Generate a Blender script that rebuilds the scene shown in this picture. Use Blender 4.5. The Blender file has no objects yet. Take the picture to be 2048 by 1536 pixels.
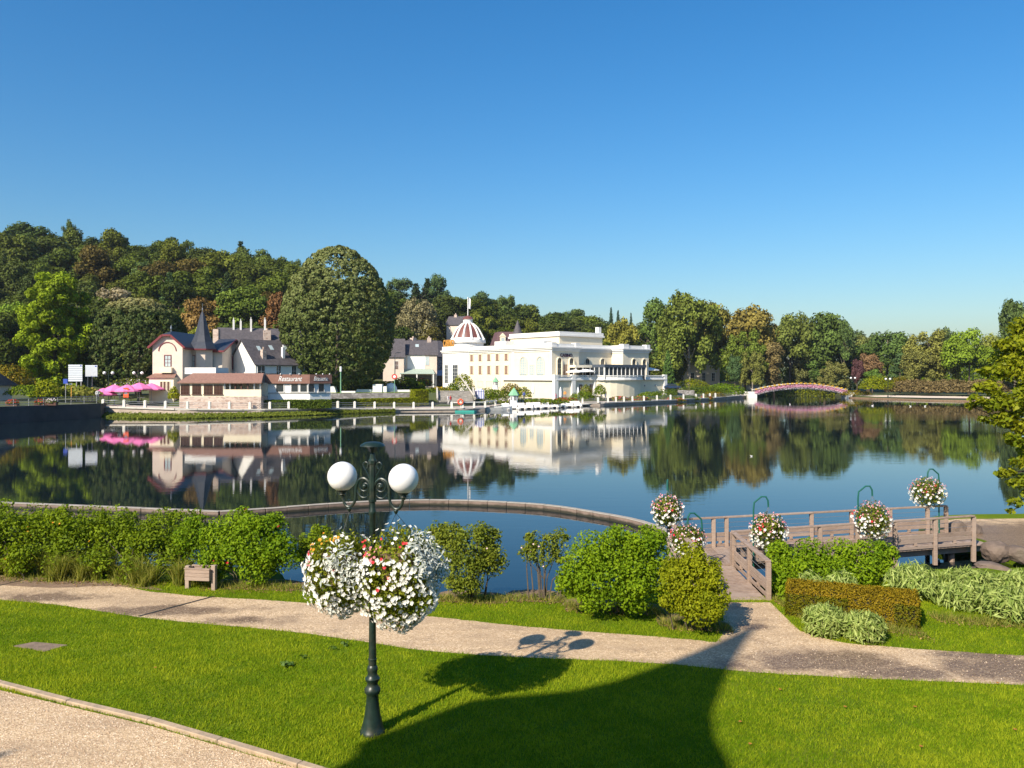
import bpy, bmesh, math, random
import numpy as np
from mathutils import Vector, Matrix
R = math.radians
scene = bpy.context.scene
col = scene.collection
# ------------------------------------------------------------------ camera, sky, sun, exposure
F, CH, HZ = 1600.0, 6.2, 750.0          # focal length in photo pixels, eye height over the water, horizon row
cam_d = bpy.data.cameras.new('camera'); cam = bpy.data.objects.new('camera', cam_d); col.objects.link(cam)
cam.location = (0, 0, CH); cam.rotation_euler = (R(90), 0, 0)
cam_d.sensor_fit = 'HORIZONTAL'; cam_d.sensor_width = 36; cam_d.lens = 36 * F / 2048
cam_d.shift_y = (HZ - 768) / 2048; cam_d.clip_start = .1; cam_d.clip_end = 6000
scene.camera = cam
SUN_EL, SUN_AZ = 37.1, 36.3             # light travels towards azimuth SUN_AZ (from +Y to +X)
world = bpy.data.worlds.new('World'); scene.world = world; world.use_nodes = True
wn = world.node_tree; sky = wn.nodes.new('ShaderNodeTexSky'); sky.sky_type = 'NISHITA'
sky.sun_disc = False; sky.sun_elevation = R(SUN_EL); sky.sun_rotation = R(SUN_AZ + 180)
sky.altitude = 0; sky.air_density = 1.4; sky.dust_density = 1.1; sky.ozone_density = 8
hs = wn.nodes.new('ShaderNodeHueSaturation'); hs.inputs['Saturation'].default_value = 1.24; wn.links.new(sky.outputs[0], hs.inputs['Color'])   # the photograph's vivid colour rendering
wn.links.new(hs.outputs[0], wn.nodes['Background'].inputs[0]); wn.nodes['Background'].inputs[1].default_value = .098
sun_d = bpy.data.lights.new('sun', 'SUN'); sun = bpy.data.objects.new('sun', sun_d); col.objects.link(sun)
sun_d.energy = 5.0; sun_d.angle = R(.53); sun_d.color = (1.0, .90, .74)
_d = Vector((math.sin(R(SUN_AZ)) * math.cos(R(SUN_EL)), math.cos(R(SUN_AZ)) * math.cos(R(SUN_EL)), -math.sin(R(SUN_EL))))
sun.rotation_euler = _d.to_track_quat('-Z', 'Y').to_euler(); sun.location = (-30, -40, 60)
vs = scene.view_settings; vs.view_transform = 'Standard'; vs.look = 'None'; vs.gamma = 1; vs.use_curve_mapping = False; vs.exposure = .6
scene.render.engine = 'CYCLES'; scene.cycles.use_denoising = True
scene.cycles.max_bounces = 6; scene.cycles.diffuse_bounces = 2; scene.cycles.glossy_bounces = 3; scene.cycles.transmission_bounces = 4
scene.cycles.caustics_reflective = False; scene.cycles.caustics_refractive = False
# ------------------------------------------------------------------ helpers
ZG = .5                                  # level of the lawn over the water
def P(px, py, D): return Vector(((px - 1024) / F * D, D, CH - (py - HZ) / F * D))
def G(px, py, z=ZG):
    D = F * (CH - z) / (py - HZ); return Vector(((px - 1024) / F * D, D, z))
def ZP(py, D): return CH - (py - HZ) / F * D
def XP(px, D): return (px - 1024) / F * D
rnd = random.Random(7)
nrng = np.random.default_rng(11)

def tag(o, label=None, cat=None, group=None, kind=None):
    if label: o['label'] = label
    if cat: o['category'] = cat
    if group: o['group'] = group
    if kind: o['kind'] = kind
    return o
def thing(name, label, cat, loc=(0, 0, 0), rz=0, group=None, scale=None):
    o = bpy.data.objects.new(name, None); col.objects.link(o); o.location = loc; o.rotation_euler = (0, 0, rz)
    o.empty_display_size = .2
    if scale: o.scale = scale
    return tag(o, label, cat, group)
def link_mesh(name, me, mat=None, parent=None, loc=None, rot=None, scale=None):
    o = bpy.data.objects.new(name, me); col.objects.link(o)
    if mat and not me.materials: me.materials.append(mat)
    if parent: o.parent = parent
    if loc is not None: o.location = loc
    if rot is not None: o.rotation_euler = rot
    if scale is not None: o.scale = scale
    return o
def copy_tree(o, parent=None):
    c = o.copy(); col.objects.link(c); c.parent = parent
    for ch in list(o.children): copy_tree(ch, c)
    return c

class MB:
    """collects boxes, tubes, lathes ... and builds ONE mesh object"""
    def __init__(s): s.v = []; s.f = []
    def add(s, vs_, fs):
        b = len(s.v); s.v += [tuple(p) for p in vs_]; s.f += [tuple(i + b for i in f) for f in fs]; return s
    def box(s, x0, x1, y0, y1, z0, z1):
        return s.add([(x0, y0, z0), (x1, y0, z0), (x1, y1, z0), (x0, y1, z0), (x0, y0, z1), (x1, y0, z1), (x1, y1, z1), (x0, y1, z1)],
                     [(0, 3, 2, 1), (4, 5, 6, 7), (0, 1, 5, 4), (1, 2, 6, 5), (2, 3, 7, 6), (3, 0, 4, 7)])
    def bar(s, a, b, w, h, up=(0, 0, 1)):
        """box of section w x h from a to b"""
        a = Vector(a); b = Vector(b); d = (b - a).normalized(); u = d.cross(Vector(up))
        if u.length < 1e-4: u = d.cross(Vector((1, 0, 0)))
        u.normalize(); n = u.cross(d); u *= w / 2; n *= h / 2
        return s.add([a - u - n, a + u - n, b + u - n, b - u - n, a - u + n, a + u + n, b + u + n, b - u + n],
                     [(0, 3, 2, 1), (4, 5, 6, 7), (0, 1, 5, 4), (1, 2, 6, 5), (2, 3, 7, 6), (3, 0, 4, 7)])
    def quad(s, a, b, c, d): return s.add([a, b, c, d], [(0, 1, 2, 3)])
    def poly(s, pts): return s.add(pts, [tuple(range(len(pts)))])
    def prism(s, pts, z0, z1):
        n = len(pts); v = [(x, y, z0) for x, y in pts] + [(x, y, z1) for x, y in pts]
        return s.add(v, [tuple(range(n - 1, -1, -1)), tuple(range(n, 2 * n))] + [(i, (i + 1) % n, n + (i + 1) % n, n + i) for i in range(n)])
    def extr(s, pts, dvec):
        """prism of any planar polygon pts (3d) along dvec"""
        n = len(pts); d = Vector(dvec); v = [Vector(p) for p in pts] + [Vector(p) + d for p in pts]
        return s.add(v, [tuple(range(n - 1, -1, -1)), tuple(range(n, 2 * n))] + [(i, (i + 1) % n, n + (i + 1) % n, n + i) for i in range(n)])
    def lathe(s, prof, n=16, c=(0, 0, 0), a0=0, caps=True):
        v = []; f = []
        for r, z in prof:
            for i in range(n):
                a = a0 + 2 * math.pi * i / n; v.append((c[0] + r * math.cos(a), c[1] + r * math.sin(a), c[2] + z))
        for k in range(len(prof) - 1):
            for i in range(n): f.append((k * n + i, k * n + (i + 1) % n, (k + 1) * n + (i + 1) % n, (k + 1) * n + i))
        if caps: f += [tuple(range(n - 1, -1, -1)), tuple((len(prof) - 1) * n + i for i in range(n))]
        return s.add(v, f)
    def tube(s, pts, r, n=8):
        pts = [Vector(p) for p in pts]; rs = r if isinstance(r, (list, tuple)) else [r] * len(pts)
        v = []; f = []; prev = None
        for i, p in enumerate(pts):
            t = (pts[min(i + 1, len(pts) - 1)] - pts[max(i - 1, 0)]).normalized()
            if prev is None:
                u = t.cross(Vector((0, 0, 1)));
                if u.length < 1e-3: u = t.cross(Vector((0, 1, 0)))
            else: u = prev - t * prev.dot(t)
            u.normalize(); prev = u; w = t.cross(u)
            for k in range(n):
                a = 2 * math.pi * k / n; v.append(p + (u * math.cos(a) + w * math.sin(a)) * rs[i])
        for i in range(len(pts) - 1):
            for k in range(n): f.append((i * n + k, i * n + (k + 1) % n, (i + 1) * n + (k + 1) % n, (i + 1) * n + k))
        f += [tuple(range(n - 1, -1, -1)), tuple((len(pts) - 1) * n + k for k in range(n))]
        return s.add(v, f)
    def ball(s, c, r, n=16, m=10, sz=1):
        return s.lathe([(max(1e-4, r * math.sin(math.pi * k / m)), -r * sz * math.cos(math.pi * k / m)) for k in range(m + 1)], n, c)
    def mesh(s, name):
        me = bpy.data.meshes.new(name); me.from_pydata(s.v, [], s.f); me.update(); return me
    def build(s, name, mat, parent=None, smooth=False, bevel=0, loc=None, rot=None):
        me = s.mesh(name)
        bm = bmesh.new(); bm.from_mesh(me); bmesh.ops.recalc_face_normals(bm, faces=bm.faces)
        if bevel: bmesh.ops.bevel(bm, geom=bm.edges[:], offset=bevel, segments=1, affect='EDGES', clamp_overlap=True)
        bm.to_mesh(me); bm.free()
        if smooth:
            me.polygons.foreach_set('use_smooth', [True] * len(me.polygons))
            try: me.set_sharp_from_angle(angle=R(40))
            except Exception: pass
        return link_mesh(name, me, mat, parent, loc, rot)

# ------------------------------------------------------------------ materials (all procedural)
class NT:
    def __init__(s, name):
        s.m = bpy.data.materials.new(name); s.m.use_nodes = True; s.t = s.m.node_tree
        s.b = s.t.nodes['Principled BSDF']; s.out = s.t.nodes['Material Output']
    def n(s, typ, ins=None, **kw):
        nd = s.t.nodes.new('ShaderNode' + typ)
        for k, v in kw.items(): setattr(nd, k, v)
        for k, v in (ins or {}).items():
            if hasattr(v, 'is_output'): s.t.links.new(v, nd.inputs[k])
            else: nd.inputs[k].default_value = v
        return nd
    def l(s, a, b): s.t.links.new(a, b)
    def obj(s): return s.n('TexCoord').outputs['Object']
    def pos(s): return s.n('NewGeometry').outputs['Position']
    def noise(s, vec, scale, detail=3, rough=.5, dist=0):
        return s.n('TexNoise', {'Vector': vec, 'Scale': scale, 'Detail': detail, 'Roughness': rough, 'Distortion': dist}).outputs['Fac']
    def ramp(s, fac, stops, interp='LINEAR'):
        r = s.n('ValToRGB', {'Fac': fac}); cr = r.color_ramp; cr.interpolation = interp
        while len(cr.elements) < len(stops): cr.elements.new(.5)
        for e, (p, c) in zip(cr.elements, stops): e.position = p; e.color = (*c, 1) if len(c) == 3 else c
        return r.outputs['Color']
    def mix(s, fac, a, b, typ='MIX'):
        nd = s.n('Mix', data_type='RGBA', blend_type=typ)
        for idx, v in ((0, fac), (6, a), (7, b)):
            if hasattr(v, 'is_output'): s.l(v, nd.inputs[idx])
            elif idx == 0: nd.inputs[0].default_value = v
            else: nd.inputs[idx].default_value = (*v, 1)
        return nd.outputs[2]
    def math(s, op, a, b=0.0):
        nd = s.n('Math', operation=op)
        for i, v in ((0, a), (1, b)):
            if hasattr(v, 'is_output'): s.l(v, nd.inputs[i])
            else: nd.inputs[i].default_value = v
        return nd.outputs[0]
    def bump(s, h, strength=.3, dist=.02):
        nd = s.n('Bump', {'Strength': strength, 'Distance': dist, 'Height': h}); s.l(nd.outputs[0], s.b.inputs['Normal']); return nd
    def set(s, **kw):
        for k, v in kw.items():
            inp = s.b.inputs[k.replace('_', ' ')]
            if hasattr(v, 'is_output'): s.l(v, inp)
            else: inp.default_value = (*v, 1) if isinstance(v, (tuple, list)) and len(v) == 3 else v
        return s

def dim(c, k): return tuple(min(1, x * k) for x in c)
def plain(name, c, rough=.7, var=.15, scale=3., metal=0, bump=0, spec=.4, dirt=None, space='obj'):
    """a plain surface with uneven colour and optional grain"""
    m = NT(name); v = m.obj() if space == 'obj' else m.pos()
    n1 = m.noise(v, scale, 4, .6)
    c_ = m.ramp(n1, [(.3, dim(c, 1 - var)), (.7, dim(c, 1 + var))])
    if dirt:
        n2 = m.noise(v, scale * .35, 5, .7); f = m.ramp(n2, [(.5, (0, 0, 0)), (.72, (1, 1, 1))])
        c_ = m.mix(f, c_, dirt)
    m.set(Base_Color=c_, Roughness=rough, Metallic=metal); m.b.inputs['Specular IOR Level'].default_value = spec
    if bump: m.bump(m.noise(v, scale * 6, 3), bump, .02)
    return m.m
def foliage(name, c0, c1, objcol=False, trans=.3, rough=.6, spec=.10):
    """leaf faces: colour between c0 and c1 by the per-leaf value 'var'; optionally tinted by the object's colour"""
    m = NT(name); a = m.n('Attribute', attribute_name='var').outputs['Fac']
    c = m.ramp(a, [(0, c0), (1, c1)])
    if objcol: c = m.mix(1.0, c, m.n('ObjectInfo').outputs['Color'], 'MULTIPLY')
    m.set(Base_Color=c, Roughness=rough); m.b.inputs['Specular IOR Level'].default_value = spec
    tr = m.n('BsdfTranslucent', {'Color': m.mix(1.0, c, (1.25, 1.2, .55), 'MULTIPLY')})
    mx = m.n('MixShader', {0: trans, 1: m.b.outputs[0], 2: tr.outputs[0]}); m.l(mx.outputs[0], m.out.inputs[0])
    return m.m
def glassy(name, c=(.03, .04, .05), rough=.08):
    m = NT(name); m.set(Base_Color=c, Roughness=rough); m.b.inputs['Specular IOR Level'].default_value = .6; return m.m

# ------------------------------------------------------------------ leaves
def leaf_mesh(name, pts, nrm, size, aspect=.6, jitter=.7, rng=None, up=0., var=None, fold=.18, mat=None):
    """one rhombic, slightly folded face pair per leaf; per-leaf value 'var'"""
    rng = rng or nrng; n = len(pts); pts = np.asarray(pts, float); nrm = np.asarray(nrm, float)
    nn = nrm + rng.normal(0, jitter, (n, 3)); nn /= np.linalg.norm(nn, axis=1, keepdims=True) + 1e-9
    t = rng.normal(0, 1, (n, 3)); t[:, 2] += up; t -= nn * (t * nn).sum(1, keepdims=True); t /= np.linalg.norm(t, axis=1, keepdims=True) + 1e-9
    b = np.cross(nn, t); s = (size * rng.uniform(.65, 1.35, n))[:, None] if np.isscalar(size) else size[:, None]
    v = np.empty((n, 4, 3)); v[:, 0] = pts - t * s * .5; v[:, 2] = pts + t * s * .5
    v[:, 1] = pts + b * s * aspect * .5 + nn * s * fold; v[:, 3] = pts - b * s * aspect * .5 + nn * s * fold
    return quads_mesh(name, v.reshape(-1, 3), n, rng.uniform(0, 1, n) if var is None else var, mat)
def quads_mesh(name, co, n, var, mat, k=4):
    me = bpy.data.meshes.new(name); me.vertices.add(len(co)); me.vertices.foreach_set('co', np.ascontiguousarray(co, np.float32).ravel())
    me.loops.add(n * k); me.polygons.add(n); me.loops.foreach_set('vertex_index', np.arange(n * k, dtype=np.int32))
    me.polygons.foreach_set('loop_start', np.arange(0, n * k, k, dtype=np.int32)); me.update(calc_edges=True)
    at = me.attributes.new('var', 'FLOAT', 'FACE'); at.data.foreach_set('value', np.ascontiguousarray(np.clip(var, 0, 1), np.float32))
    if mat: me.materials.append(mat)
    return me
def blob_points(blobs, n, rng, shell=.45, flat=0.):
    """points through the outer shell of a set of ellipsoids (x,y,z,rx,ry,rz)"""
    B = np.asarray(blobs, float); w = (B[:, 3] * B[:, 4] + B[:, 4] * B[:, 5] + B[:, 3] * B[:, 5]); idx = rng.choice(len(B), n, p=w / w.sum())
    d = rng.normal(0, 1, (n, 3)); d /= np.linalg.norm(d, axis=1, keepdims=True)
    r = 1 - shell * rng.uniform(0, 1, n) ** 1.7
    return B[idx, :3] + d * r[:, None] * B[idx, 3:], d, idx
def inside_cull(pts, d, idx, blobs, depth=.62):
    """drop leaves buried deep inside another blob"""
    B = np.asarray(blobs, float); keep = np.ones(len(pts), bool)
    for k in range(len(B)):
        q = (((pts - B[k, :3]) / B[k, 3:]) ** 2).sum(1); keep &= ~((q < depth ** 2) & (idx != k))
    return pts[keep], d[keep], idx[keep]
def obj_color(o, c): o.color = (*c, 1); return o
# ------------------------------------------------------------------ shared materials
M = {}
M['stone'] = plain('pale stone', (.50, .46, .40), .85, .18, 1.5, bump=.3, dirt=(.33, .30, .25))
M['concrete'] = plain('quay concrete', (.56, .52, .46), .85, .12, 1.2, dirt=(.40, .37, .32))
M['post'] = plain('cast concrete post', (.70, .67, .60), .8, .08, 2.)
M['white'] = plain('white render', (.81, .79, .75), .75, .05, .5, dirt=(.72, .69, .64))
M['cream'] = plain('cream render', (.78, .68, .50), .75, .05, .6)
M['ivory'] = plain('ivory render', (.79, .70, .53), .75, .06, .5, dirt=(.72, .63, .48))
M['pinkrender'] = plain('pinkish render', (.66, .55, .46), .8, .07, .8)
M['slate'] = plain('blue slate', (.035, .04, .055), .5, .25, 2.5, spec=.5)
M['slateold'] = plain('weathered slate', (.085, .075, .08), .7, .3, 2.2)
M['redtrim'] = plain('dark red paint', (.17, .025, .03), .5, .1, 2.)
M['tile'] = plain('brown tile', (.25, .135, .10), .75, .22, 3.5)
M['fascia'] = plain('brown fascia board', (.23, .115, .085), .7, .12, 2.)
M['darkwood'] = plain('dark wood joinery', (.10, .045, .03), .6, .15, 3.)
M['glass'] = glassy('dark window glass')
M['glasslite'] = glassy('pale window glass', (.42, .50, .52), .15)
M['shutter'] = plain('brown shutters', (.27, .17, .12), .7, .08, 2.)
M['copper'] = plain('dome brown metal', (.17, .06, .045), .35, .12, 1.5, spec=.6)
M['greymetal'] = plain('grey metal', (.35, .36, .37), .4, .05, 2., metal=.6)
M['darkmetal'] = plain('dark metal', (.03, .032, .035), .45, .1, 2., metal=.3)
M['gold'] = plain('gold letters', (.75, .36, .07), .35, .05, 2., metal=.3)
M['lampgreen'] = plain('dark green cast iron', (.010, .024, .018), .40, .35, 9., spec=.5, dirt=(.05, .048, .03))
M['polegreen'] = plain('green enamel pole', (.012, .10, .075), .35, .08, 6., spec=.5)
M['mastgreen'] = plain('pale green mast', (.18, .36, .22), .5, .05, 2.)
M['globe'] = plain('opal white globe', (.84, .83, .82), .28, .03, 3., spec=.5, dirt=(.74, .73, .70))
M['pink'] = plain('pink parasol cloth', (.82, .20, .44), .8, .06, 1.)
M['whitecloth'] = plain('white cloth', (.82, .81, .79), .85, .04, 1.)
M['wood'] = None
M['dark'] = plain('dark void', (.012, .012, .013), .8, .1, 2.)
M['red'] = plain('red paint', (.55, .04, .03), .5, .08, 3.)
M['orange'] = plain('orange plastic', (.75, .10, .03), .45, .05, 3.)
M['bluecar'] = plain('dark blue car paint', (.02, .04, .09), .25, .05, 2., spec=.6)
M['rubber'] = plain('black rubber', (.02, .02, .02), .8, .1, 4.)
M['bark'] = plain('bark', (.11, .085, .06), .9, .35, 3., bump=.6)
M['palebark'] = plain('pale bark', (.34, .29, .24), .85, .25, 2.5, bump=.4)
M['soil'] = plain('dry soil', (.20, .13, .08), .95, .3, 4., bump=.4)
M['sign'] = plain('sign face', (.62, .66, .72), .45, .04, 2.)
M['signblue'] = plain('blue sign', (.03, .07, .40), .45, .04, 2.)
M['turq'] = plain('turquoise boat paint', (.05, .34, .28), .45, .06, 2.)
M['skin'] = plain('skin', (.45, .26, .18), .6, .05, 3.)
M['greenroof'] = plain('pale green roof', (.22, .46, .27), .55, .06, 2.)
M['coping'] = plain('coping stone', (.34, .30, .25), .85, .15, 2.)

def weathered_wood():
    m = NT('weathered wood'); v = m.obj()
    st = m.n('Mapping', {'Vector': v, 'Scale': (1.2, 1.2, 14)}).outputs[0]
    r = m.n('ObjectInfo').outputs['Random']
    n = m.noise(st, 5, 5, .65); n2 = m.noise(v, 2.5, 4, .7)
    c = m.ramp(n, [(.25, (.17, .11, .08)), (.5, (.29, .205, .155)), (.75, (.42, .315, .25))])
    c = m.mix(m.ramp(n2, [(.45, (0, 0, 0)), (.75, (.7, .7, .7))]), c, (.19, .135, .10))
    c = m.mix(m.math('MULTIPLY', r, .35), c, (.50, .40, .33))
    m.set(Base_Color=c, Roughness=.85); m.bump(n, .4, .01); return m.m
M['wood'] = weathered_wood()
def rubble(name, c0, c1, mortar, sx=1.1, sy=2.6):
    m = NT(name); v = m.n('Mapping', {'Vector': m.obj(), 'Scale': (sx, sx, sy)}).outputs[0]
    vo = m.n('TexVoronoi', {'Vector': v, 'Scale': 1.3, 'Randomness': .85}); ve = m.n('TexVoronoi', {'Vector': v, 'Scale': 1.3, 'Randomness': .85}, feature='DISTANCE_TO_EDGE')
    c = m.ramp(m.n('SeparateColor', {0: vo.outputs['Color']}).outputs[0], [(.1, c0), (.9, c1)])
    e = m.ramp(ve.outputs['Distance'], [(.03, (1, 1, 1)), (.09, (0, 0, 0))])
    m.set(Base_Color=m.mix(e, c, mortar), Roughness=.9); m.bump(ve.outputs['Distance'], .5, .05); return m.m
M['rubble'] = rubble('pink rubble masonry', (.34, .24, .19), (.56, .44, .36), (.52, .44, .38))
M['greyrubble'] = rubble('grey rubble masonry', (.20, .18, .17), (.42, .39, .37), (.22, .20, .18))
M['darkwall'] = plain('dark shade-coloured wall', (.045, .047, .05), .85, .3, .5, dirt=(.09, .085, .08))  # near-black base colour holds the shade of the wall turned from the sun

# leaf materials
M['leaf'] = foliage('tree leaves', (.5, .5, .45), (1.3, 1.3, 1.15), objcol=True, trans=.20)
M['needle'] = foliage('conifer needles', (.55, .55, .55), (1.2, 1.2, 1.1), objcol=True, trans=.12)

# ------------------------------------------------------------------ water
def water_mat():
    m = NT('lake water'); p = m.pos()
    sp = m.n('SeparateXYZ', {0: p})
    # the lee side by the houses lies still, the open right hand side is ruffled by a light breeze
    a = m.noise(m.n('Mapping', {'Vector': p, 'Scale': (.35, 1.4, 1)}).outputs[0], 1.1, 2, .5)
    b = m.noise(m.n('Mapping', {'Vector': p, 'Scale': (.8, 2.6, 1)}).outputs[0], 2.6, 2, .5)
    gust = m.ramp(m.noise(m.n('Mapping', {'Vector': p, 'Scale': (.020, .045, 1)}).outputs[0], 1.0, 3, .55), [(.44, (0, 0, 0)), (.66, (1, 1, 1))])
    side = m.n('MapRange', {'Value': sp.outputs[0], 'From Min': -10., 'From Max': 45., 'To Min': .22, 'To Max': 1.0}).outputs[0]
    k = m.math('MULTIPLY', gust, side)
    amp = m.math('ADD', m.math('MULTIPLY', k, 1.7), .26)
    h = m.math('ADD', m.math('MULTIPLY', a, .7), m.math('MULTIPLY', b, .3))
    m.set(Base_Color=(.006, .013, .017), Roughness=.015); m.b.inputs['IOR'].default_value = 1.43
    m.b.inputs['Specular IOR Level'].default_value = .5
    bp = m.bump(h, 1.0, .012); m.l(m.math('MULTIPLY', amp, .55), bp.inputs['Strength'])
    return m.m
lake = MB().quad((-500, -10, 0), (500, -10, 0), (500, 420, 0), (-500, 420, 0)).build('lake_water', water_mat()); tag(lake, 'still dark lake water mirroring houses and trees', 'lake', kind='structure')

# ------------------------------------------------------------------ far land: one sheet from the shore to the horizon
QUAY = [(200, 832, 1.45), (360, 834, 1.2), (520, 832, 1.02), (660, 828, .96), (800, 824, .55), (925, 823, .55), (972, 821.5, .55), (1000, 816.5, .55), (1100, 813.5, .55),
        (1165, 811.6, .55), (1199, 811.5, .6), (1280, 808, .6), (1360, 804, .6), (1430, 800, .6), (1490, 796, .7)]
QP = [(px, F * CH / (py - HZ), z) for px, py, z in QUAY]
SH = [(-1400, 52, 2.2), (-416, 80, 2.2), (0, 102, 2.15), (192, 117, 1.95)] + QP + [(1506, 216, .8), (1530, 240, .4), (1600, 246, .3), (1668, 240, .4), (1692, 216, .9), (1780, 203, .35), (1860, 192, .3), (1940, 187, .3),
      (2048, 177, .4), (2400, 150, .5), (3000, 99, .5), (3700, 74, .5)]
_sx = [s[0] for s in SH]
def shore_D(px): return float(np.interp(px, _sx, [s[1] for s in SH]))
def shore_z(px): return float(np.interp(px, _sx, [s[2] for s in SH]))
CREST = [(-1400, 260, 40), (-300, 265, 41), (0, 270, 41), (140, 270, 39), (350, 270, 36), (550, 270, 32), (620, 275, 29), (700, 285, 26), (780, 292, 24), (870, 297, 24), (960, 302, 20),
         (1060, 312, 17), (1200, 335, 15), (1290, 350, 13), (1400, 380, 12), (1700, 380, 12), (2048, 380, 12), (3700, 380, 12)]
def sstep(t): t = max(0., min(1., t)); return t * t * (3 - 2 * t)
def land_z(px, D):
    d0 = shore_D(px); zq = shore_z(px); zt = float(np.interp(px, [100, 230, 640, 880, 1000, 1300, 1480, 1700, 2100], [2.3, 2.6, 2.9, 2.9, 1.0, 1.0, 1.3, 1.0, 1.0]))
    z = zq + (zt - zq) * sstep((D - d0 - 9) / 7)
    dc = float(np.interp(px, [c[0] for c in CREST], [c[1] for c in CREST])); hc = float(np.interp(px, [c[0] for c in CREST], [c[2] for c in CREST]))
    db = d0 + float(np.interp(px, [600, 700, 950, 1050], [48, 86, 86, 60]))
    return z + (hc - z) * sstep((D - db) / (dc - db)) if D > db else z
def land_at(x, y): return land_z(1024 + x / y * F, y)
def terrain():
    cols = list(range(-1400, 190, 60)) + list(range(192, 2101, 16)) + list(range(2120, 3701, 60))
    offs = [0, 0, 2.5, 6, 9, 11, 13, 16, 22, 30, 40, 48, 58, 70, 85, 100, 120, 145, 175, 215, 280, 420, 800, 2500]
    v = []; f = []; nr = len(offs)
    for px in cols:
        d0 = shore_D(px)
        for k, o in enumerate(offs):
            D = d0 + .25 + o; z = -1.2 if k == 0 else land_z(px, D) - .03
            v.append((XP(px, D), D, z))
    for i in range(len(cols) - 1):
        for k in range(nr - 1): f.append((i * nr + k, (i + 1) * nr + k, (i + 1) * nr + k + 1, i * nr + k + 1))
    m = NT('far ground'); p = m.pos(); n = m.noise(p, .12, 5, .6); n2 = m.noise(p, 1.4, 3)
    c = m.ramp(n, [(.3, (.045, .06, .02)), (.5, (.07, .09, .025)), (.7, (.13, .12, .055))])
    m.set(Base_Color=m.mix(m.math('MULTIPLY', n2, .4), c, (.035, .045, .015)), Roughness=.95)
    g = MB().add(v, f).build('ground', m.m, smooth=True); tag(g, 'grassy land rising behind the far shore', 'ground', kind='structure')
terrain()

# ------------------------------------------------------------------ near ground
def smooth_line(pts, n=6, jit=0., rs=None):
    out = []
    for i in range(len(pts) - 1):
        p0 = pts[max(i - 1, 0)]; p1 = pts[i]; p2 = pts[i + 1]; p3 = pts[min(i + 2, len(pts) - 1)]
        for k in range(n):
            t = k / n; t2 = t * t; t3 = t2 * t
            q = [.5 * (2 * p1[a] + (p2[a] - p0[a]) * t + (2 * p0[a] - 5 * p1[a] + 4 * p2[a] - p3[a]) * t2 + (3 * p1[a] - p0[a] - 3 * p2[a] + p3[a]) * t3) for a in (0, 1)]
            if rs: q = [q[0] + rs.uniform(-jit, jit), q[1] + rs.uniform(-jit, jit)]
            out.append(tuple(q))
    out.append(tuple(pts[-1][:2])); return out
def g2(px, py, z=ZG): v = G(px, py, z); return (v.x, v.y)
def in_poly(x, y, poly):
    x = np.asarray(x); y = np.asarray(y); r = np.zeros(x.shape, bool); n = len(poly); j = n - 1
    for i in range(n):
        xi, yi = poly[i]; xj, yj = poly[j]
        c = ((yi > y) != (yj > y)) & (x < (xj - xi) * (y - yi) / (yj - yi + 1e-12) + xi); r ^= c; j = i
    return r
EDGE = [(-110, 40), (-45, 29), (-30, 26), (-18, 24.2), (-13, 24.0), (-7.5, 23.6), (-6.1, 22.0), (-4.5, 21.0), (-1.5, 20.75), (.4, 20.75), (1.6, 21.1), (4.5, 21.6), (5.0, 20.6), (6.6, 20.6), (7.0, 22.4), (10.5, 22.9), (12.5, 23.5), (16.4, 24.0), (16.2, 26.5),
        (15.6, 28.6), (15.8, 31.0), (18, 32.6), (24, 33.2), (40, 36), (70, 48), (110, 70)]
EDGE_S = smooth_line(EDGE, 4)
NEAR = EDGE_S + [(150, -80), (-150, -80)]
def lawn_mat():
    m = NT('lawn turf'); p = m.pos(); n = m.noise(p, .9, 5, .6); n2 = m.noise(p, 14, 3, .6); n3 = m.noise(p, .28, 3, .5)
    c = m.ramp(n, [(.3, (.10, .155, .004)), (.55, (.14, .20, .006)), (.75, (.18, .215, .010))])
    c = m.mix(m.ramp(n3, [(.5, (0, 0, 0)), (.8, (.5, .5, .5))]), c, (.08, .10, .03))
    m.set(Base_Color=m.mix(m.math('MULTIPLY', n2, .5), c, (.035, .065, .003)), Roughness=.95); m.b.inputs['Specular IOR Level'].default_value = .1; m.bump(n2, .6, .03); return m.m
lawn_m = lawn_mat()
lb = MB(); lb.poly([(x, y, ZG) for x, y in NEAR])
for a, b in zip(EDGE_S[:-1], EDGE_S[1:]):
    lb.quad((a[0], a[1], ZG), (b[0], b[1], ZG), (b[0], b[1] + .25, -.4), (a[0], a[1] + .25, -.4))
lawn = lb.build('lawn', lawn_m); tag(lawn, 'mown green lawn along the near bank', 'lawn', kind='structure')
bm = bmesh.new(); bm.from_mesh(lawn.data); bmesh.ops.triangulate(bm, faces=[f for f in bm.faces if len(f.verts) > 4]); bm.to_mesh(lawn.data); bm.free()

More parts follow.
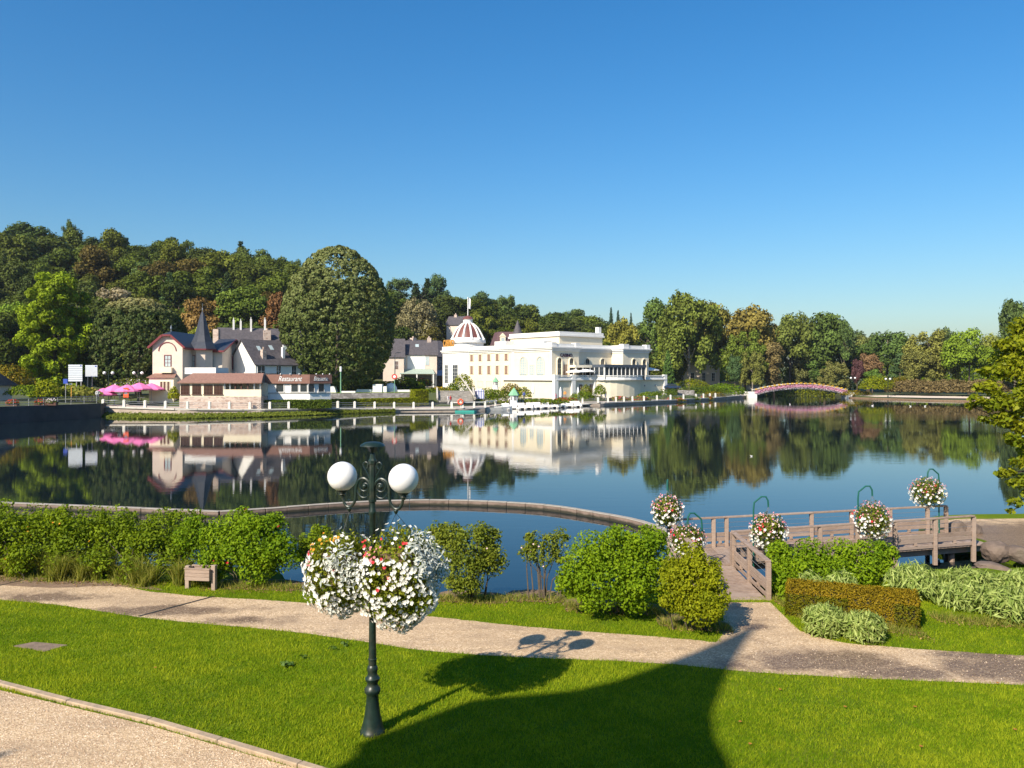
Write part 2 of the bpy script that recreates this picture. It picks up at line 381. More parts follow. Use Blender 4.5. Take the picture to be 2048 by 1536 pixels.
PU1 = [(-1500, 1110), (-700, 1128), (0, 1160), (200, 1165), (330, 1187), (620, 1207), (870, 1234), (1060, 1254), (1330, 1275), (1432, 1285)]
PU2 = [(1600, 1262), (1680, 1284), (1830, 1298), (2048, 1312), (2600, 1345), (3600, 1390)]
PL = [(-1500, 1135), (-700, 1158), (0, 1200), (300, 1237), (600, 1266), (900, 1306), (1300, 1326), (1500, 1344), (1700, 1356), (2048, 1371), (2600, 1405), (3600, 1460)]
_r = random.Random(3)
pu = smooth_line([g2(*q) for q in PU1], 10, .025, _r) + [g2(1445, 1270), g2(1449, 1205)] + [g2(1541, 1205), g2(1572, 1236)] + smooth_line([g2(*q) for q in PU2], 8, .025, _r)
pl = smooth_line([g2(*q) for q in PL], 12, .02, _r)
PATH = pu + pl[::-1]
def gravel_mat(name, damp_shade):
    m = NT(name); p = m.pos()
    vo = m.n('TexVoronoi', {'Vector': p, 'Scale': 38.}); cell = m.n('SeparateColor', {0: vo.outputs['Color']}).outputs[0]
    c = m.ramp(cell, [(.0, (.38, .250, .135)), (.35, (.51, .355, .205)), (.7, (.63, .455, .275)), (1, (.75, .575, .38))])
    n = m.noise(m.n('Mapping', {'Vector': p, 'Rotation': (0, 0, .28), 'Scale': (.35, 1.3, 1)}).outputs[0], 1.3, 6, .65); c = m.mix(m.ramp(n, [(.40, (0, 0, 0)), (.68, (.7, .7, .7))]), c, (.36, .25, .155))
    rough = .9
    if damp_shade:   # damp puddle patches on the path; tree shade coloured in on the bank
        w = None
        for (cx, cy, rx, ry, k) in damp_shade:
            mp = m.n('Mapping', {'Vector': p, 'Location': (-cx / rx, -cy / ry, 0), 'Scale': (1 / rx, 1 / ry, 0)})
            g = m.n('TexGradient', {'Vector': mp.outputs[0]}, gradient_type='SPHERICAL').outputs['Fac']
            g = m.math('MULTIPLY', g, k); w = g if w is None else m.math('MAXIMUM', w, g)
        w = m.math('ADD', w, m.math('MULTIPLY', m.math('SUBTRACT', m.noise(p, 1.6, 6, .7), .5), 1.5))
        fw = m.ramp(w, [(.04, (0, 0, 0)), (.48, (1, 1, 1))]); c = m.mix(m.math('MULTIPLY', fw, m.math('SUBTRACT', .98, m.math('MULTIPLY', cell, .35))), c, (.13, .080, .050))
        rough = m.n('MapRange', {'Value': fw, 'To Min': .9, 'To Max': .5}).outputs[0]
    m.set(Base_Color=c, Roughness=rough); m.bump(vo.outputs['Distance'], .5, .02); return m.m
def wp(px, py, rx, ry, k=1.0): v = G(px, py); return (v.x, v.y, rx, ry, k)
path_m = gravel_mat('gravel path', [wp(1650, 1325, 2.0, .8, 1.1), wp(1780, 1345, 1.8, .55, .7), wp(2010, 1338, 1.6, .95, 1.1), wp(1960, 1312, 1.3, .4, .9), wp(1515, 1255, .6, .35, .75), wp(330, 1222, 2.2, .55, 1.0), wp(480, 1240, 1.5, .4, .6), wp(90, 1195, 1.8, .6, .8), wp(1480, 1330, .8, .5, .6)])
pb = MB().poly([(x, y, ZG + .006) for x, y in PATH]).build('gravel_path', path_m); tag(pb, 'pale gravel path with damp dark patches crossing the lawn', 'path', kind='structure')
bm = bmesh.new(); bm.from_mesh(pb.data); bmesh.ops.triangulate(bm, faces=bm.faces[:]); bm.to_mesh(pb.data); bm.free()
TE = [g2(-900, 1200), g2(-400, 1270), g2(0, 1381), g2(300, 1452), g2(600, 1540), g2(800, 1600), g2(1100, 1700), (1.2, 6.2), (1.2, -.2), (-40, -.2)]
terr = MB().poly([(x, y, ZG + .006) for x, y in TE]).build('gravel_terrace', gravel_mat('terrace gravel', None)); tag(terr, 'pale gravel terrace at the foot of the house', 'terrace', kind='structure')
bm = bmesh.new(); bm.from_mesh(terr.data); bmesh.ops.triangulate(bm, faces=bm.faces[:]); bm.to_mesh(terr.data); bm.free()
BANKG = [(16.9, 24.6), (16.4, 27), (16.1, 29.5), (17.5, 31.6), (24, 32.4), (60, 40), (60, 27), (30, 25.4), (21, 24.6)]
bg = MB().poly([(x, y, ZG + .006) for x, y in smooth_line(BANKG + BANKG[:1], 4)[:-1]]).build('gravel_bank', gravel_mat('bank gravel', [(19, 28, 6, 4, 1.0), (26, 29, 7, 4, 1.1)])); tag(bg, 'pale gravel bank at the far end of the footbridge', 'path', kind='structure')  # broad dark patches put the overhanging tree's shade into the gravel colour
bm = bmesh.new(); bm.from_mesh(bg.data); bmesh.ops.triangulate(bm, faces=bm.faces[:]); bm.to_mesh(bg.data); bm.free()

# grass blades
def grass(n_try, name, label):
    rng = np.random.default_rng(5)
    y = rng.uniform(10.6, 22.2, n_try); x = rng.uniform(-.80, .80, n_try) * y
    jx = x + rng.normal(0, .05, n_try); jy = y + rng.normal(0, .05, n_try)
    keep = in_poly(x, y, NEAR) & ~in_poly(jx, jy, PATH) & ~in_poly(x, y, TE)
    bare = np.sin(x * 2.3 + 1.3 * np.sin(y * 1.7)) * np.sin(y * 2.9 + 1.9 * np.sin(x * 1.1)) + .4 * np.sin(x * 7 + 2 * np.sin(y * 5)); keep &= rng.uniform(0, 1, n_try) < np.clip(1.9 - 1.15 * bare, .35, 1)
    keep &= rng.uniform(0, 1, n_try) < (10.6 / y) ** .3
    sl = [g2(26, 1293), g2(70, 1285), g2(135, 1291), g2(90, 1304)]; keep &= ~in_poly(x, y, sl)
    x = x[keep]; y = y[keep]; n = len(x)
    pn = np.sin(x * 1.7 + .6 * np.sin(y * 2.3)) * np.sin(y * 2.1 + 1.1 * np.sin(x * .9)) * .4 + np.sin(x * .6 - y * .8) * .3 + np.sin(x * 4.3 + 2 * np.sin(y * 1.3)) * np.sin(y * 6.1 + 1.7 * np.sin(x * 2.9)) * .45 + np.sin(x * 11 + 3 * np.sin(y * 4)) * np.sin(y * 13 + 2 * np.sin(x * 5)) * .3
    h = rng.uniform(.025, .065, n) * (1 + .22 * pn); w = rng.uniform(.004, .0085, n); a = rng.uniform(0, 2 * np.pi, n)
    lean = rng.normal(0, .022, (n, 2)); z0 = np.full(n, ZG)
    v = np.empty((n, 3, 3)); v[:, 0] = np.c_[x - w * np.cos(a), y - w * np.sin(a), z0]; v[:, 1] = np.c_[x + w * np.cos(a), y + w * np.sin(a), z0]
    v[:, 2] = np.c_[x + lean[:, 0], y + lean[:, 1], z0 + h]
    var = np.clip(.42 + .34 * pn + rng.normal(0, .22, n), 0, 1)
    m = foliage('grass blades', (.130, .235, .005), (.430, .470, .026), trans=.4, rough=.7, spec=.04)
    o = link_mesh(name, quads_mesh(name, v.reshape(-1, 3), n, var, m, 3)); tag(o, label, 'grass', kind='stuff')
grass(640000, 'grass', 'short mown grass blades of the near lawn')
def pebbles(name, poly, n_try, ylim, label, smin, smax, mat, seed):
    rng = np.random.default_rng(seed); y = rng.uniform(*ylim, n_try); x = rng.uniform(-.68, .72, n_try) * y
    k = in_poly(x, y, poly); x = x[k]; y = y[k]; n = len(x); s = rng.uniform(smin, smax, n); a = rng.uniform(0, 6.28, n)
    v = np.empty((n, 4, 3, 3)); base = []
    for i in range(4):
        an = a + i * np.pi / 2; r = s * rng.uniform(.7, 1.2, n); base.append(np.c_[x + r * np.cos(an), y + r * np.sin(an), np.full(n, ZG + .004)])
    top = np.c_[x + rng.normal(0, .2, n) * s, y + rng.normal(0, .2, n) * s, ZG + .006 + s * rng.uniform(.5, .9, n)]
    for i in range(4): v[:, i, 0] = base[i]; v[:, i, 1] = base[(i + 1) % 4]; v[:, i, 2] = top
    o = link_mesh(name, quads_mesh(name, v.reshape(-1, 3), n * 4, np.repeat(rng.uniform(0, 1, n), 4), mat, 3)); tag(o, label, 'gravel', kind='stuff')
def pebble_mat():
    m = NT('pebbles'); a = m.n('Attribute', attribute_name='var').outputs['Fac']
    m.set(Base_Color=m.ramp(a, [(0, (.28, .18, .11)), (.4, (.48, .345, .225)), (.75, (.64, .49, .34)), (1, (.76, .64, .50))]), Roughness=.85); return m.m
pm = pebble_mat()
pebbles('gravel', TE, 60000, (10.3, 15.5), 'loose pebbles on the gravel terrace', .008, .02, pm, 21)
pebbles('gravel', PATH, 14000, (13.5, 22.5), 'loose pebbles on the gravel path', .007, .016, pm, 22)
# ------------------------------------------------------------------ trees
def trunk_mesh(name, h, r, limbs, rng, lean=.3, top_r=.25):
    b = MB(); pts = [Vector((0, 0, -.3))]; rr = [r * 1.35]; x = y = 0
    for k in range(1, 6):
        t = k / 5; x += rng.normal(0, lean * .12); y += rng.normal(0, lean * .12); pts.append(Vector((x, y, h * t))); rr.append(r * (1 - t * (1 - top_r)))
    b.tube(pts, rr, 7)
    for i in range(limbs):
        t = rng.uniform(.35, .9); k = min(int(t * 5), 4); base = pts[k].lerp(pts[k + 1], t * 5 - k); a = rng.uniform(0, 6.28); L = h * rng.uniform(.16, .27)
        e = base + Vector((math.cos(a) * L * .75, math.sin(a) * L * .75, L * .7)); mid = base.lerp(e, .5) + Vector((0, 0, -.06 * L))
        b.tube([base, mid, e], [r * .42, r * .28, r * .1], 5)
    me = b.mesh(name); me.polygons.foreach_set('use_smooth', [True] * len(me.polygons)); return me
def crown_blobs(kind, rng):
    B = []
    if kind == 'round':
        for i in range(34):
            d = rng.normal(0, 1, 3); d /= np.linalg.norm(d); d[2] = d[2] * .9 + .12
            q = rng.uniform(.62, .95); r = rng.uniform(1.15, 1.9); B.append((d[0] * 3.9 * q, d[1] * 3.9 * q, 9 + d[2] * 5.0 * q, r, r, r * rng.uniform(.7, .95)))
        B.append((0, 0, 8.6, 2.7, 2.7, 3.6))
    elif kind == 'wide':
        for i in range(38):
            a = rng.uniform(0, 6.28); q = rng.uniform(.2, 1) ** .6; z = 6.5 + rng.uniform(0, 1) * 6.5 * (1 - .55 * q * q); r = rng.uniform(1.1, 2.0)
            B.append((math.cos(a) * 5.0 * q, math.sin(a) * 5.0 * q, z, r * 1.15, r * 1.15, r * .72))
    elif kind == 'tall':
        for i in range(36):
            t = rng.uniform(0, 1); a = rng.uniform(0, 6.28); w = 3.0 * (math.sin(math.pi * (.12 + .83 * t)) ** .7); q = rng.uniform(.45, 1)
            r = rng.uniform(.95, 1.6); B.append((math.cos(a) * w * q, math.sin(a) * w * q, 3.5 + t * 11, r, r, r * 1.0))
        B.append((0, 0, 8.5, 1.8, 1.8, 4.5))
    elif kind == 'airy':
        for i in range(26):
            d = rng.normal(0, 1, 3); d /= np.linalg.norm(d); q = rng.uniform(.5, 1.05); r = rng.uniform(.75, 1.35)
            B.append((d[0] * 3.8 * q, d[1] * 3.8 * q, 10.2 + d[2] * 4.2 * q, r * 1.2, r * 1.2, r * .7))
    elif kind == 'weep':      # foliage hanging in curtains
        for i in range(80):
            a = rng.uniform(0, 6.28); q = rng.uniform(.15, 1) ** .55; t = rng.uniform(0, 1) ** .8; zt = 14.4 - 5.4 * q ** 2.4; zl = 5.2 - 2.2 * q; z = zl + (zt - zl) * t
            r = rng.uniform(.6, 1.15); B.append((math.cos(a) * 4.7 * q, math.sin(a) * 4.7 * q, z, r, r, r * 1.15))
    elif kind == 'cone':
        for i in range(60):
            t = (i + .5) / 60; a = i * 2.4; w = 3.1 * (1 - t) ** .85 + .12; z = 1.4 + t * 13.6; r = .42 + 1.0 * (1 - t)
            for s_ in (.45, .88): B.append((math.cos(a) * w * s_, math.sin(a) * w * s_, z - .25 * s_, r * .9, r * .9, r * .42))
    elif kind == 'tier':      # cedar-like level sprays
        for lev in range(9):
            t = lev / 8; z = 2.6 + t * 11.6; w = 4.3 * (1 - t) ** .7 + .5
            for i in range(7 - lev // 3):
                a = rng.uniform(0, 6.28); q = rng.uniform(.35, 1); B.append((math.cos(a) * w * q, math.sin(a) * w * q, z + rng.uniform(-.4, .4) - .25 * q, 1.45, 1.45, .55))
    return B
CROWNS = {}; TRUNKS = {}
def make_kind(kind, variants, n, size, mat='leaf'):
    for v in range(variants):
        rng = np.random.default_rng(hash((kind, v)) % 1000 if False else sum(map(ord, kind)) * 7 + v)
        B = crown_blobs(kind, rng); p, d, i = blob_points(B, n, rng, .7); p = p + rng.normal(0, .16, p.shape); p, d, i = inside_cull(p, d, i, B)
        cl = rng.uniform(0, 1, len(B))[i]; var = .5 * cl + .5 * rng.uniform(0, 1, len(p))
        CROWNS[kind, v] = leaf_mesh('crown', p, d + np.array([0, 0, .25]), size, .7, .48, rng, var=var, mat=M[mat])
        TRUNKS[kind, v] = trunk_mesh('trunk', 11 if kind not in ('cone', 'tier') else 13, .32, 6, rng)
        TRUNKS[kind, v].materials.append(M['bark'])
make_kind('round', 5, 10500, .56); make_kind('wide', 3, 10000, .54); make_kind('tall', 3, 9000, .50); make_kind('airy', 3, 4200, .46)
make_kind('weep', 2, 15000, .44); make_kind('cone', 2, 9500, .48, 'needle'); make_kind('tier', 2, 8500, .50, 'needle')
NV = dict(round=5, wide=3, tall=3, airy=3, weep=2, cone=2, tier=2)
def tree(name, label, loc, h, w, kind, color, v=None, rz=None, group=None, cat='tree', bark=None):
    """h: full height, w: crown width in metres"""
    v = rnd.randrange(NV[kind]) if v is None else v
    bw = dict(round=10., wide=12., tall=7., airy=9.2, weep=10.8, cone=7., tier=10.5)[kind]
    t = thing(name, label, cat, loc, rnd.uniform(0, 6.28) if rz is None else rz, group, (w / bw, w / bw, h / 15.))
    tr = link_mesh('trunk', TRUNKS[kind, v], parent=t)
    if bark: tr.data = TRUNKS[kind, v].copy(); tr.data.materials.clear(); tr.data.materials.append(bark)
    obj_color(link_mesh('crown', CROWNS[kind, v], parent=t), color); return t
BOOST = 2.6
def tree_px(name, label, px, top, D, w_px, kind, color, base=None, **kw):
    zb = land_z(px, D) if base is None else ZP(base, D)
    return tree(name, label, (XP(px, D), D, zb - .1), ZP(top, D) - zb, w_px / F * D, kind, tuple(BOOST * a for a in color), **kw)
GREENS = [(c[0] * 2.05, c[1] * 1.90, c[2] * 1.4) for c in [(.042, .062, .012), (.052, .074, .013), (.060, .080, .018), (.036, .056, .014), (.070, .086, .016), (.046, .064, .018)]]
AUTUMN = [(.15, .115, .03), (.14, .125, .03), (.16, .10, .034)]
# --- the wood on the hill: individuals, the same few shapes turned and scaled
def hill_wood():
    rr = random.Random(42); pts = []
    for attempt in range(14000):
        px = rr.uniform(-60, 1420); d0 = shore_D(px)
        dc = float(np.interp(px, [c[0] for c in CREST], [c[1] for c in CREST]))
        D = rr.uniform(d0 + 60, dc + 14); x = XP(px, D)
        sp = 7.4 + (D - 170) * .012
        if px > 640 and px < 770 and D < 230: continue                       # behind the big clipped lime
        if 745 < px < 905 and D < 238: continue                       # room for the grey-roofed houses
        if 860 < px < 1060 and D < 262: continue
        if all((x - q[0]) ** 2 + (D - q[1]) ** 2 > sp * sp for q in pts):
            pts.append((x, D, px))
        if len(pts) >= 298: break
    for x, D, px in pts:
        z = land_at(x, D); u = rr.random()
        kind = 'round' if u < .5 else 'wide' if u < .68 else 'tall' if u < .82 else 'airy' if u < .92 else 'cone'
        c = rr.choice(GREENS) if rr.random() < .94 else rr.choice(AUTUMN)
        if kind == 'cone': c = (.045, .072, .024)
        k = rr.uniform(.75, 1.2); c = tuple(a * k for a in c)
        h = rr.uniform(14.5, 21); w = h * rr.uniform(.62, .85) * (.62 if kind in ('tall', 'cone') else 1)
        shp = {'round': 'round-crowned', 'wide': 'spreading', 'tall': 'narrow upright', 'airy': 'thin-crowned', 'cone': 'pointed conifer'}[kind]
        size_ = 'small ' if h < 16.5 else 'large ' if h > 19 else ''
        hue = 'brownish' if c[0] > c[1] * 1.05 else 'dark' if c[1] < .10 else 'olive green' if c[0] > c[1] * .82 else 'fresh green'
        d0 = shore_D(px); dc = float(np.interp(px, [q[0] for q in CREST], [q[1] for q in CREST])); f = (D - d0 - 60) / (dc - d0 - 46)
        slope = 'at the foot of' if f < .15 else 'low on' if f < .3 else 'below half height of' if f < .45 else 'half way up' if f < .6 else 'above the middle of' if f < .73 else 'high on' if f < .86 else 'on the crest of'
        zone = next(l for e, l in [(60, 'at the left edge'), (170, 'over the plane tree'), (290, 'above the squat lime'), (380, 'above the villa gable'), (450, 'above the turret spire'), (570, 'above the slate roofs'), (790, 'behind the egg-shaped lime'), (885, 'above the cottage'), (960, 'behind the dome'), (1060, 'behind the casino roof'), (1210, 'behind the casino attic'), (9999, 'behind the yellowing tree')] if px < e)
        t = tree('wood_tree', f'{size_}{hue} {shp} tree {slope} the hill {zone}', (x, D, z - 3.2), h, w, kind, c, rz=rr.uniform(0, 6.28), group='trees of the wood on the hill')
hill_wood()
# skyline and hillside trees that stand out
for px, top, D, w, kind, c, label in [
    (142, 430, 262, 34, 'airy', (.045, .065, .018), 'lone small-headed tree standing above the wood on the skyline'),
    (55, 440, 262, 95, 'round', (.034, .052, .013), 'broad dark tree topping the hill crest'),
    (375, 468, 264, 40, 'airy', (.040, .058, .018), 'thin tree rising from the gap in the hill crest'),
    (500, 478, 262, 90, 'wide', (.050, .066, .014), 'spreading dark tree on the hill crest above the slate roofs'),
    (590, 512, 255, 50, 'airy', (.050, .068, .018), 'open-crowned tree where the crest meets the clipped lime'),
    (230, 560, 205, 95, 'airy', (.15, .125, .085), 'bare greyish tree behind the round clipped lime'),
    (340, 545, 215, 62, 'cone', (.030, .052, .018), 'dark conifer on the slope behind the turret'),
    (285, 522, 225, 80, 'tier', (.045, .066, .018), 'tiered conifer on the hillside'),
    (405, 585, 195, 95, 'round', (.105, .066, .022), 'rust brown tree behind the turret spire'),
    (486, 560, 198, 115, 'round', (.055, .078, .012), 'bright green round tree above the slate roofs'),
    (392, 650, 180, 60, 'round', (.15, .16, .02), 'yellow green shrub tree beside the turret spire'),
    (555, 590, 190, 60, 'tall', (.095, .048, .020), 'brown autumn tree between slate roofs and clipped lime'),
    (25, 590, 170, 70, 'round', (.085, .125, .014), 'yellowish tree at the far left under the hill'),
    (800, 548, 285, 60, 'airy', (.042, .062, .022), 'tall thin tree right of the clipped lime on the skyline'),
    (876, 550, 290, 40, 'tall', (.036, .058, .022), 'narrow tall tree on the skyline left of the flagpole'),
    (835, 585, 246, 95, 'weep', (.11, .098, .055), 'pale brownish tree on the slope behind the grey-roofed houses'),
    (965, 570, 290, 60, 'airy', (.040, .062, .024), 'large open tree on the skyline right of the flagpole'),
    (1014, 583, 292, 55, 'round', (.046, .066, .018), 'round tree on the skyline above the casino roof'),
    (1050, 600, 300, 35, 'airy', (.050, .068, .026), 'feathery small tree on the skyline above the casino'),
    (1148, 612, 325, 55, 'round', (.044, .062, .016), 'domed tree on the low skyline behind the casino'),
    (1222, 614, 335, 18, 'cone', (.020, .040, .024), 'pointed conifer on the skyline right of the casino attic'),
    (1236, 620, 335, 18, 'cone', (.018, .038, .024), 'second pointed conifer on the skyline beyond the casino'),
    (1262, 626, 335, 16, 'cone', (.022, .040, .024), 'small conifer on the skyline just before the tall lakeside tree')]:
    tree_px('skyline_tree' if top < 535 or D > 280 else 'hillside_tree', label, px, top, D, w, kind, c)
# --- right-hand shore: trees one can tell apart
for px, top, D, w, kind, c, label in [
    (1245, 628, 232, 72, 'round', (.115, .110, .020), 'yellowing round tree behind the casino annex'),
    (1312, 600, 252, 70, 'tall', (.050, .075, .016), 'dark tree left of the tall lakeside giant'),
    (1378, 566, 228, 135, 'weep', (.068, .084, .016), 'giant tree with hanging foliage and pale trunk by the water'),
    (1420, 590, 242, 90, 'round', (.088, .082, .018), 'browned crown just behind the giant lakeside tree'),
    (1345, 612, 236, 60, 'weep', (.085, .110, .016), 'yellow green tree in front of the giant tree'),
    (1336, 700, 214, 32, 'cone', (.042, .075, .016), 'slim pointed conifer beside the casino terrace end'),
    (1500, 600, 236, 105, 'round', (.105, .085, .022), 'tall tree with rusty orange top behind the footbridge end'),
    (1490, 650, 228, 90, 'weep', (.066, .088, .014), 'green hanging tree under the rusty crown'),
    (1580, 598, 250, 100, 'wide', (.066, .080, .018), 'broad olive green tree above the flower bridge'),
    (1650, 612, 246, 90, 'round', (.046, .068, .016), 'dark green round tree right of the bridge top'),
    (1688, 622, 240, 42, 'airy', (.050, .076, .022), 'light-leaved tree edging the skyline right of the bridge'),
    (1470, 706, 222, 38, 'round', (.034, .058, .022), 'dark bluish round tree by the quay end'),
    (1505, 694, 221, 55, 'weep', (.088, .092, .024), 'olive birch with a white stem at the bridge head'),
    (1548, 686, 226, 48, 'tall', (.098, .076, .034), 'brown columnar tree behind the bridge head'),
    (1605, 690, 252, 75, 'weep', (.078, .082, .030), 'greyish green tree behind the middle of the bridge'),
    (1640, 706, 248, 70, 'round', (.050, .082, .020), 'fresh green tree behind the bridge parapet'),
    (1668, 716, 238, 62, 'weep', (.092, .092, .030), 'pale willow-like tree at the far bridge end'),
    (1738, 700, 236, 56, 'round', (.100, .062, .034), 'copper red tree on the right shore'),
    (1714, 712, 232, 26, 'round', (.055, .026, .030), 'small purple-leaved tree beside the copper red tree'),
    (1775, 641, 240, 110, 'wide', (.042, .066, .016), 'broad dark tree on the right shore skyline'),
    (1735, 660, 250, 70, 'round', (.066, .074, .022), 'olive tree behind the copper red tree'),
    (1745, 735, 226, 40, 'round', (.055, .090, .016), 'small bright tree before the copper tree'),
    (1800, 705, 226, 55, 'tier', (.036, .060, .022), 'blue green cedar on the right shore'),
    (1860, 650, 226, 110, 'weep', (.104, .104, .026), 'yellow olive tree with soft foliage on the right shore'),
    (1835, 690, 222, 75, 'weep', (.092, .092, .026), 'hazel coloured tree leaning over the shrubs'),
    (1938, 640, 214, 92, 'wide', (.080, .115, .010), 'vivid green layered tree on the right shore'),
    (1990, 652, 216, 85, 'wide', (.096, .106, .024), 'light olive tree behind the autumn foreground tree'),
    (2030, 585, 190, 75, 'round', (.044, .064, .020), 'dark tall tree at the right picture edge'),
    (2085, 600, 180, 90, 'round', (.060, .080, .020), 'tall tree half out of the picture at the right'),
    (1890, 648, 262, 60, 'round', (.052, .070, .026), 'dark tree peeping over the olive tree on the right'),
    (1700, 650, 262, 70, 'round', (.044, .062, .022), 'background tree filling the dip right of the bridge'),
    (1540, 640, 262, 80, 'round', (.050, .068, .022), 'background tree behind the rusty crown')]:
    tree_px('lakeside_tree', label, px, top, D, w, kind, c, bark=M['palebark'] if 'pale trunk' in label or 'white stem' in label else None)

# --- three bespoke trees by the houses
def own_tree(name, label, base, trunk_h, trunk_r, pts, nrm, size, var, color, aspect=.65, jitter=.6, mat='leaf', bark='bark', limbs=5, seed=1):
    rng = np.random.default_rng(seed); t = thing(name, label, 'tree', base)
    if 'lime' in mat: jitter = .38
    tm = trunk_mesh('trunk', trunk_h, trunk_r, limbs, rng); link_mesh('trunk', tm, M[bark], t)
    o = link_mesh('crown', leaf_mesh('crown', pts, nrm, size, aspect, jitter, rng, var=var, mat=M[mat]), parent=t); obj_color(o, color); return t
def clipped(prof, n, rng, tuft=.35, tuft_n=900):
    """leaves over a shape of revolution given by (z, r), ruffled by many small tufts"""
    z_ = np.array([p[0] for p in prof]); r_ = np.array([p[1] for p in prof]); L = np.r_[0, np.cumsum(np.hypot(np.diff(z_), np.diff(r_)))]
    def sample(m):
        s = rng.uniform(0, L[-1], m * 3); r = np.interp(s, L, r_); ok = rng.uniform(0, r_.max(), m * 3) < r; s = s[ok][:m]
        return np.interp(s, L, z_), np.interp(s, L, r_), rng.uniform(0, 2 * np.pi, len(s))
    tz, tr, ta = sample(tuft_n); C = np.c_[tr * np.cos(ta), tr * np.sin(ta), tz]
    i = rng.integers(0, len(C), n); d = rng.normal(0, 1, (n, 3)); d /= np.linalg.norm(d, axis=1, keepdims=True)
    out = C / np.array([1, 1, .6]) - np.array([0, 0, prof[len(prof) // 2][0] / .6]); out /= np.linalg.norm(out, axis=1, keepdims=True)
    d = d + out[i] * .8; d /= np.linalg.norm(d, axis=1, keepdims=True)
    p = C[i] * (1 - .05 * rng.uniform(0, 1, (len(C), 1))[i] * np.array([1, 1, 0])) + d * (rng.uniform(.6, 1.15, len(C))[i] * tuft)[:, None]
    return p, d, rng.uniform(0, 1, len(C))[i]
rg = np.random.default_rng(71)
D = 152; zb = 2.9; top = ZP(497, D) - zb; wpx = 110 / F * D
egg = [(top * a, wpx * b) for a, b in [(.045, .34), (.09, .62), (.17, .80), (.28, .92), (.40, .985), (.52, .985), (.63, .92), (.74, .81), (.85, .63), (.93, .43), (.98, .23), (1.0, .02)]]
p, d, cv = clipped(egg, 52000, rg, .62, 2600)
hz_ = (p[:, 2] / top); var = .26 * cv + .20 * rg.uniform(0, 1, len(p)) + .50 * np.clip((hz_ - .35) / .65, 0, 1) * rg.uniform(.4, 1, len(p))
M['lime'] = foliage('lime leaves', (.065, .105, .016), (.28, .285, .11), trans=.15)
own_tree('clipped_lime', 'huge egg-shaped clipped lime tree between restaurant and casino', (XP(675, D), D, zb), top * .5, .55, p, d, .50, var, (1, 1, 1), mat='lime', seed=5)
D = 142; top = ZP(602, D) - 2.5; wpx = 92 / F * D
rdn = [(top * a, wpx * b) for a, b in [(.10, .45), (.14, .80), (.24, .96), (.40, 1.0), (.58, .98), (.74, .90), (.86, .74), (.94, .52), (.985, .28), (1.0, .02)]]
p, d, cv = clipped(rdn, 30000, rg, .55, 1500); hz_ = p[:, 2] / top
var = .16 * cv + .14 * rg.uniform(0, 1, len(p)) + .9 * np.clip((hz_ - .86) / .12, 0, 1) * rg.uniform(.3, 1, len(p))
M['lime2'] = foliage('lime leaves with seed heads', (.042, .085, .014), (.36, .32, .14), trans=.2)
own_tree('clipped_lime', 'squat round clipped lime tree with pale seed heads left of the turret house', (XP(276, D), D, 2.5), top * .5, .5, p, d, .46, var, (1, 1, 1), mat='lime2', seed=6)
def plane_tree():
    rng = np.random.default_rng(15); D = 136; zb = 2.4; H = ZP(538, D) - zb; W = 66 / F * D; B = []
    for i in range(190):
        t = rng.uniform(.0, 1); a = rng.uniform(0, 6.28); w = W * (.80 + .20 * math.sin(math.pi * min(1, t * 1.05))) * (1 if t < .8 else 1 - (t - .8) * 2.6); q = rng.uniform(.35, 1); r = rng.uniform(.7, 1.35)
        B.append((math.cos(a) * w * q, math.sin(a) * w * q, H * t * .95, r, r, r * .95))
    p, d, i = blob_points(B, 42000, rng, .6); p, d, i = inside_cull(p, d, i, B); cl = rng.uniform(0, 1, len(B))[i]
    own_tree('plane_tree', 'bright yellow green plane tree at the left behind the road signs', (XP(112, D), D, zb), H * .6, .4, p, d, .46, .45 * cl + .55 * rng.uniform(0, 1, len(p)), (.25, .335, .015), seed=8)
plane_tree()
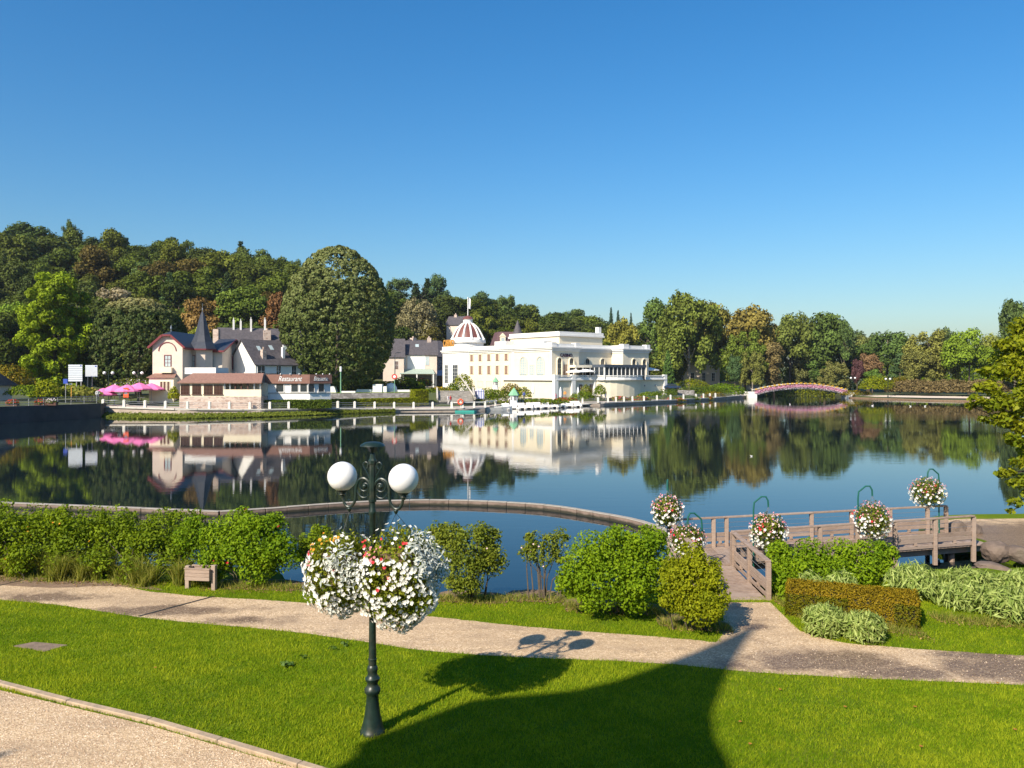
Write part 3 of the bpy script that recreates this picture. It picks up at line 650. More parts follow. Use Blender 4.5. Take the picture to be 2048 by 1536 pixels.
# --- foreground tree at the right edge, its trunk outside the picture
def autumn_tree():
    rng = np.random.default_rng(33); D0 = 36.; base = Vector((26.4, D0, .5)); B = []; br = []
    spots = [(2120, 640, 36, 1.3), (2060, 655, 36, 1.0), (2030, 690, 35.5, .75), (2010, 720, 36, .75), (1990, 745, 35, .62), (2040, 745, 34.5, .85), (1975, 775, 35, .55), (1950, 800, 35, .38), (1936, 812, 35.4, .24),
             (1990, 805, 34.6, .6), (2030, 800, 34, .8), (2010, 840, 34.4, .6), (1968, 838, 35, .33), (2045, 850, 34, .65), (2030, 880, 34, .5), (2060, 900, 34.2, .55), (2035, 925, 34, .4), (2010, 945, 34.3, .33), (1996, 948, 34.6, .22), (2040, 965, 34, .45),
             (2062, 990, 34, .45), (2030, 1005, 34.2, .32), (2018, 1022, 34.3, .18), (2080, 800, 35, 1.2), (2100, 880, 35, 1.0), (2110, 960, 35, .9), (2160, 700, 37, 1.8), (2180, 820, 37, 1.8), (2220, 760, 38, 2.0), (2240, 640, 38, 1.8), (2160, 560, 38, 1.6), (2260, 880, 38, 1.6), (2055, 705, 35, .7), (1965, 742, 35.3, .3), (2000, 690, 35.6, .4)]
    for k in range(34):        # the rest of the crown, round the trunk outside the picture
        a = rng.uniform(0, 6.28); q = rng.uniform(.3, 1) ** .6; z_ = rng.uniform(2.2, 11); w = 4.6 * math.sin(math.pi * min(1, z_ / 12.5)) ** .6; v_ = base + Vector((math.cos(a) * w * q + .8, math.sin(a) * w * q, z_)); px_ = 1024 + v_.x / v_.y * F
        if px_ > 2090: spots.append((px_, HZ + (CH - v_.z) / v_.y * F, v_.y, rng.uniform(.8, 1.4)))
    for px, py, D, r in spots:
        r *= .95; c = P(px + 4, py, D) - base; B.append((c.x, c.y, c.z, r, r * 1.1, r * .62)); br.append(c)
        for k in range(3):
            dx, dy, dz = rng.normal(0, .55, 3) * r; q = r * rng.uniform(.35, .6); B.append((c.x + dx, c.y + dy, c.z + dz * .7, q, q, q * .6))
    p, d, i = blob_points(B, 60000, rng, .7); d = d * .5 + np.array([0, 0, .8]); cl = rng.uniform(0, 1, len(B))[i]
    M['autumn'] = foliage('autumn leaves', (.10, .165, .008), (.40, .40, .024), trans=.45, rough=.4)
    t = thing('autumn_tree', 'near tree with yellow green autumn leaves overhanging the lake at the right edge', 'tree', base)
    link_mesh('crown', leaf_mesh('crown', p, d, .23, .6, .75, rng, var=.5 * cl + .5 * rng.uniform(0, 1, len(p)), mat=M['autumn']), parent=t)
    b = MB(); b.tube([(0, 0, -.3), (.1, 0, 1.5), (-.1, .1, 4), (.1, 0, 7), (0, 0, 10)], [.34, .26, .22, .15, .05], 8)
    for c in br:
        z0 = max(1.2, min(8, c.z - .45 * math.hypot(c.x, c.y))); m_ = Vector((c.x * .5, c.y * .5, (z0 + c.z) / 2 + .25)); b.tube([(0, 0, z0), m_, c], [.09, .045, .015], 5)
    b.build('trunk', M['bark'], t, smooth=True)
autumn_tree()
# ------------------------------------------------------------------ buildings
def wpart(parent, name, o, u, n, w, h, frame, pane, arch=False, bars=(1, 1), fw=.09, proud=.07, sub='pane', sill=None):
    """a window or door: frame part with its pane as sub-part, on a wall through o (bottom middle), along u, facing n"""
    o = Vector(o); u = Vector(u).normalized(); n = Vector(n).normalized(); z = Vector((0, 0, 1))
    def outline(w_, h_, off, dz=0.):
        b = o + n * off + z * dz; pts = [b - u * w_ / 2, b + u * w_ / 2]
        if arch:
            r = w_ / 2; c = b + z * (h_ - r)
            for k in range(9): a = math.pi * k / 8; pts.append(c + u * r * math.cos(a) + z * r * math.sin(a))
        else: pts += [b + u * w_ / 2 + z * h_, b - u * w_ / 2 + z * h_]
        return pts
    fb = MB(); out = outline(w + 2 * fw, h + fw, .012); inn = outline(w, h, .012, 0); k = len(out); N = n * proud
    v = out + inn + [p + N for p in out] + [p + N for p in inn]
    for i in range(k):
        j = (i + 1) % k
        fb.add([v[2 * k + i], v[2 * k + j], v[3 * k + j], v[3 * k + i]], [(0, 1, 2, 3)])
        fb.add([v[i], v[j], v[2 * k + j], v[2 * k + i]], [(0, 1, 2, 3)]); fb.add([v[k + i], v[k + j], v[3 * k + j], v[3 * k + i]], [(0, 1, 2, 3)])
    t = .05
    for i in range(1, bars[0]): c = o + u * (-w / 2 + w * i / bars[0]) + n * .045; fb.bar(c, c + z * (h if not arch else h - .05), t, .03, up=n)
    for i in range(1, bars[1]): c = o + z * (h * i / bars[1]) + n * .045; fb.bar(c - u * w / 2, c + u * w / 2, t, .03, up=n)
    if sill: fb.bar(o - u * (w / 2 + .15) + n * .08 - z * .06, o + u * (w / 2 + .15) + n * .08 - z * .06, .2, .1)
    fo = fb.build(name, frame, parent)
    MB().poly(outline(w, h, .022)).build(sub, pane, fo); return fo
def text_mesh(name, s, size, mat, parent, loc, rot, shear=0., extrude=.03, sx=1., bold=0.):
    cu = bpy.data.curves.new(name, 'FONT'); cu.body = s; cu.size = size; cu.extrude = extrude; cu.shear = shear; cu.align_x = 'CENTER'; cu.offset = bold
    o = bpy.data.objects.new(name, cu); col.objects.link(o); dg = bpy.context.evaluated_depsgraph_get()
    me = bpy.data.meshes.new_from_object(o.evaluated_get(dg)); bpy.data.objects.remove(o); bpy.data.curves.remove(cu)
    me.materials.clear(); return link_mesh(name, me, mat, parent, loc, rot, (sx, 1, 1))
def roof_gable(b, x0, x1, y0, y1, ze, zr, axis='x', ov=.35, th=.14):
    """pitched roof slabs over a rectangle; ridge along axis"""
    if axis == 'x':
        ym = (y0 + y1) / 2; k = (zr - ze) / (ym - y0)
        for s_, ya in ((1, y0 - ov), (-1, y1 + ov)):
            za = ze - ov * k; b.extr([(x0 - ov, ya, za), (x1 + ov, ya, za), (x1 + ov, ym, zr), (x0 - ov, ym, zr)], (0, 0, th))
    else:
        xm = (x0 + x1) / 2; k = (zr - ze) / (xm - x0)
        for s_, xa in ((1, x0 - ov), (-1, x1 + ov)):
            za = ze - ov * k; b.extr([(xa, y0 - ov, za), (xa, y1 + ov, za), (xm, y1 + ov, zr), (xm, y0 - ov, zr)], (0, 0, th))
    return b
def gable_body(b, x0, x1, y0, y1, z0, ze, zr, axis='x'):
    b.box(x0, x1, y0, y1, z0, ze)
    if axis == 'x':
        ym = (y0 + y1) / 2
        for x in (x0, x1 - .02): b.extr([(x, y0, ze), (x, y1, ze), (x, ym, zr)], (.02, 0, 0))
    else:
        xm = (x0 + x1) / 2
        for y in (y0, y1 - .02): b.extr([(x0, y, ze), (x1, y, ze), (xm, y, zr)], (0, .02, 0))
    return b

# ---------------- casino
CA = Vector((9.0, 180.0, 0)); TH = R(40)
cas = thing('casino', 'white and cream lakeside casino with brown ribbed dome and long terrace', 'casino', CA, TH)
UX, UY = Vector((1, 0, 0)), Vector((0, 1, 0)); z0 = .9; LY, RX = 42.3, 30.8; ZC = 12.35
w_ = MB(); w_.box(.0, 20.8, 8.6, LY, z0, ZC); w_.box(.0, 8.5, .0, 8.6, z0, ZC); w_.box(8.5, 21.4, 1.8, 8.59, z0, ZC); w_.box(21.4, RX, -2.0, 8.58, z0, ZC)
w_.build('wall', M['ivory'], cas)
MB().box(-.18, -.002, 30.9, LY + .1, z0, ZC).build('end_bay', M['white'], cas)
for y_a, y_b in ((0, .5), (13.2, 13.9)): MB().box(-.12, -.002, y_a, y_b, z0, ZC).build('pilaster', M['white'], cas)
def ring(b, z0_, z1_, out):
    """band following the outline of the street side"""
    o = out
    b.box(-o, .05, -o, LY + o, z0_, z1_); b.box(.05, 8.5 + o, -o, .05, z0_, z1_); b.box(8.45 + .0, 8.5 + o, .05, 1.8 - o, z0_, z1_)
    b.box(8.5 + o, 21.4 - o, 1.8 - o, 1.85, z0_, z1_); b.box(21.4 - o, 21.45, -2 - o, 1.85, z0_, z1_); b.box(21.45, RX + o, -2 - o, -1.95, z0_, z1_); b.box(RX - .05, RX + o, -1.95, 8.6, z0_, z1_)
c_ = MB(); ring(c_, ZC - .75, ZC - .35, .16); ring(c_, ZC - .35, ZC, .42); ring(c_, ZC, ZC + .28, .62); c_.build('cornice', M['white'], cas)
p_ = MB(); ring(p_, ZC + .28, ZC + 1.0, .08); p_.box(-.3, 1.2, -.3, 1.4, ZC + .28, ZC + 1.25); p_.box(7.2, 8.7, -.3, 1.2, ZC + .28, ZC + 1.25); p_.box(21.2, 23.2, -2.3, -.9, ZC + .28, ZC + 1.3); p_.box(29.6, 31, -2.3, -.9, ZC + .28, ZC + 1.3); p_.box(-.3, 1., LY - 12, LY + .2, ZC + .28, ZC + 1.3)
p_.build('parapet', M['white'], cas)
MB().box(.06, RX - .1, 2.0, LY - .1, ZC + .05, ZC + .25).build('roof_deck', M['concrete'], cas)
a_ = MB(); a_.box(7, 21.6, 5, 23, ZC + .25, 15.4); at = a_.build('attic_storey', M['ivory'], cas)
a_ = MB(); a_.box(6.6, 22, 4.6, 23.4, 15.4, 15.8); a_.box(6.8, 21.8, 4.8, 23.2, 15.8, 16.5); a_.build('attic_cornice', M['white'], at)
MB().box(20.4, 21.4, 5.2, 6.2, 16.5, 18.0).build('chimney', M['white'], at)
MB().box(3.0, 5.5, 6, 9, ZC + .26, 14.2).build('roof_housing', M['white'], cas); MB().box(3.5, 6, 20.5, 25, ZC + .26, 14.6).build('roof_housing', M['white'], cas)
for i, y in enumerate((29.8, 26.3, 22.8, 19.5, 16.06)):
    wpart(cas, 'window', (0, y, 9.75), UY, -UX, 1.15, 1.55, M['ivory'], M['shutter'], fw=.2, proud=.14)
    wpart(cas, 'window', (0, y, 6.45), UY, -UX, 1.15, 2.0, M['ivory'], M['shutter'], fw=.2, proud=.14)
    wpart(cas, 'blind_panel', (0, y, 3.2), UY, -UX, 2.0, 1.5, M['ivory'], M['cream'], fw=.12, proud=.08, sub='field')
for y in (9.8, 3.9): wpart(cas, 'arched_window', (0, y, 6.25), UY, -UX, 2.2, 4.1, M['cream'], M['glasslite'], arch=True, bars=(3, 7), fw=.28, proud=.16)
wpart(cas, 'window', (0, 6.85, 6.25), UY, -UX, 1.4, 2.2, M['cream'], M['glasslite'], bars=(2, 4), fw=.15)
for y, w2 in ((36.6, 2.6), (40.6, 1.8)): wpart(cas, 'arched_niche', (-.18, y, 4.2), UY, -UX, w2, 6.6, M['white'], M['white'], arch=True, fw=.2, sub='field'); wpart(cas, 'window', (-.25, y, 4.2), UY, -UX, w2 * .8, 4.6, M['white'], M['glass'], bars=(3, 5), fw=.08)
for x in (2.16, 5.95): wpart(cas, 'arched_window', (x, 0, 5.1), UX, -UY, 1.35, 5.0, M['ivory'], M['glass'], arch=True, bars=(2, 4), fw=.18, proud=.3)
wpart(cas, 'terrace_door', (4.1, 0, 5.1), UX, -UY, 1.2, 3.5, M['ivory'], M['shutter'], bars=(2, 1), fw=.12)
for x in (13.0, 18.2): wpart(cas, 'arched_window', (x, 1.8, 5.1), UX, -UY, 1.35, 5.0, M['ivory'], M['glass'], arch=True, bars=(2, 4), fw=.18, proud=.2)
for x in (25.2, 29.0): wpart(cas, 'arched_window', (x, -2, 5.1), UX, -UY, 1.35, 5.0, M['ivory'], M['glass'], arch=True, bars=(2, 4), fw=.18, proud=.25)
text_mesh('lettering', 'CASINO', 1.05, plain('dark violet letters', (.045, .02, .05), .5), cas, (4.4, -.08, 10.35), (R(90), 0, 0), extrude=.06, sx=1.0, bold=.02)
gs = text_mesh('roof_lettering', 'CASINO', 2.6, M['gold'], cas, (-.12, LY - 2.5, ZC + 1.3), (R(90), 0, R(-90)), extrude=.12, sx=.5, bold=.03)
# dome
dm = Vector((5.0, 38.2, 0)); r0 = 4.3
d_ = MB(); d_.lathe([(4.2, ZC + .25), (4.2, 14.6), (4.75, 14.7), (4.75, 15.35), (4.35, 15.5), (4.1, 16.0)], 32, dm); drum = d_.build('dome_drum', M['white'], cas, smooth=True)
prof = [(4.1, 15.9), (3.75, 16.7), (3.3, 17.6), (2.75, 18.5), (2.1, 19.2), (1.45, 19.75), (1.1, 19.95)]
do = MB().lathe(prof, 32, dm).build('dome', M['copper'], cas, smooth=True)
for k in range(12):
    a = 2 * math.pi * k / 12 + .12; rb = MB(); pts = [dm + Vector(((r + .08) * math.cos(a), (r + .08) * math.sin(a), z)) for r, z in [(4.35, 15.5)] + prof]
    rb.tube(pts, [.42, .34, .30, .28, .26, .24, .2, .16], 6); rb.build('rib', M['white'], do, smooth=True)
lt = MB().lathe([(1.25, 19.9), (1.25, 20.9), (1.35, 21.0)], 16, dm).build('lantern', M['white'], cas, smooth=True)
MB().lathe([(1.5, 21.0), (1.2, 21.5), (.6, 21.8), (.1, 22.0)], 16, dm).build('lantern_cap', M['copper'], lt, smooth=True)
fp = MB().tube([dm + Vector((0, 0, 22)), dm + Vector((0, 0, 26.9))], .12, 6).build('flagpole', M['white'], cas)
fl = MB(); nx, nz = 8, 10
for i in range(nx + 1):
    for j in range(nz + 1): u, v = i / nx, j / nz; fl.v.append(tuple(dm + Vector((.15 + u * .95 * (.5 + .5 * v) * .9, -.25 * u + .22 * math.sin(5 * u + 3 * v), 26.8 - 2.9 * v * (1 - .05 * u) - u * .4))))
for i in range(nx):
    for j in range(nz): a = i * (nz + 1) + j; fl.f.append((a, a + 1, a + nz + 2, a + nz + 1))
fl.build('flag', M['whitecloth'], fp, smooth=True)
# terrace podium with bow front
tp = []; y1 = -3.5
def podium(o):
    pts = [(-2.2 - o, 14.5), (-2.2 - o, y1 - o), (10.2, y1 - o)]
    for k in range(1, 12): a = math.pi * k / 12; pts.append((17.5 - (7.3 + o) * math.cos(a), y1 - o - 4.0 * math.sin(a)))
    pts += [(24.8, y1 - o), (35 + o, y1 - o), (35 + o, 6)]; return pts
tb = MB(); tb.prism(podium(0) + [(24, 6), (0, .0 + 5), (0, 14.5)], z0, 5.0); tb.build('terrace', M['ivory'], cas)
tb = MB(); pp = podium(.25)
for a, b in zip(pp[:-1], pp[1:]): tb.bar((a[0], a[1], 5.15), (b[0], b[1], 5.15), .5, .3); tb.bar((a[0], a[1], 6.0), (b[0], b[1], 6.0), .42, .22); tb.bar((a[0], a[1], 5.55), (b[0], b[1], 5.55), .16, .5)
tb.build('balustrade', M['white'], cas)
for x, y in [(-2.3, y1 - .1), (3.0, y1 - .12), (10.2, y1 - .1), (24.8, y1 - .1), (35, y1 - .1)]: MB().box(x - .55, x + .55, y - .35, y + .4, z0 - .1, 6.3).build('pier', M['white'], cas)
for x in (5.6, 8.9): wpart(cas, 'garden_door', (x, y1, 1.4), UX, -UY, 1.1, 2.7, M['white'], M['darkwood'], bars=(2, 1), fw=.12)
for x in (27.5, 31.5): wpart(cas, 'porthole', (x, y1, 3.4), UX, -UY, .4, .4, M['white'], M['glass'], fw=.08)
vg = MB(); vg.box(10.6, 25, -6.2, 1.7, 7.95, 8.6); vr = vg.build('veranda_roof', plain('blue grey fascia', (.06, .075, .10), .5), cas)
MB().box(10.75, 24.85, -6.0, 1.6, 5.02, 7.95).build('veranda_glass', M['glass'], cas)
for k in range(11): x = 10.8 + k * 1.4; MB().box(x - .08, x + .08, -6.12, -6.0, 5.02, 7.95).build('mullion', M['white'], cas)
for k in range(5): y = -5.9 + k * 1.5; MB().box(10.62, 10.74, y - .07, y + .07, 5.02, 7.95).build('mullion', M['white'], cas)
MB().box(5.2, 10.6, -2.2, 1.7, 7.9, 8.5).build('canopy', M['ivory'], cas)
for x in (5.6, 7.8, 10.2): MB().box(x - .12, x + .12, -2.1, -1.85, 5.02, 7.9).build('canopy_post', M['white'], cas)

# ---------------- restaurant house with turret
zb = 2.0
rh = thing('turret_house', 'pale half-hipped villa with red trimmed eaves and slate turret spire', 'house', (0, 0, 0))
D1 = 132.; xa, xb = XP(305, D1), XP(365, D1); ze = ZP(690, D1); zr = ZP(667, D1) + .3; xm = (xa + xb) / 2; yb = 148.
b = MB(); b.box(xa, xb, D1, yb, zb, ze); ph = .72; k_ = (zr - ze) / (xm - xa); zc = ze + (zr - ze) * ph; hx = (zr - zc) / k_
b.extr([(xa, D1, ze), (xb, D1, ze), (xm + hx, D1, zc), (xm - hx, D1, zc)], (0, .3, 0))
b.box(XP(426, 138), -50.0, 138, 149, zb, ZP(700, 138)); 
ze2 = ZP(700, 138); zr2 = ZP(680, 143.5); b.extr([(-50.02, 138, ze2), (-50.02, 149, ze2), (-50.02, 143.5, zr2)], (.02, 0, 0))
b.build('wall', M['pinkrender'], rh)
rf = MB(); ov = .55; th = .16
for s_ in (-1, 1):
    e = xm + s_ * (xb - xa) / 2; eo = e + s_ * ov; zeo = ze - ov * k_
    rf.extr([(eo, D1 - .5, zeo), (xm + s_ * hx, D1 - .5, zc), (xm, D1 + 1.4, zr), (xm, yb, zr), (eo, yb, zeo)], (0, 0, th))
rf.extr([(xm - hx, D1 - .5, zc), (xm + hx, D1 - .5, zc), (xm, D1 + 1.4, zr)], (0, 0, th))
ro = rf.build('roof', M['slate'], rh)
MB().lathe([(.09, 0), (.05, .5), (.16, .6), (.02, 1.2)], 8, (xm, D1 + 1.4, zr)).build('finial', M['greymetal'], ro)
rf = MB(); ym = 143.5; x2 = XP(426, 138) - 1; k2 = (zr2 - ze2) / (ym - 138)
for ya in (138 - .5, 149.5): rf.extr([(x2, ya, ze2 - .5 * k2), (-49.5, ya, ze2 - .5 * k2), (-49.5, ym, zr2), (x2, ym, zr2)], (0, 0, th))
rf.build('roof', M['slate'], rh)
tr = MB()
for s_ in (-1, 1):
    e = xm + s_ * (xb - xa) / 2; eo = e + s_ * ov; tr.bar((eo, D1 - .56, ze - ov * k_), (xm + s_ * hx, D1 - .56, zc), .12, .34)
tr.bar((xm - hx, D1 - .56, zc), (xm + hx, D1 - .56, zc), .12, .3); tr.bar((xb + ov, D1 - .5, ze - ov * k_ - .1), (xb + ov, yb, ze - ov * k_ - .1), .12, .3)
tr.bar((-49.44, 137.5, ze2 - .5 * k2), (-49.44, 143.5, zr2), .1, .3); tr.bar((-49.44, 149.5, ze2 - .5 * k2), (-49.44, 143.5, zr2), .1, .3); tr.bar((x2 + 1, 137.44, ze2 - .25), (-49.5, 137.44, ze2 - .25), .1, .32)
for k in range(9):                        # red arch moulding over the gable window
    a0, a1 = math.pi * k / 9, math.pi * (k + 1) / 9; c = Vector((xm, D1 - .06, ze - 1.4)); tr.bar(c + Vector((1.45 * math.cos(a0), 0, 1.45 * math.sin(a0) + .4)), c + Vector((1.45 * math.cos(a1), 0, 1.45 * math.sin(a1) + .4)), .06, .14)
tr.build('red_trim', M['redtrim'], rh)
wpart(rh, 'window', (xm + .05, D1, ZP(733, D1)), UX, -UY, .95, 1.8, M['redtrim'], M['glasslite'], bars=(2, 3), fw=.12)
MB().box(xm - .95, xm + .95, D1 - .75, D1, ZP(748, D1) + .2, ZP(735, D1)).build('balcony', M['cream'], rh)
wpart(rh, 'window', (-50.0, 143.3, ZP(739, 143)), UY, UX, .9, 2.3, M['redtrim'], M['redtrim'], bars=(2, 1), fw=.1, sub='shutter')
bx = MB(); bxa, bxb = xa + .15, XP(345, 130); bx.box(bxa, bxb, 130.4, D1, zb - .2, ZP(755, 130.4)); bay = bx.build('bay', M['ivory'], rh)
MB().extr([(bxa - .3, 130.1, ZP(756, 130)), (bxb + .3, 130.1, ZP(756, 130)), (bxb - .2, D1 - .01, ZP(748, 131)), (bxa + .2, D1 - .01, ZP(748, 131))], (0, 0, .1)).build('bay_roof', M['tile'], bay)
for px in (323, 329.5, 337): wpart(bay, 'window', (XP(px, 130.4), 130.4, ZP(781, 130.4)), UX, -UY, .36, 1.45, M['ivory'], M['darkwood'], fw=.06)
# turret
tc = Vector((XP(405, 137.5), 137.5, 0)); te = ZP(697, 137.5); tt = ZP(622, 137.5)
MB().lathe([(1.85, zb), (1.85, te)], 8, tc, a0=R(22.5 + 12)).build('turret', M['pinkrender'], rh)
sp = MB().lathe([(2.55, te - .1), (2.2, te + .45), (1.75, te + 1.1), (1.3, te + 2.2), (.85, te + 3.9), (.42, te + 5.6), (.05, tt)], 8, tc, a0=R(22.5 + 12)).build('turret_spire', M['slate'], rh)
MB().lathe([(2.58, te - .32), (2.58, te - .1)], 8, tc, a0=R(34.5)).build('eaves_band', M['redtrim'], sp)
MB().lathe([(.06, 0), (.12, .3), (.03, .5), (.02, 1.3)], 8, tc + Vector((0, 0, tt))).build('finial', M['greymetal'], sp)
an = R(34.5 + 22.5) + R(45) * 4; nn_ = Vector((math.cos(an), math.sin(an), 0)); wpart(rh, 'window', tc + nn_ * 1.72 + Vector((0, 0, ZP(735, 137))), nn_.cross(Vector((0, 0, 1))), nn_, .7, 2.0, M['redtrim'], M['glasslite'], bars=(1, 2), fw=.1)
MB().box(XP(370, 124.5), XP(432, 124.5), 124.4, 130, ZP(748, 124), ZP(735, 124)).build('roof_terrace_wall', M['white'], rh)
ch_ = MB(); ch_.box(-54.6, -53.6, 146, 147, 10, 14.6); ch_.build('chimney', M['rubble'], rh)
M['winbrown'] = glassy('brown reflecting glass', (.05, .018, .012), .2)
# veranda wing on its rubble base
DV = 121.5; vw = thing('veranda', 'cream glazed veranda with brown tile roof on a rubble stone base', 'veranda', (0, 0, 0))
xa, xb, xc = XP(360, DV), XP(522, DV), XP(447, DV); zt, zs = ZP(766, DV), ZP(793, DV)
MB().box(xa - .1, xb, DV, 131.8, 1.0, zs).build('stone_base', M['rubble'], vw)
v_ = MB(); v_.box(xa, xc, DV + .06, 131.7, zs, zt); v_.box(xc, xb, DV + .06, DV + .3, zs, ZP(779, DV)); v_.box(xc, xb, DV + 3, 131.7, zs, zt); v_.build('wall', M['cream'], vw)
for px in (370, 393, 416.3, 436.5): wpart(vw, 'window', (XP(px, DV), DV + .06, ZP(788.5, DV)), UX, -UY, 1.2, 1.42, M['darkwood'], M['winbrown'], bars=(3, 3), fw=.06, sill=True)
for px in (449, 459.5, 470, 482, 495, 508, 520): MB().box(XP(px, DV) - .09, XP(px, DV) + .09, DV + .08, DV + .28, ZP(779, DV), zt).build('post', M['darkwood'] if 465 < px < 500 else M['greymetal'], vw)
zt2 = ZP(748, DV + 2.5)
MB().extr([(xa - .3, DV - .4, zt - .05), (xb + .2, DV - .4, zt - .05), (xb - .4, DV + 2.6, zt2), (xa + .9, DV + 2.6, zt2)], (0, 0, .14)).build('roof', M['tile'], vw)
MB().box(xa + .9, xb - .4, DV + 2.6, 131, zt, zt2 + .12).build('flat_roof', M['greymetal'], vw)
# brasserie annex
DB = 125.; br = thing('brasserie', 'low white brasserie with brown fascia lettered Restaurant and Brasserie', 'restaurant', (0, 0, 0))
x0, x1, x2 = XP(526, DB), XP(620, DB), XP(661, DB + 2.4); za, zw, zg = ZP(749, DB), ZP(767, DB), 1.2
foot = [(x0, DB), (x1, DB), (x2, DB + 2.4), (x2 - 1.9, DB + 8), (x0, DB + 8)]
MB().prism(foot, zg, zw).build('wall', M['white'], br)
fo_ = [(x0 - .05, DB - .35), (x1 + .05, DB - .35), (x2 + .3, DB + 2.1), (x2 - 1.6, DB + 8), (x0 - .05, DB + 8)]
fsc = MB().prism(fo_, zw, za).build('fascia', M['fascia'], br)
lg = MB()
for a, c in zip(foot[:2], foot[1:3]): lg.bar((a[0], a[1] - .04, ZP(786, DB)), (c[0], c[1] - .04, ZP(786, DB)), .12, .12)
lg.build('ledge', M['concrete'], br)
u3 = Vector((fo_[2][0] - fo_[1][0], fo_[2][1] - fo_[1][1], 0)).normalized(); n3 = Vector((u3.y, -u3.x, 0)); u2 = Vector((x2 - x1, 2.4, 0)).normalized(); n2 = Vector((u2.y, -u2.x, 0))
for px, w2 in ((560, 1.15), (589.5, 1.05), (607.5, 1.05)): wpart(br, 'window', (XP(px, DB), DB, ZP(783.5, DB)), UX, -UY, w2, 1.26, M['white'], M['glass'], fw=.1, sill=True)
for px in (626, 642): t_ = (XP(px, DB + 1.2) - x1) / u2.x; wpart(br, 'window', Vector((x1, DB, 0)) + u2 * t_ + Vector((0, 0, ZP(783.5, DB + 1))), u2, n2, .95, 1.26, M['white'], M['glass'], fw=.1, sill=True)
text_mesh('lettering', 'Restaurant', 1.12, M['whitecloth'], fsc, (XP(581, DB), DB - .38, ZP(762.2, DB)), (R(90), 0, 0), .35, .02, .74)
text_mesh('lettering', 'Brasserie', .98, M['whitecloth'], fsc, Vector((fo_[1][0], fo_[1][1], ZP(761.5, DB))) + u3 * 1.85 + n3 * .03, (R(90), 0, math.atan2(u3.y, u3.x)), .35, .02, .66)
for k, px in enumerate((563, 582, 600, 632, 643, 655)): q = Vector((XP(px, DB), DB - .5, za + .06)); q.y += max(0, (px - 620) * .055); MB().tube([q + Vector((0, .4, 0)), q + Vector((0, .1, .12)), q], .03, 5).ball(q, .1, 8, 6).build('spotlight', M['whitecloth'], fsc)

def simple_house(name, label, loc, rz, L, W, z0_, ze_, zr_, wall, roof, wins=(), chim=(), axis='x', ends=(), ov=.35, lights=()):
    h = thing(name, label, 'house', loc, rz); gable_body(MB(), 0, L, 0, W, z0_, ze_, zr_, axis).build('wall', wall, h)
    r_ = roof_gable(MB(), 0, L, 0, W, ze_, zr_, axis, ov).build('roof', roof, h)
    for (x, z, w2, h2, m_) in wins: wpart(h, 'window', (x, 0, z), UX, -UY, w2, h2, M['white'], m_, bars=(2, 2), fw=.07)
    for (y, z, w2, h2, m_) in ends: wpart(h, 'window', (0, y, z), UY, -UX, w2, h2, M['white'], m_, fw=.07)
    for (x, y, w2, z2) in chim: c = MB(); c.box(x - w2 / 2, x + w2 / 2, y - w2 / 2, y + w2 / 2, ze_, z2); c.lathe([(w2 * .22, z2), (w2 * .18, z2 + .45)], 8, (x, y, 0)); c.build('chimney', M['rubble'] if w2 > .7 else M['white'], r_)
    k = (zr_ - ze_) / (W / 2)
    for (x, y, w2) in lights: MB().extr([(x, y, ze_ + y * k + .16), (x + w2, y, ze_ + y * k + .16), (x + w2, y + .8, ze_ + (y + .8) * k + .16), (x, y + .8, ze_ + (y + .8) * k + .16)], (0, 0, .05)).build('skylight', M['glasslite'], r_)
    return h
hb = simple_house('white_house', 'white plastered house with dark shutters and grey slate roof behind the brasserie', (-44.5, 138.8, 0), R(50), 10.2, 8.5, 2.5, 8.2, 12.4, M['white'], M['slateold'],
    wins=[(1.1, 5.9, 1.4, 1.9, M['glass']), (4.6, 6.0, .9, 1.8, M['glass']), (7.8, 6.0, .9, 1.8, M['glass'])], chim=[(2.2, 1.0, .75, 10.7), (6.3, 1.1, .5, 11.2)], lights=[(2.0, 2.2, .7), (4.6, 2.4, .7), (7.6, 2.4, .7)])
simple_house('slate_house', 'long slate-roofed house with row of thin white chimneys above the white house', (XP(440, 160), 160, 0), R(22), 16., 10, 2.8, 11.8, ZP(657, 166), M['greyrubble'], M['slateold'],
    chim=[(2.8, 4.6, .35, 17.6), (4.2, 4.6, .35, 17.4), (6.2, 4.2, .35, 17.8), (9.0, 4.4, .35, 17.8), (9.2, 2.0, 1.4, 15.4)])
DC = 212.; KC = DC / 165
simple_house('cottage', 'grey-roofed house with white upper wall and green awning beside the casino', (XP(796, DC), DC, 0), R(8), 8.0 * KC, 8, 3.0, ZP(708, DC), ZP(682, DC + 4), M['pinkrender'], M['slateold'],
    wins=[(1.2 * KC, ZP(730, DC), .9, 2.2, M['glasslite']), (6.0 * KC, ZP(730, DC), .9, 2.2, M['glasslite'])], chim=[(6.5 * KC, 4, 1.1, ZP(674, DC))], lights=[(3.6 * KC, 2.0, .9)])
ct = bpy.data.objects['cottage']; za_ = ZP(740, DC)
MB().box(1.9 * KC, 5.6 * KC, -.06, -.005, ZP(738, DC), ZP(709, DC)).build('render_panel', M['white'], ct)
MB().extr([(.4, -3.2, ZP(748, DC)), (9.6, -3.2, ZP(748, DC)), (9.2, -.05, ZP(739, DC)), (1.2, -.05, ZP(739, DC))], (0, 0, .1)).build('awning', plain('grey green awning', (.33, .40, .34), .7), ct)
for x in (.6, 4.9, 9.2): MB().box(x - .15, x + .15, -3.1, -2.8, 2.8, ZP(748, DC)).build('awning_post', M['white'], ct)
MB().box(1.4, 8.8, -.05, -.005, 3.2, ZP(750, DC)).build('shopfront', M['glass'], ct)
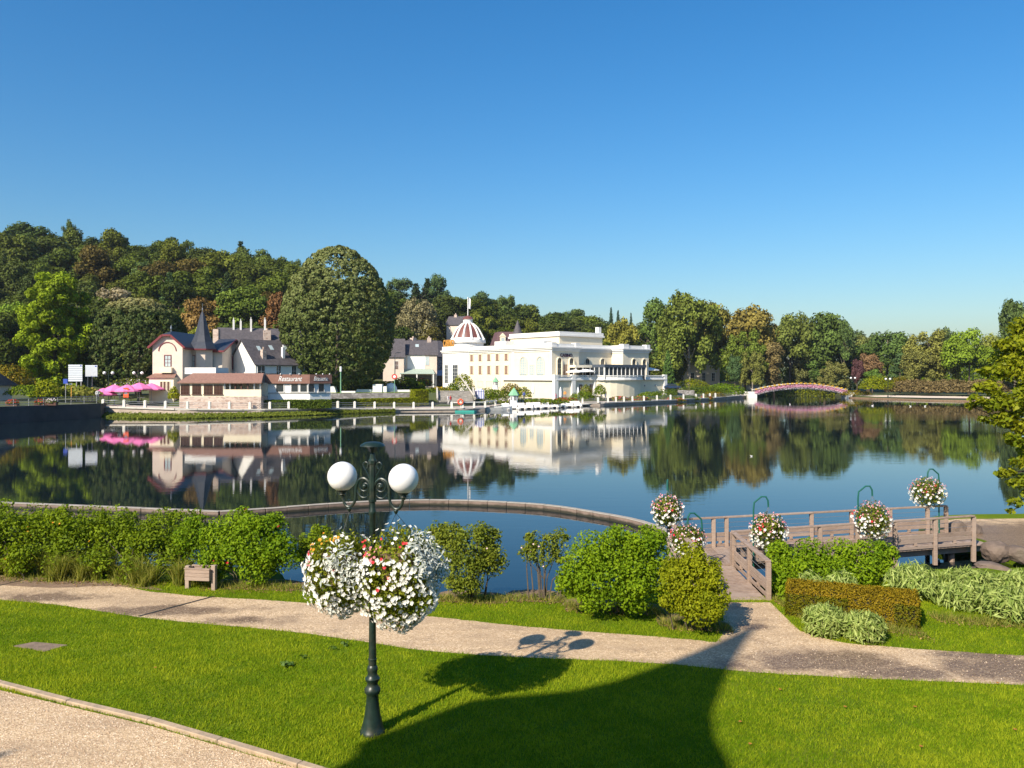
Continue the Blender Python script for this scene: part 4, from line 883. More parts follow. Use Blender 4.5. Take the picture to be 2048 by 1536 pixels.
simple_house('long_house', 'dim grey stone house in shade between cottage and casino', (XP(846, DC + 6), DC + 6, 0), R(50), 12.0, 11, 3.0, ZP(712, DC + 8), ZP(681, DC + 14), M['greyrubble'], M['slateold'],
    wins=[(2.0, ZP(728, DC + 6), 1., 1.5, M['glass']), (5.4, ZP(728, DC + 6), 1., 1.5, M['glass']), (8.6, ZP(728, DC + 6), 1., 1.5, M['glass'])], chim=[(1.5, 5.5, 1.3, ZP(675, DC + 8))])
lh = bpy.data.objects['long_house']; MB().extr([(.3, -4, 6.0), (12, -4, 6.0), (12, -.05, 7.4), (.3, -.05, 7.4)], (0, 0, .1)).build('awning', plain('blue white awning', (.45, .52, .66), .7), lh)
simple_house('side_house', 'low house with grey roof half hidden behind the clipped lime', (XP(766, DC - 3), DC - 3, 0), R(8), 5.4, 8, 3.0, ZP(712, DC - 3), ZP(678, DC), M['pinkrender'], M['slateold'], wins=[(3.4, ZP(738, DC), .9, 2.0, M['darkwood'])])
simple_house('hill_house', 'stone gabled house standing high behind the casino dome', (XP(893, 250), 250, land_z(893, 250) - 1), R(-12), 5.2, 7, 0, ZP(649, 250) - land_z(893, 250) + 1, ZP(634, 254) - land_z(893, 250) + 1, M['pinkrender'], M['slateold'], chim=[(2, 3.5, .9, ZP(629, 252) - land_z(893, 250) + 1)], ends=())
# villa with mansard and pointed turret behind the casino
mv = thing('mansard_villa', 'cream villa with brown mansard roof and slate witch-hat turret behind the casino', 'house', (XP(992, 232), 232, 0), R(12)); ze = ZP(690, 232); zr = ZP(663, 232)
MB().box(0, 8, 0, 8, 2, ze).build('wall', M['cream'], mv)
MB().add([(-.3, -.3, ze), (8.3, -.3, ze), (8.3, 8.3, ze), (-.3, 8.3, ze), (.9, .9, zr), (7.1, .9, zr), (7.1, 7.1, zr), (.9, 7.1, zr)], [(0, 1, 5, 4), (1, 2, 6, 5), (2, 3, 7, 6), (3, 0, 4, 7), (4, 5, 6, 7)]).build('mansard_roof', plain('brown slate', (.13, .07, .075), .6, .2, 2.), mv)
dr = MB(); dr.box(1.2, 2.8, -.25, 1.5, ze, ze + 2.4); dr.extr([(1.0, -.35, ze + 2.4), (3.0, -.35, ze + 2.4), (2.0, -.35, ze + 3.5)], (0, 1.8, 0)); dm_ = dr.build('dormer', M['cream'], mv); wpart(dm_, 'window', (2, -.25, ze + .3), UX, -UY, .9, 1.7, M['white'], M['glasslite'], bars=(2, 1))
MB().lathe([(1.9, 2), (1.9, ze + 1.5)], 12, (6.6, .8, 0)).build('turret', M['cream'], mv, smooth=True)
MB().lathe([(3.0, ze + 1.4), (2.0, ze + 2.4), (1.4, ze + 3.6), (.7, ze + 5.6), (.05, ZP(639, 232))], 12, (6.6, .8, 0)).build('turret_spire', M['slateold'], mv)
# manor under the giant tree
mn = thing('manor', 'pale stone manor with steep grey roof half hidden by trees right of the casino', 'house', (XP(1350, 236), 236, 0), R(10)); ze = ZP(725, 238); zr = ZP(706, 240)
MB().box(0, 14, 0, 9, 2, ze).build('wall', M['pinkrender'], mn)
MB().add([(-.4, -.4, ze), (14.4, -.4, ze), (14.4, 9.4, ze), (-.4, 9.4, ze), (1.6, 1.6, zr), (12.4, 1.6, zr), (12.4, 7.4, zr), (1.6, 7.4, zr)], [(0, 1, 5, 4), (1, 2, 6, 5), (2, 3, 7, 6), (3, 0, 4, 7), (4, 5, 6, 7)]).build('roof', M['slateold'], mn)
for x in (1.5, 4.6, 7.6): d = MB().box(x - .6, x + .6, -.3, 1.6, ze, ze + 1.6).build('dormer', M['white'], mn); wpart(d, 'window', (x, -.3, ze + .2), UX, -UY, .8, 1.1, M['white'], M['glass'])
for x in (2, 5.4, 9, 12): wpart(mn, 'window', (x, 0, 4.4), UX, -UY, 1.0, 2.4, M['white'], M['glass'], bars=(2, 3), fw=.12)
MB().box(6.4, 7.6, 3, 4, ze, zr + 2.0).build('chimney', M['rubble'], mn)
MB().box(13.5, 24, -5, -2, 1.6, 4.2).build('garden_wall', M['stone'], mn)
# corner house at the far left
fh = thing('corner_house', 'steep grey-roofed house cut by the left picture edge', 'house', (XP(-108, 118), 118, 0), R(0))
zr = ZP(732, 118); ze = ZP(772, 118); MB().box(0, 5.4, 0, 7, 1.8, ze + .3).build('wall', M['white'], fh)
MB().add([(-1, -.6, ze), (6.1, -.6, ze), (6.1, 7.6, ze), (-1, 7.6, ze), (.5, 3, zr), (4.4, 3, zr)], [(0, 1, 5, 4), (1, 2, 5), (2, 3, 4, 5), (3, 0, 4)]).build('roof', M['slateold'], fh)
MB().bar((6.15, -.65, ze - .05), (4.4, 3, zr), .1, .2).build('verge_board', M['white'], fh)

# ---------------- the house the photograph is taken from: its turret throws the long shadow on the lawn
own = thing('viewpoint_house', 'tall stone villa behind the viewpoint whose pointed turret shades the lawn', 'house', (0, 0, 0))
own_b = MB(); own_b.box(-21, 8, -13, -1.2, .4, 9.2); own_b.build('wall', M['pinkrender'], own)
roof_gable(MB(), -21, 8, -13, -1.2, 9.2, 13.0, 'x', .5).build('roof', M['slate'], own)
tcx = Vector((-9.29, -2.0, 0)); apex = 19.5
MB().lathe([(2.72, .4), (2.72, apex - 6.3)], 8, tcx, a0=R(22.5)).build('turret', M['pinkrender'], own)
MB().lathe([(3.0, apex - 6.6), (2.6, apex - 6.1), (2.1, apex - 5.55), (1.55, apex - 4.9), (1.1, apex - 4.1), (.74, apex - 3.0), (.45, apex - 2.0), (.22, apex - 1.0), (.04, apex)], 8, tcx, a0=R(22.5)).build('turret_spire', M['slate'], own)
MB().lathe([(.9, 9.5), (.9, 12.6), (1.1, 12.7), (.5, 14), (.02, 15.7)], 8, (-19.4, -4, 0)).build('corner_pinnacle', M['slate'], own)
for x in (-17, -13, -5, -1.5, 4.5):
    for z in (1.6, 5.6): wpart(own, 'window', (x, -1.2, z), UX, UY, 1.2, 2.0, M['white'], M['glass'], bars=(2, 3))
# ------------------------------------------------------------------ foreground: lamp with flower baskets
LX, LD = -2.224, 12.755; K = LD / F
lamp = thing('street_lamp', 'dark green cast iron lamp post with two white globes on the lawn', 'street lamp', (LX, LD, ZG), R(-16))
def hh(py): return (1465 - py) * K
prof = [(.20, 0), (.20, .03), (.185, .05), (.165, .12), (.125, .3), (.1, .5), (.094, .60), (.105, .62), (.128, .655), (.128, .70), (.10, .735), (.085, .77), (.085, .80), (.112, .84), (.118, .87), (.09, .90), (.075, .94), (.08, .985), (.088, 1.02), (.075, 1.06), (.06, 1.08)]
MB().lathe(prof, 24).build('base', M['lampgreen'], lamp, smooth=True)
MB().lathe([(.062, 1.07), (.064, 1.16), (.07, 1.165), (.07, 1.18), (.06, 1.19), (.056, 1.6), (.05, 2.4), (.046, hh(1030)), (.058, hh(1028)), (.058, hh(1022)), (.044, hh(1018)), (.044, hh(1004)), (.062, hh(1003)), (.062, hh(998))], 16).build('column', M['lampgreen'], lamp, smooth=True)
MB().lathe([(.055, hh(998)), (.05, hh(930)), (.062, hh(928)), (.07, hh(921)), (.05, hh(917)), (.038, hh(908)), (.03, hh(906)), (.055, hh(903)), (.085, hh(896)), (.095, hh(893.5)), (.06, hh(893))], 8).build('shaft', M['lampgreen'], lamp)
MB().lathe([(.05, hh(892.8)), (.20, hh(892)), (.185, hh(889)), (.12, hh(884.5)), (.06, hh(883.5)), (.0001, hh(883.2))], 28).build('cap', M['lampgreen'], lamp, smooth=True)
def spiral(cx, cz, r0, r1, a0, a1, n=18): return [Vector((cx + (r0 + (r1 - r0) * k / n) * math.cos(a0 + (a1 - a0) * k / n), 0, cz + (r0 + (r1 - r0) * k / n) * math.sin(a0 + (a1 - a0) * k / n))) for k in range(n + 1)]
def catm(pts, n=5):
    p2 = smooth_line([(q[0], q[1]) for q in pts], n); return [Vector((x, 0, z)) for x, z in p2]
for s_ in (-1, 1):
    def q(dx, py): return (s_ * dx * K, hh(py))
    arm = MB().tube(catm([q(4, 972), q(10, 962), q(20, 957), q(31, 963), q(36.5, 978), q(37, 994), q(40, 1006), q(49, 1015), q(58, 1014), q(64, 1005), q(66.5, 994)]), .024, 8).build('arm', M['lampgreen'], lamp, smooth=True)
    cx, cz = q(17, 973)
    MB().tube(spiral(cx, cz, .13, .03, R(200 if s_ > 0 else -20), R(200 - 560 * s_ if s_ > 0 else -20 + 560), 26), .012, 6).build('scroll', M['lampgreen'], arm, smooth=True)
    MB().ball((cx, 0, cz), .045, 10, 6).build('rosette', M['lampgreen'], arm, smooth=True)
    MB().tube(catm([q(36, 976), q(33, 986), q(24, 995), q(14, 995), q(8, 990)]), .012, 6).build('scroll', M['lampgreen'], arm, smooth=True)
    MB().tube(catm([q(5, 961), q(11, 948), q(18, 936), q(20, 929), q(15, 924.5), q(10, 928), q(11, 935), q(13, 938)]), .013, 6).build('scroll', M['lampgreen'], lamp, smooth=True)
    gx, gz = q(67, 953 + 2); gx0, gb = q(67, 984)
    MB().lathe([(.03, hh(997)), (.035, hh(993)), (.06, hh(991)), (.05, hh(989)), (.075, hh(987)), (.075, hh(984.5)), (.095, hh(983.5)), (.10, hh(980)), (.09, hh(979))], 16, (gx, 0, 0)).build('globe_holder', M['lampgreen'], arm, smooth=True)
    MB().ball((gx, 0, gz), .236, 36, 24).build('globe', M['globe'], lamp, smooth=True)
    hx, hz = q(51, 1016)
    MB().lathe([(.035, hh(1017)), (.045, hh(1019)), (.035, hh(1021)), (.02, hh(1025))], 10, (hx, 0, 0)).build('basket_hook', M['lampgreen'], arm, smooth=True)

# flower shapes, shared by all the blooms
def bloom_mesh(name, petals, r, cup, mat, cmat=None):
    b = MB(); 
    for k in range(petals):
        a = 2 * math.pi * k / petals; d = math.pi / petals * .95
        b.add([(0, 0, 0), (r * .75 * math.cos(a - d), r * .75 * math.sin(a - d), cup * .8), (r * math.cos(a), r * math.sin(a), cup), (r * .75 * math.cos(a + d), r * .75 * math.sin(a + d), cup * .8)], [(0, 1, 2, 3)])
    me = b.mesh(name); me.materials.append(mat); return me
def petal_mat(name, c, trans=.25):
    m = NT(name); m.set(Base_Color=c, Roughness=.6); t = m.n('BsdfTranslucent', {'Color': (*c, 1)}); mx = m.n('MixShader', {0: trans, 1: m.b.outputs[0], 2: t.outputs[0]}); m.l(mx.outputs[0], m.out.inputs[0]); return m.m
M['p_white'] = petal_mat('white petals', (.84, .83, .76)); M['p_red'] = petal_mat('red petals', (.72, .03, .045)); M['p_or'] = petal_mat('orange petals', (.85, .33, .01)); M['p_pink'] = petal_mat('pink petals', (.75, .26, .30)); M['p_pale'] = petal_mat('pale pink petals', (.82, .62, .60))
BL = {c: bloom_mesh('bloom', 5 if c == 'white' else 6, r, cup, M['p_' + c]) for c, r, cup in (('white', .036, .014), ('red', .030, .012), ('or', .027, .008), ('pink', .02, .01), ('pale', .018, .01))}
M['bleaf'] = foliage('basket leaves', (.10, .15, .008), (.34, .35, .035), trans=.35)
M['silver'] = foliage('silver ragwort leaves', (.36, .40, .36), (.66, .68, .62), trans=.1, rough=.8)
def basket(label, hook, top, bot, rx, cx, zones, nb, seed, parts=True):
    """hanging basket: wires, planted ball of foliage, blooms. zones: list of (colour, count, zmin, zmax, side, reach)"""
    rng = np.random.default_rng(seed); c = Vector((cx, hook.y, (top + bot) / 2)); rz = (top - bot) / 2
    t = thing('flower_basket', label, 'flower basket', (c.x, c.y, c.z), 0, 'hanging flower baskets on the lamp')
    w = MB(); h = Vector((hook.x - c.x, 0, hook.z - c.z))
    for a in (.5, 2.6, 4.7): w.tube([h, (rx * .55 * math.cos(a), rx * .55 * math.sin(a), rz * .62)], .004, 5)
    w.build('wire', M['darkmetal'], t)
    MB().lathe([(.05, -rz * .35), (rx * .4, -rz * .2), (rx * .55, rz * .3), (rx * .6, rz * .5), (rx * .05, rz * .52)], 16).build('bowl', M['soil'], t)
    def shape(d):     # drooping ball: wide shoulders, ragged skirts
        zz = d[:, 2]; k = np.where(zz > 0, 1.0, 1.0 - .10 * (-zz) ** 2); lump = 1 + .11 * np.sin(5 * np.arctan2(d[:, 1], d[:, 0]) + 3 * zz) + .09 * np.sin(9 * zz + 2 * np.arctan2(d[:, 1], d[:, 0]))
        return np.c_[d[:, 0] * rx * k * lump, d[:, 1] * rx * .95 * k * lump, zz * rz * (1 + .06 * np.sin(4 * np.arctan2(d[:, 1], d[:, 0])))]
    d = rng.normal(0, 1, (nb, 3)); d /= np.linalg.norm(d, axis=1, keepdims=True); pts = shape(d) * rng.uniform(.62, 1.0, nb)[:, None]
    link_mesh('foliage', leaf_mesh('foliage', pts, d, .062, .5, .7, rng, mat=M['bleaf']), parent=t)
    for (zc, ax, n, sz) in zones['silver']:
        q = np.array([math.cos(ax) * math.cos(zc), math.sin(ax) * math.cos(zc), math.sin(zc)]) + rng.normal(0, .26, (n, 3)); q /= np.linalg.norm(q, axis=1, keepdims=True)
        link_mesh('silver_leaves', leaf_mesh('silver_leaves', shape(q) * rng.uniform(.98, 1.12, n)[:, None], q * .4 + np.array([0, -.2, .3]), sz, .26, .8, rng, up=.8, mat=M['silver'], fold=.25), parent=t)
    far = {}; count = 0
    for (colr, n, z0_, z1_, clump) in zones['bloom']:
        cen = None
        if clump: cen = [Vector((math.cos(a_), math.sin(a_), 0)) * math.cos(e_) + Vector((0, 0, math.sin(e_))) for a_, e_ in clump]
        for i in range(n):
            if cen: dd = cen[i % len(cen)] + Vector(rng.normal(0, .10, 3))
            else:
                a_ = rng.uniform(0, 6.28); z_ = rng.uniform(z0_, z1_); dd = Vector((math.cos(a_) * math.sqrt(max(0, 1 - z_ * z_)), math.sin(a_) * math.sqrt(max(0, 1 - z_ * z_)), z_))
            dd.normalize(); p = Vector(shape(np.array([dd]))[0]) * rng.uniform(1.0, 1.06)
            nrm = (dd + Vector(rng.normal(0, .35, 3)) + Vector((-.15, -.35, .12))).normalized()
            s_ = rng.uniform(.7, 1.3)
            if dd.y < .05 and count < 295: o = link_mesh('bloom', BL[colr], parent=t, loc=p, rot=nrm.to_track_quat('Z', 'Y').to_euler()); o.scale = (s_, s_, s_); count += 1
            else:
                mm = Matrix.Translation(p) @ nrm.to_track_quat('Z', 'Y').to_matrix().to_4x4() @ Matrix.Scale(s_, 4); far.setdefault(colr, MB()).add([mm @ v.co for v in BL[colr].vertices], [tuple(f.vertices) for f in BL[colr].polygons])
    for colr, b in far.items(): tag(link_mesh('bloom_mass', b.mesh('bloom_mass'), M['p_' + colr], t), kind='stuff')
    return t
ca, sa = math.cos(R(-16)), math.sin(R(-16)); NEARA = -math.pi / 2
def lamp_pt(dx, py): return Vector((LX + dx * K * ca, LD + dx * K * sa, ZG + hh(py)))
hL, hR = lamp_pt(-51, 1024), lamp_pt(51, 1024)
basket('left of the two lamp baskets, white blooms with orange and silver top', hL, ZP(1062, hL.y), ZP(1228, hL.y), 0.58, XP(684, hL.y),
    dict(silver=[(.42, NEARA + .05, 170, .11), (.15, NEARA + .45, 110, .10)], bloom=[('white', 680, -.99, .4, None), ('white', 50, .3, .95, None), ('or', 14, 0, 0, [(NEARA - .7, .95), (NEARA - .9, .75), (NEARA - .35, 1.05)]), ('red', 6, 0, 0, [(NEARA - 1.0, .45), (NEARA + .1, .02), (NEARA + 1.2, .8)]), ('pink', 10, 0, 0, [(NEARA - 1.1, .5), (NEARA - .8, .35)])]), 5200, 3)
basket('right of the two lamp baskets, larger with dense white blooms and red geraniums', hR, ZP(1050, hR.y), ZP(1256, hR.y), 0.64, XP(800, hR.y),
    dict(silver=[(.6, NEARA + .95, 210, .12), (.25, NEARA + 1.1, 150, .11)], bloom=[('white', 980, -.99, .45, None), ('white', 70, .2, .98, None), ('red', 14, 0, 0, [(NEARA - .9, .75), (NEARA - 1.2, .5), (NEARA + .25, .75), (NEARA - .5, .45), (NEARA - .2, .1)]), ('pink', 14, 0, 0, [(NEARA - .7, .6)])]), 6800, 4)

# ------------------------------------------------------------------ wooden planter box by the path
pl_ = thing('planter_box', 'weathered wooden trough on two posts beside the path', 'planter', G(402, 1178), R(-8))
kk = G(402, 1178).y / F
for x, h0, dy in ((-.40, .60, .05), (.40, .66, -.05)): MB().box(x - .055, x + .055, -.06 + dy, .06 + dy, -.05, h0).build('post', M['wood'], pl_, bevel=.006)
for k in range(3): MB().box(-.345, .345, -.21, -.18, .27 + k * .1, .365 + k * .1).build('board', M['wood'], pl_, bevel=.004)
for k in range(3): MB().box(-.345, .345, .18, .21, .27 + k * .1, .365 + k * .1).build('board', M['wood'], pl_, bevel=.004)
for x in (-.34, .315): MB().box(x, x + .025, -.179, .179, .27, .565).build('end_board', M['wood'], pl_)
MB().box(-.36, .36, -.225, -.165, .568, .595).build('rim', M['wood'], pl_); MB().box(-.36, .36, .165, .225, .568, .595).build('rim', M['wood'], pl_)
MB().box(-.33, .33, -.175, .175, .28, .50).build('soil', M['soil'], pl_)
# drain channels across the path
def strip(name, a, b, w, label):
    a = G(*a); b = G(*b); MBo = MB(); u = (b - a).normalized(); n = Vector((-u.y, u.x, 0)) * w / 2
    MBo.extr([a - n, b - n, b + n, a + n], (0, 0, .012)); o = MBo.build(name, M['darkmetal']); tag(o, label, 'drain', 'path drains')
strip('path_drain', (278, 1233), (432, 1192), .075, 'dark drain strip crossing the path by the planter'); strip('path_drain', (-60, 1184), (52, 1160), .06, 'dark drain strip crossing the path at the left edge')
# access slab in the lawn
sl = MB(); q = [G(26, 1293), G(90, 1304), G(136, 1291), G(68, 1285)]; sl.extr([p + Vector((0, 0, -.02)) for p in q], (0, 0, .035)); o = sl.build('access_slab', plain('worn stone slab', (.21, .15, .105), .9, .2, 6., bump=.4)); tag(o, 'flat brown stone slab let into the lawn', 'slab')
# timber edging between lawn and terrace
edg = thing('lawn_edging', 'pale timber edging between lawn and gravel terrace', 'edging', (0, 0, 0)); m_edge = plain('pale edging board', (.42, .31, .205), .85, .2, 5., bump=.3, dirt=(.29, .23, .17))
E = [G(-300, 1296), G(-130, 1335), G(0, 1370), G(138, 1406), G(300, 1444), G(440, 1485), G(600, 1533), G(760, 1583)]
for a, b in zip(E[:-1], E[1:]): u = (b - a).normalized() * .006; MB().bar(a + u + Vector((0, 0, -.02)), b - u + Vector((0, 0, -.02)), .13, .17 + rnd.uniform(-.01, .01)).build('edging_board', m_edge, edg, bevel=.012)
# broad-leaved weeds in the grass
M['weed'] = foliage('weed leaves', (.055, .12, .02), (.13, .20, .05), trans=.3)
for px, py, n, r, lab in ((578, 1333, 26, .16, 'clump of broad-leaved weed in the lawn left of the lamp'), (610, 1318, 9, .10, 'small weed sprout beside the larger clump'), (690, 1292, 12, .10, 'weed tuft near the path left of the lamp'), (665, 1300, 8, .09, 'tiny weed between clump and path')):
    c = G(px, py); a = nrng.uniform(0, 6.28, n); rr = nrng.uniform(.2, 1, n) * r; pts = np.c_[rr * np.cos(a), rr * np.sin(a), nrng.uniform(.03, .10, n)]
    o = link_mesh('weed_plant', leaf_mesh('weed_plant', pts, np.c_[np.cos(a) * .3, np.sin(a) * .3, np.ones(n)], .085, .7, .3, nrng, mat=M['weed']), loc=c); tag(o, lab, 'weed', 'weeds in the lawn')
# fallen leaves
fl_m = petal_mat('fallen leaf', (.42, .17, .03))
for px, py in ((1500, 1495), (1480, 1450), (1690, 1420), (1830, 1420), (1842, 1500), (1560, 1385), (1995, 1372), (310, 1341), (2030, 1466)): o = link_mesh('fallen_leaf', bloom_mesh('fallen_leaf', 4, .035, .015, fl_m), loc=G(px, py) + Vector((0, 0, .05))); tag(o, 'small orange fallen leaf lying on the lawn', 'leaf', 'fallen leaves on the lawn')

# ------------------------------------------------------------------ shrubs on the bank
def shrub(name, label, cat, base, blobs, n, size, mat, aspect=.6, jitter=.7, stems=0, up=0., flowers=None, seed=1, shell=.5, group=None, under=None):
    """blobs in photo pixels (px, py, D, r[, rz]) -> leaves; stems from the base"""
    rng = np.random.default_rng(seed); B = []; base = Vector(base)
    for q in blobs:
        c = P(q[0], q[1], q[2]) - base; r = q[3]; rz = q[4] if len(q) > 4 else r; B.append((c.x, c.y, c.z, r, r * .8, rz))
        for k in range(6):
            d = rng.normal(0, 1, 3); d /= np.linalg.norm(d); s_ = r * rng.uniform(.3, .5); B.append((c.x + d[0] * r * .8, c.y + d[1] * r * .6, c.z + d[2] * rz * .8, s_, s_, s_ * .9))
    n = int(n * 1.55); p, d, i = blob_points(B, n, rng, max(shell, .75)); p[:, 2] = np.maximum(p[:, 2], .02); cl = rng.uniform(0, 1, len(B))[i]
    t = thing(name, label, cat, base, 0, group)
    link_mesh('foliage', leaf_mesh('foliage', p, d * .7 + np.array([-.25, -.35, .45]), size, aspect, jitter, rng, up=up, var=.4 * cl + .6 * rng.uniform(0, 1, n), mat=mat), parent=t)
    b = MB()
    for k in range(max(3, stems)):
        q = B[rng.integers(0, len(B))]; x0 = rng.normal(0, .12); m_ = Vector((q[0] * .45 + x0, q[1] * .45, q[2] * .5)); b.tube([(q[0] * .3 + x0, q[1] * .3, -.1), m_, (q[0], q[1], q[2])], [.02, .014, .006], 5)
    b.build('stem', M['bark'], t)
    if flowers:
        for colr, k, sc in flowers:
            idx = rng.integers(0, n, k)
            for j in idx: o = link_mesh('bloom', BL[colr], parent=t, loc=Vector(p[j]) + Vector((-.03, -.05, .03)), rot=Vector((rng.normal(0, .3), -.6, .6)).to_track_quat('Z', 'Y').to_euler()); o.scale = (sc,) * 3
    return t
M['hedge1'] = foliage('bank shrub leaves', (.060, .110, .004), (.250, .330, .014), trans=.35)
M['hedge2'] = foliage('fresh green shrub leaves', (.070, .150, .004), (.270, .380, .012), trans=.35)
M['hedge3'] = foliage('olive shrub leaves', (.080, .110, .008), (.300, .310, .022), trans=.35)
M['rose'] = foliage('rose leaves', (.060, .100, .008), (.260, .290, .030), trans=.3)
M['gold_leaf'] = foliage('golden privet leaves', (.105, .145, .004), (.370, .385, .012), trans=.35)
M['bamboo'] = foliage('variegated bamboo leaves', (.150, .225, .035), (.470, .540, .170), trans=.3)
M['yew'] = foliage('clipped yew', (.085, .105, .004), (.280, .185, .010), trans=.15)
M['yewg'] = foliage('clipped yew green', (.045, .060, .005), (.150, .140, .010), trans=.15)
M['reed'] = foliage('reed blades', (.100, .150, .012), (.400, .370, .080), trans=.4)
shrub('bank_shrub', 'tall tangled green shrub growing at the left edge of the bank', 'shrub', G(60, 1160), [(-60, 1090, 23, .9), (20, 1080, 23, .85), (90, 1075, 23.2, .8), (150, 1085, 23, .75), (-10, 1050, 23.8, .7), (70, 1045, 23.8, .6), (40, 1120, 22.6, .5), (120, 1125, 22.6, .5), (130, 1050, 23.6, .6), (-40, 1115, 22.8, .5)], 9500, .095, M['hedge1'], seed=2, flowers=[('or', 24, 1.0)])
shrub('bank_shrub', 'dense bramble shrub in the middle of the left bank growth', 'shrub', G(260, 1165), [(190, 1070, 23.2, .75), (250, 1085, 23, .8), (310, 1085, 22.8, .75), (230, 1050, 23.6, .6), (330, 1055, 23.4, .6), (290, 1110, 22.6, .6), (180, 1045, 23.6, .55), (375, 1060, 23.2, .6), (360, 1090, 22.8, .6), (200, 1125, 22.4, .5), (350, 1125, 22.2, .5), (260, 1140, 22.0, .4)], 8500, .09, M['hedge1'], seed=3)
shrub('bank_shrub', 'glossy green shrub with a few red flowers behind the planter box', 'shrub', G(490, 1170), [(400, 1080, 22.3, .7), (460, 1085, 22, .8), (520, 1090, 21.8, .75), (560, 1105, 21.6, .55), (480, 1060, 22.6, .6), (540, 1065, 22.4, .55), (430, 1130, 21.8, .45), (510, 1130, 21.5, .55)], 11500, .085, M['hedge2'], seed=4, flowers=[('red', 9, 1.4)])
shrub('bank_shrub', 'darker small shrub behind the lamp baskets', 'shrub', G(630, 1165), [(620, 1100, 22.5, .5), (660, 1110, 22, .5), (640, 1080, 22.8, .4), (720, 1120, 22, .45)], 3600, .085, M['hedge1'], seed=5)
shrub('rose_bush', 'leggy rose bush with pale blooms right of the lamp', 'shrub', G(940, 1198), [(900, 1100, 20.3, .55), (950, 1095, 20.2, .6), (985, 1120, 20.2, .42), (930, 1150, 19.9, .5), (900, 1070, 20.6, .35), (975, 1080, 20.4, .35), (870, 1060, 20.8, .25)], 6800, .07, M['rose'], stems=16, seed=6, flowers=[('pale', 12, 1.4)])
shrub('rose_bush', 'thin airy rose bush with a bare stem before open water', 'shrub', G(1090, 1197), [(1070, 1085, 20.2, .30), (1110, 1090, 20.2, .34), (1085, 1110, 20.1, .32), (1055, 1105, 20.2, .22), (1120, 1070, 20.3, .22), (1130, 1120, 20.1, .22), (1060, 1070, 20.3, .16)], 1500, .07, M['rose'], stems=12, seed=7, shell=.9, flowers=[('pale', 8, 1.4)])
shrub('round_shrub', 'big rounded bright green shrub at the centre right of the bank', 'shrub', G(1235, 1222), [(1170, 1140, 18.8, .62), (1230, 1120, 18.8, .72), (1290, 1125, 18.8, .68), (1180, 1105, 19.2, .55), (1240, 1090, 19.3, .5), (1300, 1090, 19.3, .5), (1200, 1175, 18.4, .55), (1270, 1175, 18.4, .58), (1145, 1160, 18.6, .42), (1325, 1150, 18.6, .45)], 13500, .075, M['hedge2'], seed=8, stems=8)
shrub('golden_shrub', 'yellow green bushy shrub beside the wooden ramp', 'shrub', G(1390, 1255), [(1385, 1170, 17.6, .50, .62), (1350, 1180, 17.6, .40, .5), (1425, 1190, 17.6, .40, .5), (1380, 1120, 17.9, .38, .4), (1400, 1215, 17.4, .48, .4), (1345, 1140, 17.9, .3), (1420, 1140, 17.8, .3)], 9000, .068, M['gold_leaf'], up=.7, seed=9, stems=8)
shrub('creeper_shrub', 'spreading green shrub between ramp and clipped hedge', 'shrub', G(1660, 1190, .5), [(1570, 1125, 21.6, .5), (1620, 1115, 21.8, .55), (1680, 1115, 22, .55), (1740, 1120, 22.2, .55), (1600, 1150, 21.2, .5), (1660, 1150, 21.3, .5), (1720, 1150, 21.5, .5), (1765, 1110, 22.4, .4), (1570, 1180, 20.6, .4), (1555, 1110, 22, .35)], 10500, .085, M['hedge2'], seed=10)
# clipped yew hedge
def hedge_box(name, label, a, b, depth, h, n, size, mat, ground=ZG, rag=.03, seed=1, cat='hedge', group=None, top_mat=None):
    rng = np.random.default_rng(seed); a = Vector(a); b = Vector(b); L = (b - a).length; u = (b - a).normalized(); v = Vector((-u.y, u.x, 0))
    t = thing(name, label, cat, (a.x, a.y, ground), math.atan2(u.y, u.x), group)
    fa = np.array([L * h, L * depth, depth * h, depth * h, L * h * .25]); f = rng.choice(5, n, p=fa / fa.sum()); s1 = rng.uniform(0, 1, n); s2 = rng.uniform(0, 1, n); p = np.zeros((n, 3)); nn = np.zeros((n, 3))
    for k, (px_, py_, pz_, nv) in enumerate([(s1 * L, 0, s2 * h, (0, -1, .2)), (s1 * L, s2 * depth, h, (0, 0, 1)), (0, s1 * depth, s2 * h, (-1, 0, .2)), (L, s1 * depth, s2 * h, (1, 0, .2)), (s1 * L, depth, s2 * h, (0, 1, .2))]):
        m_ = f == k; p[m_] = np.c_[np.broadcast_to(px_, n)[m_], np.broadcast_to(py_, n)[m_], np.broadcast_to(pz_, n)[m_]]; nn[m_] = nv
    p += rng.normal(0, rag, (n, 3)); p[:, 2] = np.maximum(p[:, 2], .02)
    var = None
    if top_mat is None and mat is M['yew']: var = np.clip(np.where(p[:, 2] > h * .82, rng.uniform(.55, 1, n), rng.uniform(0, .45, n) + .5 * (np.sin(p[:, 0] * 2.1 + 4) > .55)), 0, 1)
    link_mesh('foliage', leaf_mesh('foliage', p, nn, size, .5, .6, rng, var=var, mat=mat), parent=t)
    e = size * .6; MB().box(e, L - e, e, depth - e, 0, h - e).build('core', plain('inner twigs', (.035, .03, .012), .95), t); return t
ya, yb_ = G(1590, 1226), G(1850, 1262)
hedge_box('clipped_hedge', 'low clipped yew hedge with browned top beside the path', (G(1580, 1238).x, G(1580, 1238).y + .25, ZG), (G(1850, 1268).x, G(1850, 1268).y + .25, ZG), .95, .66, 16000, .05, M['yew'], seed=11, rag=.018)
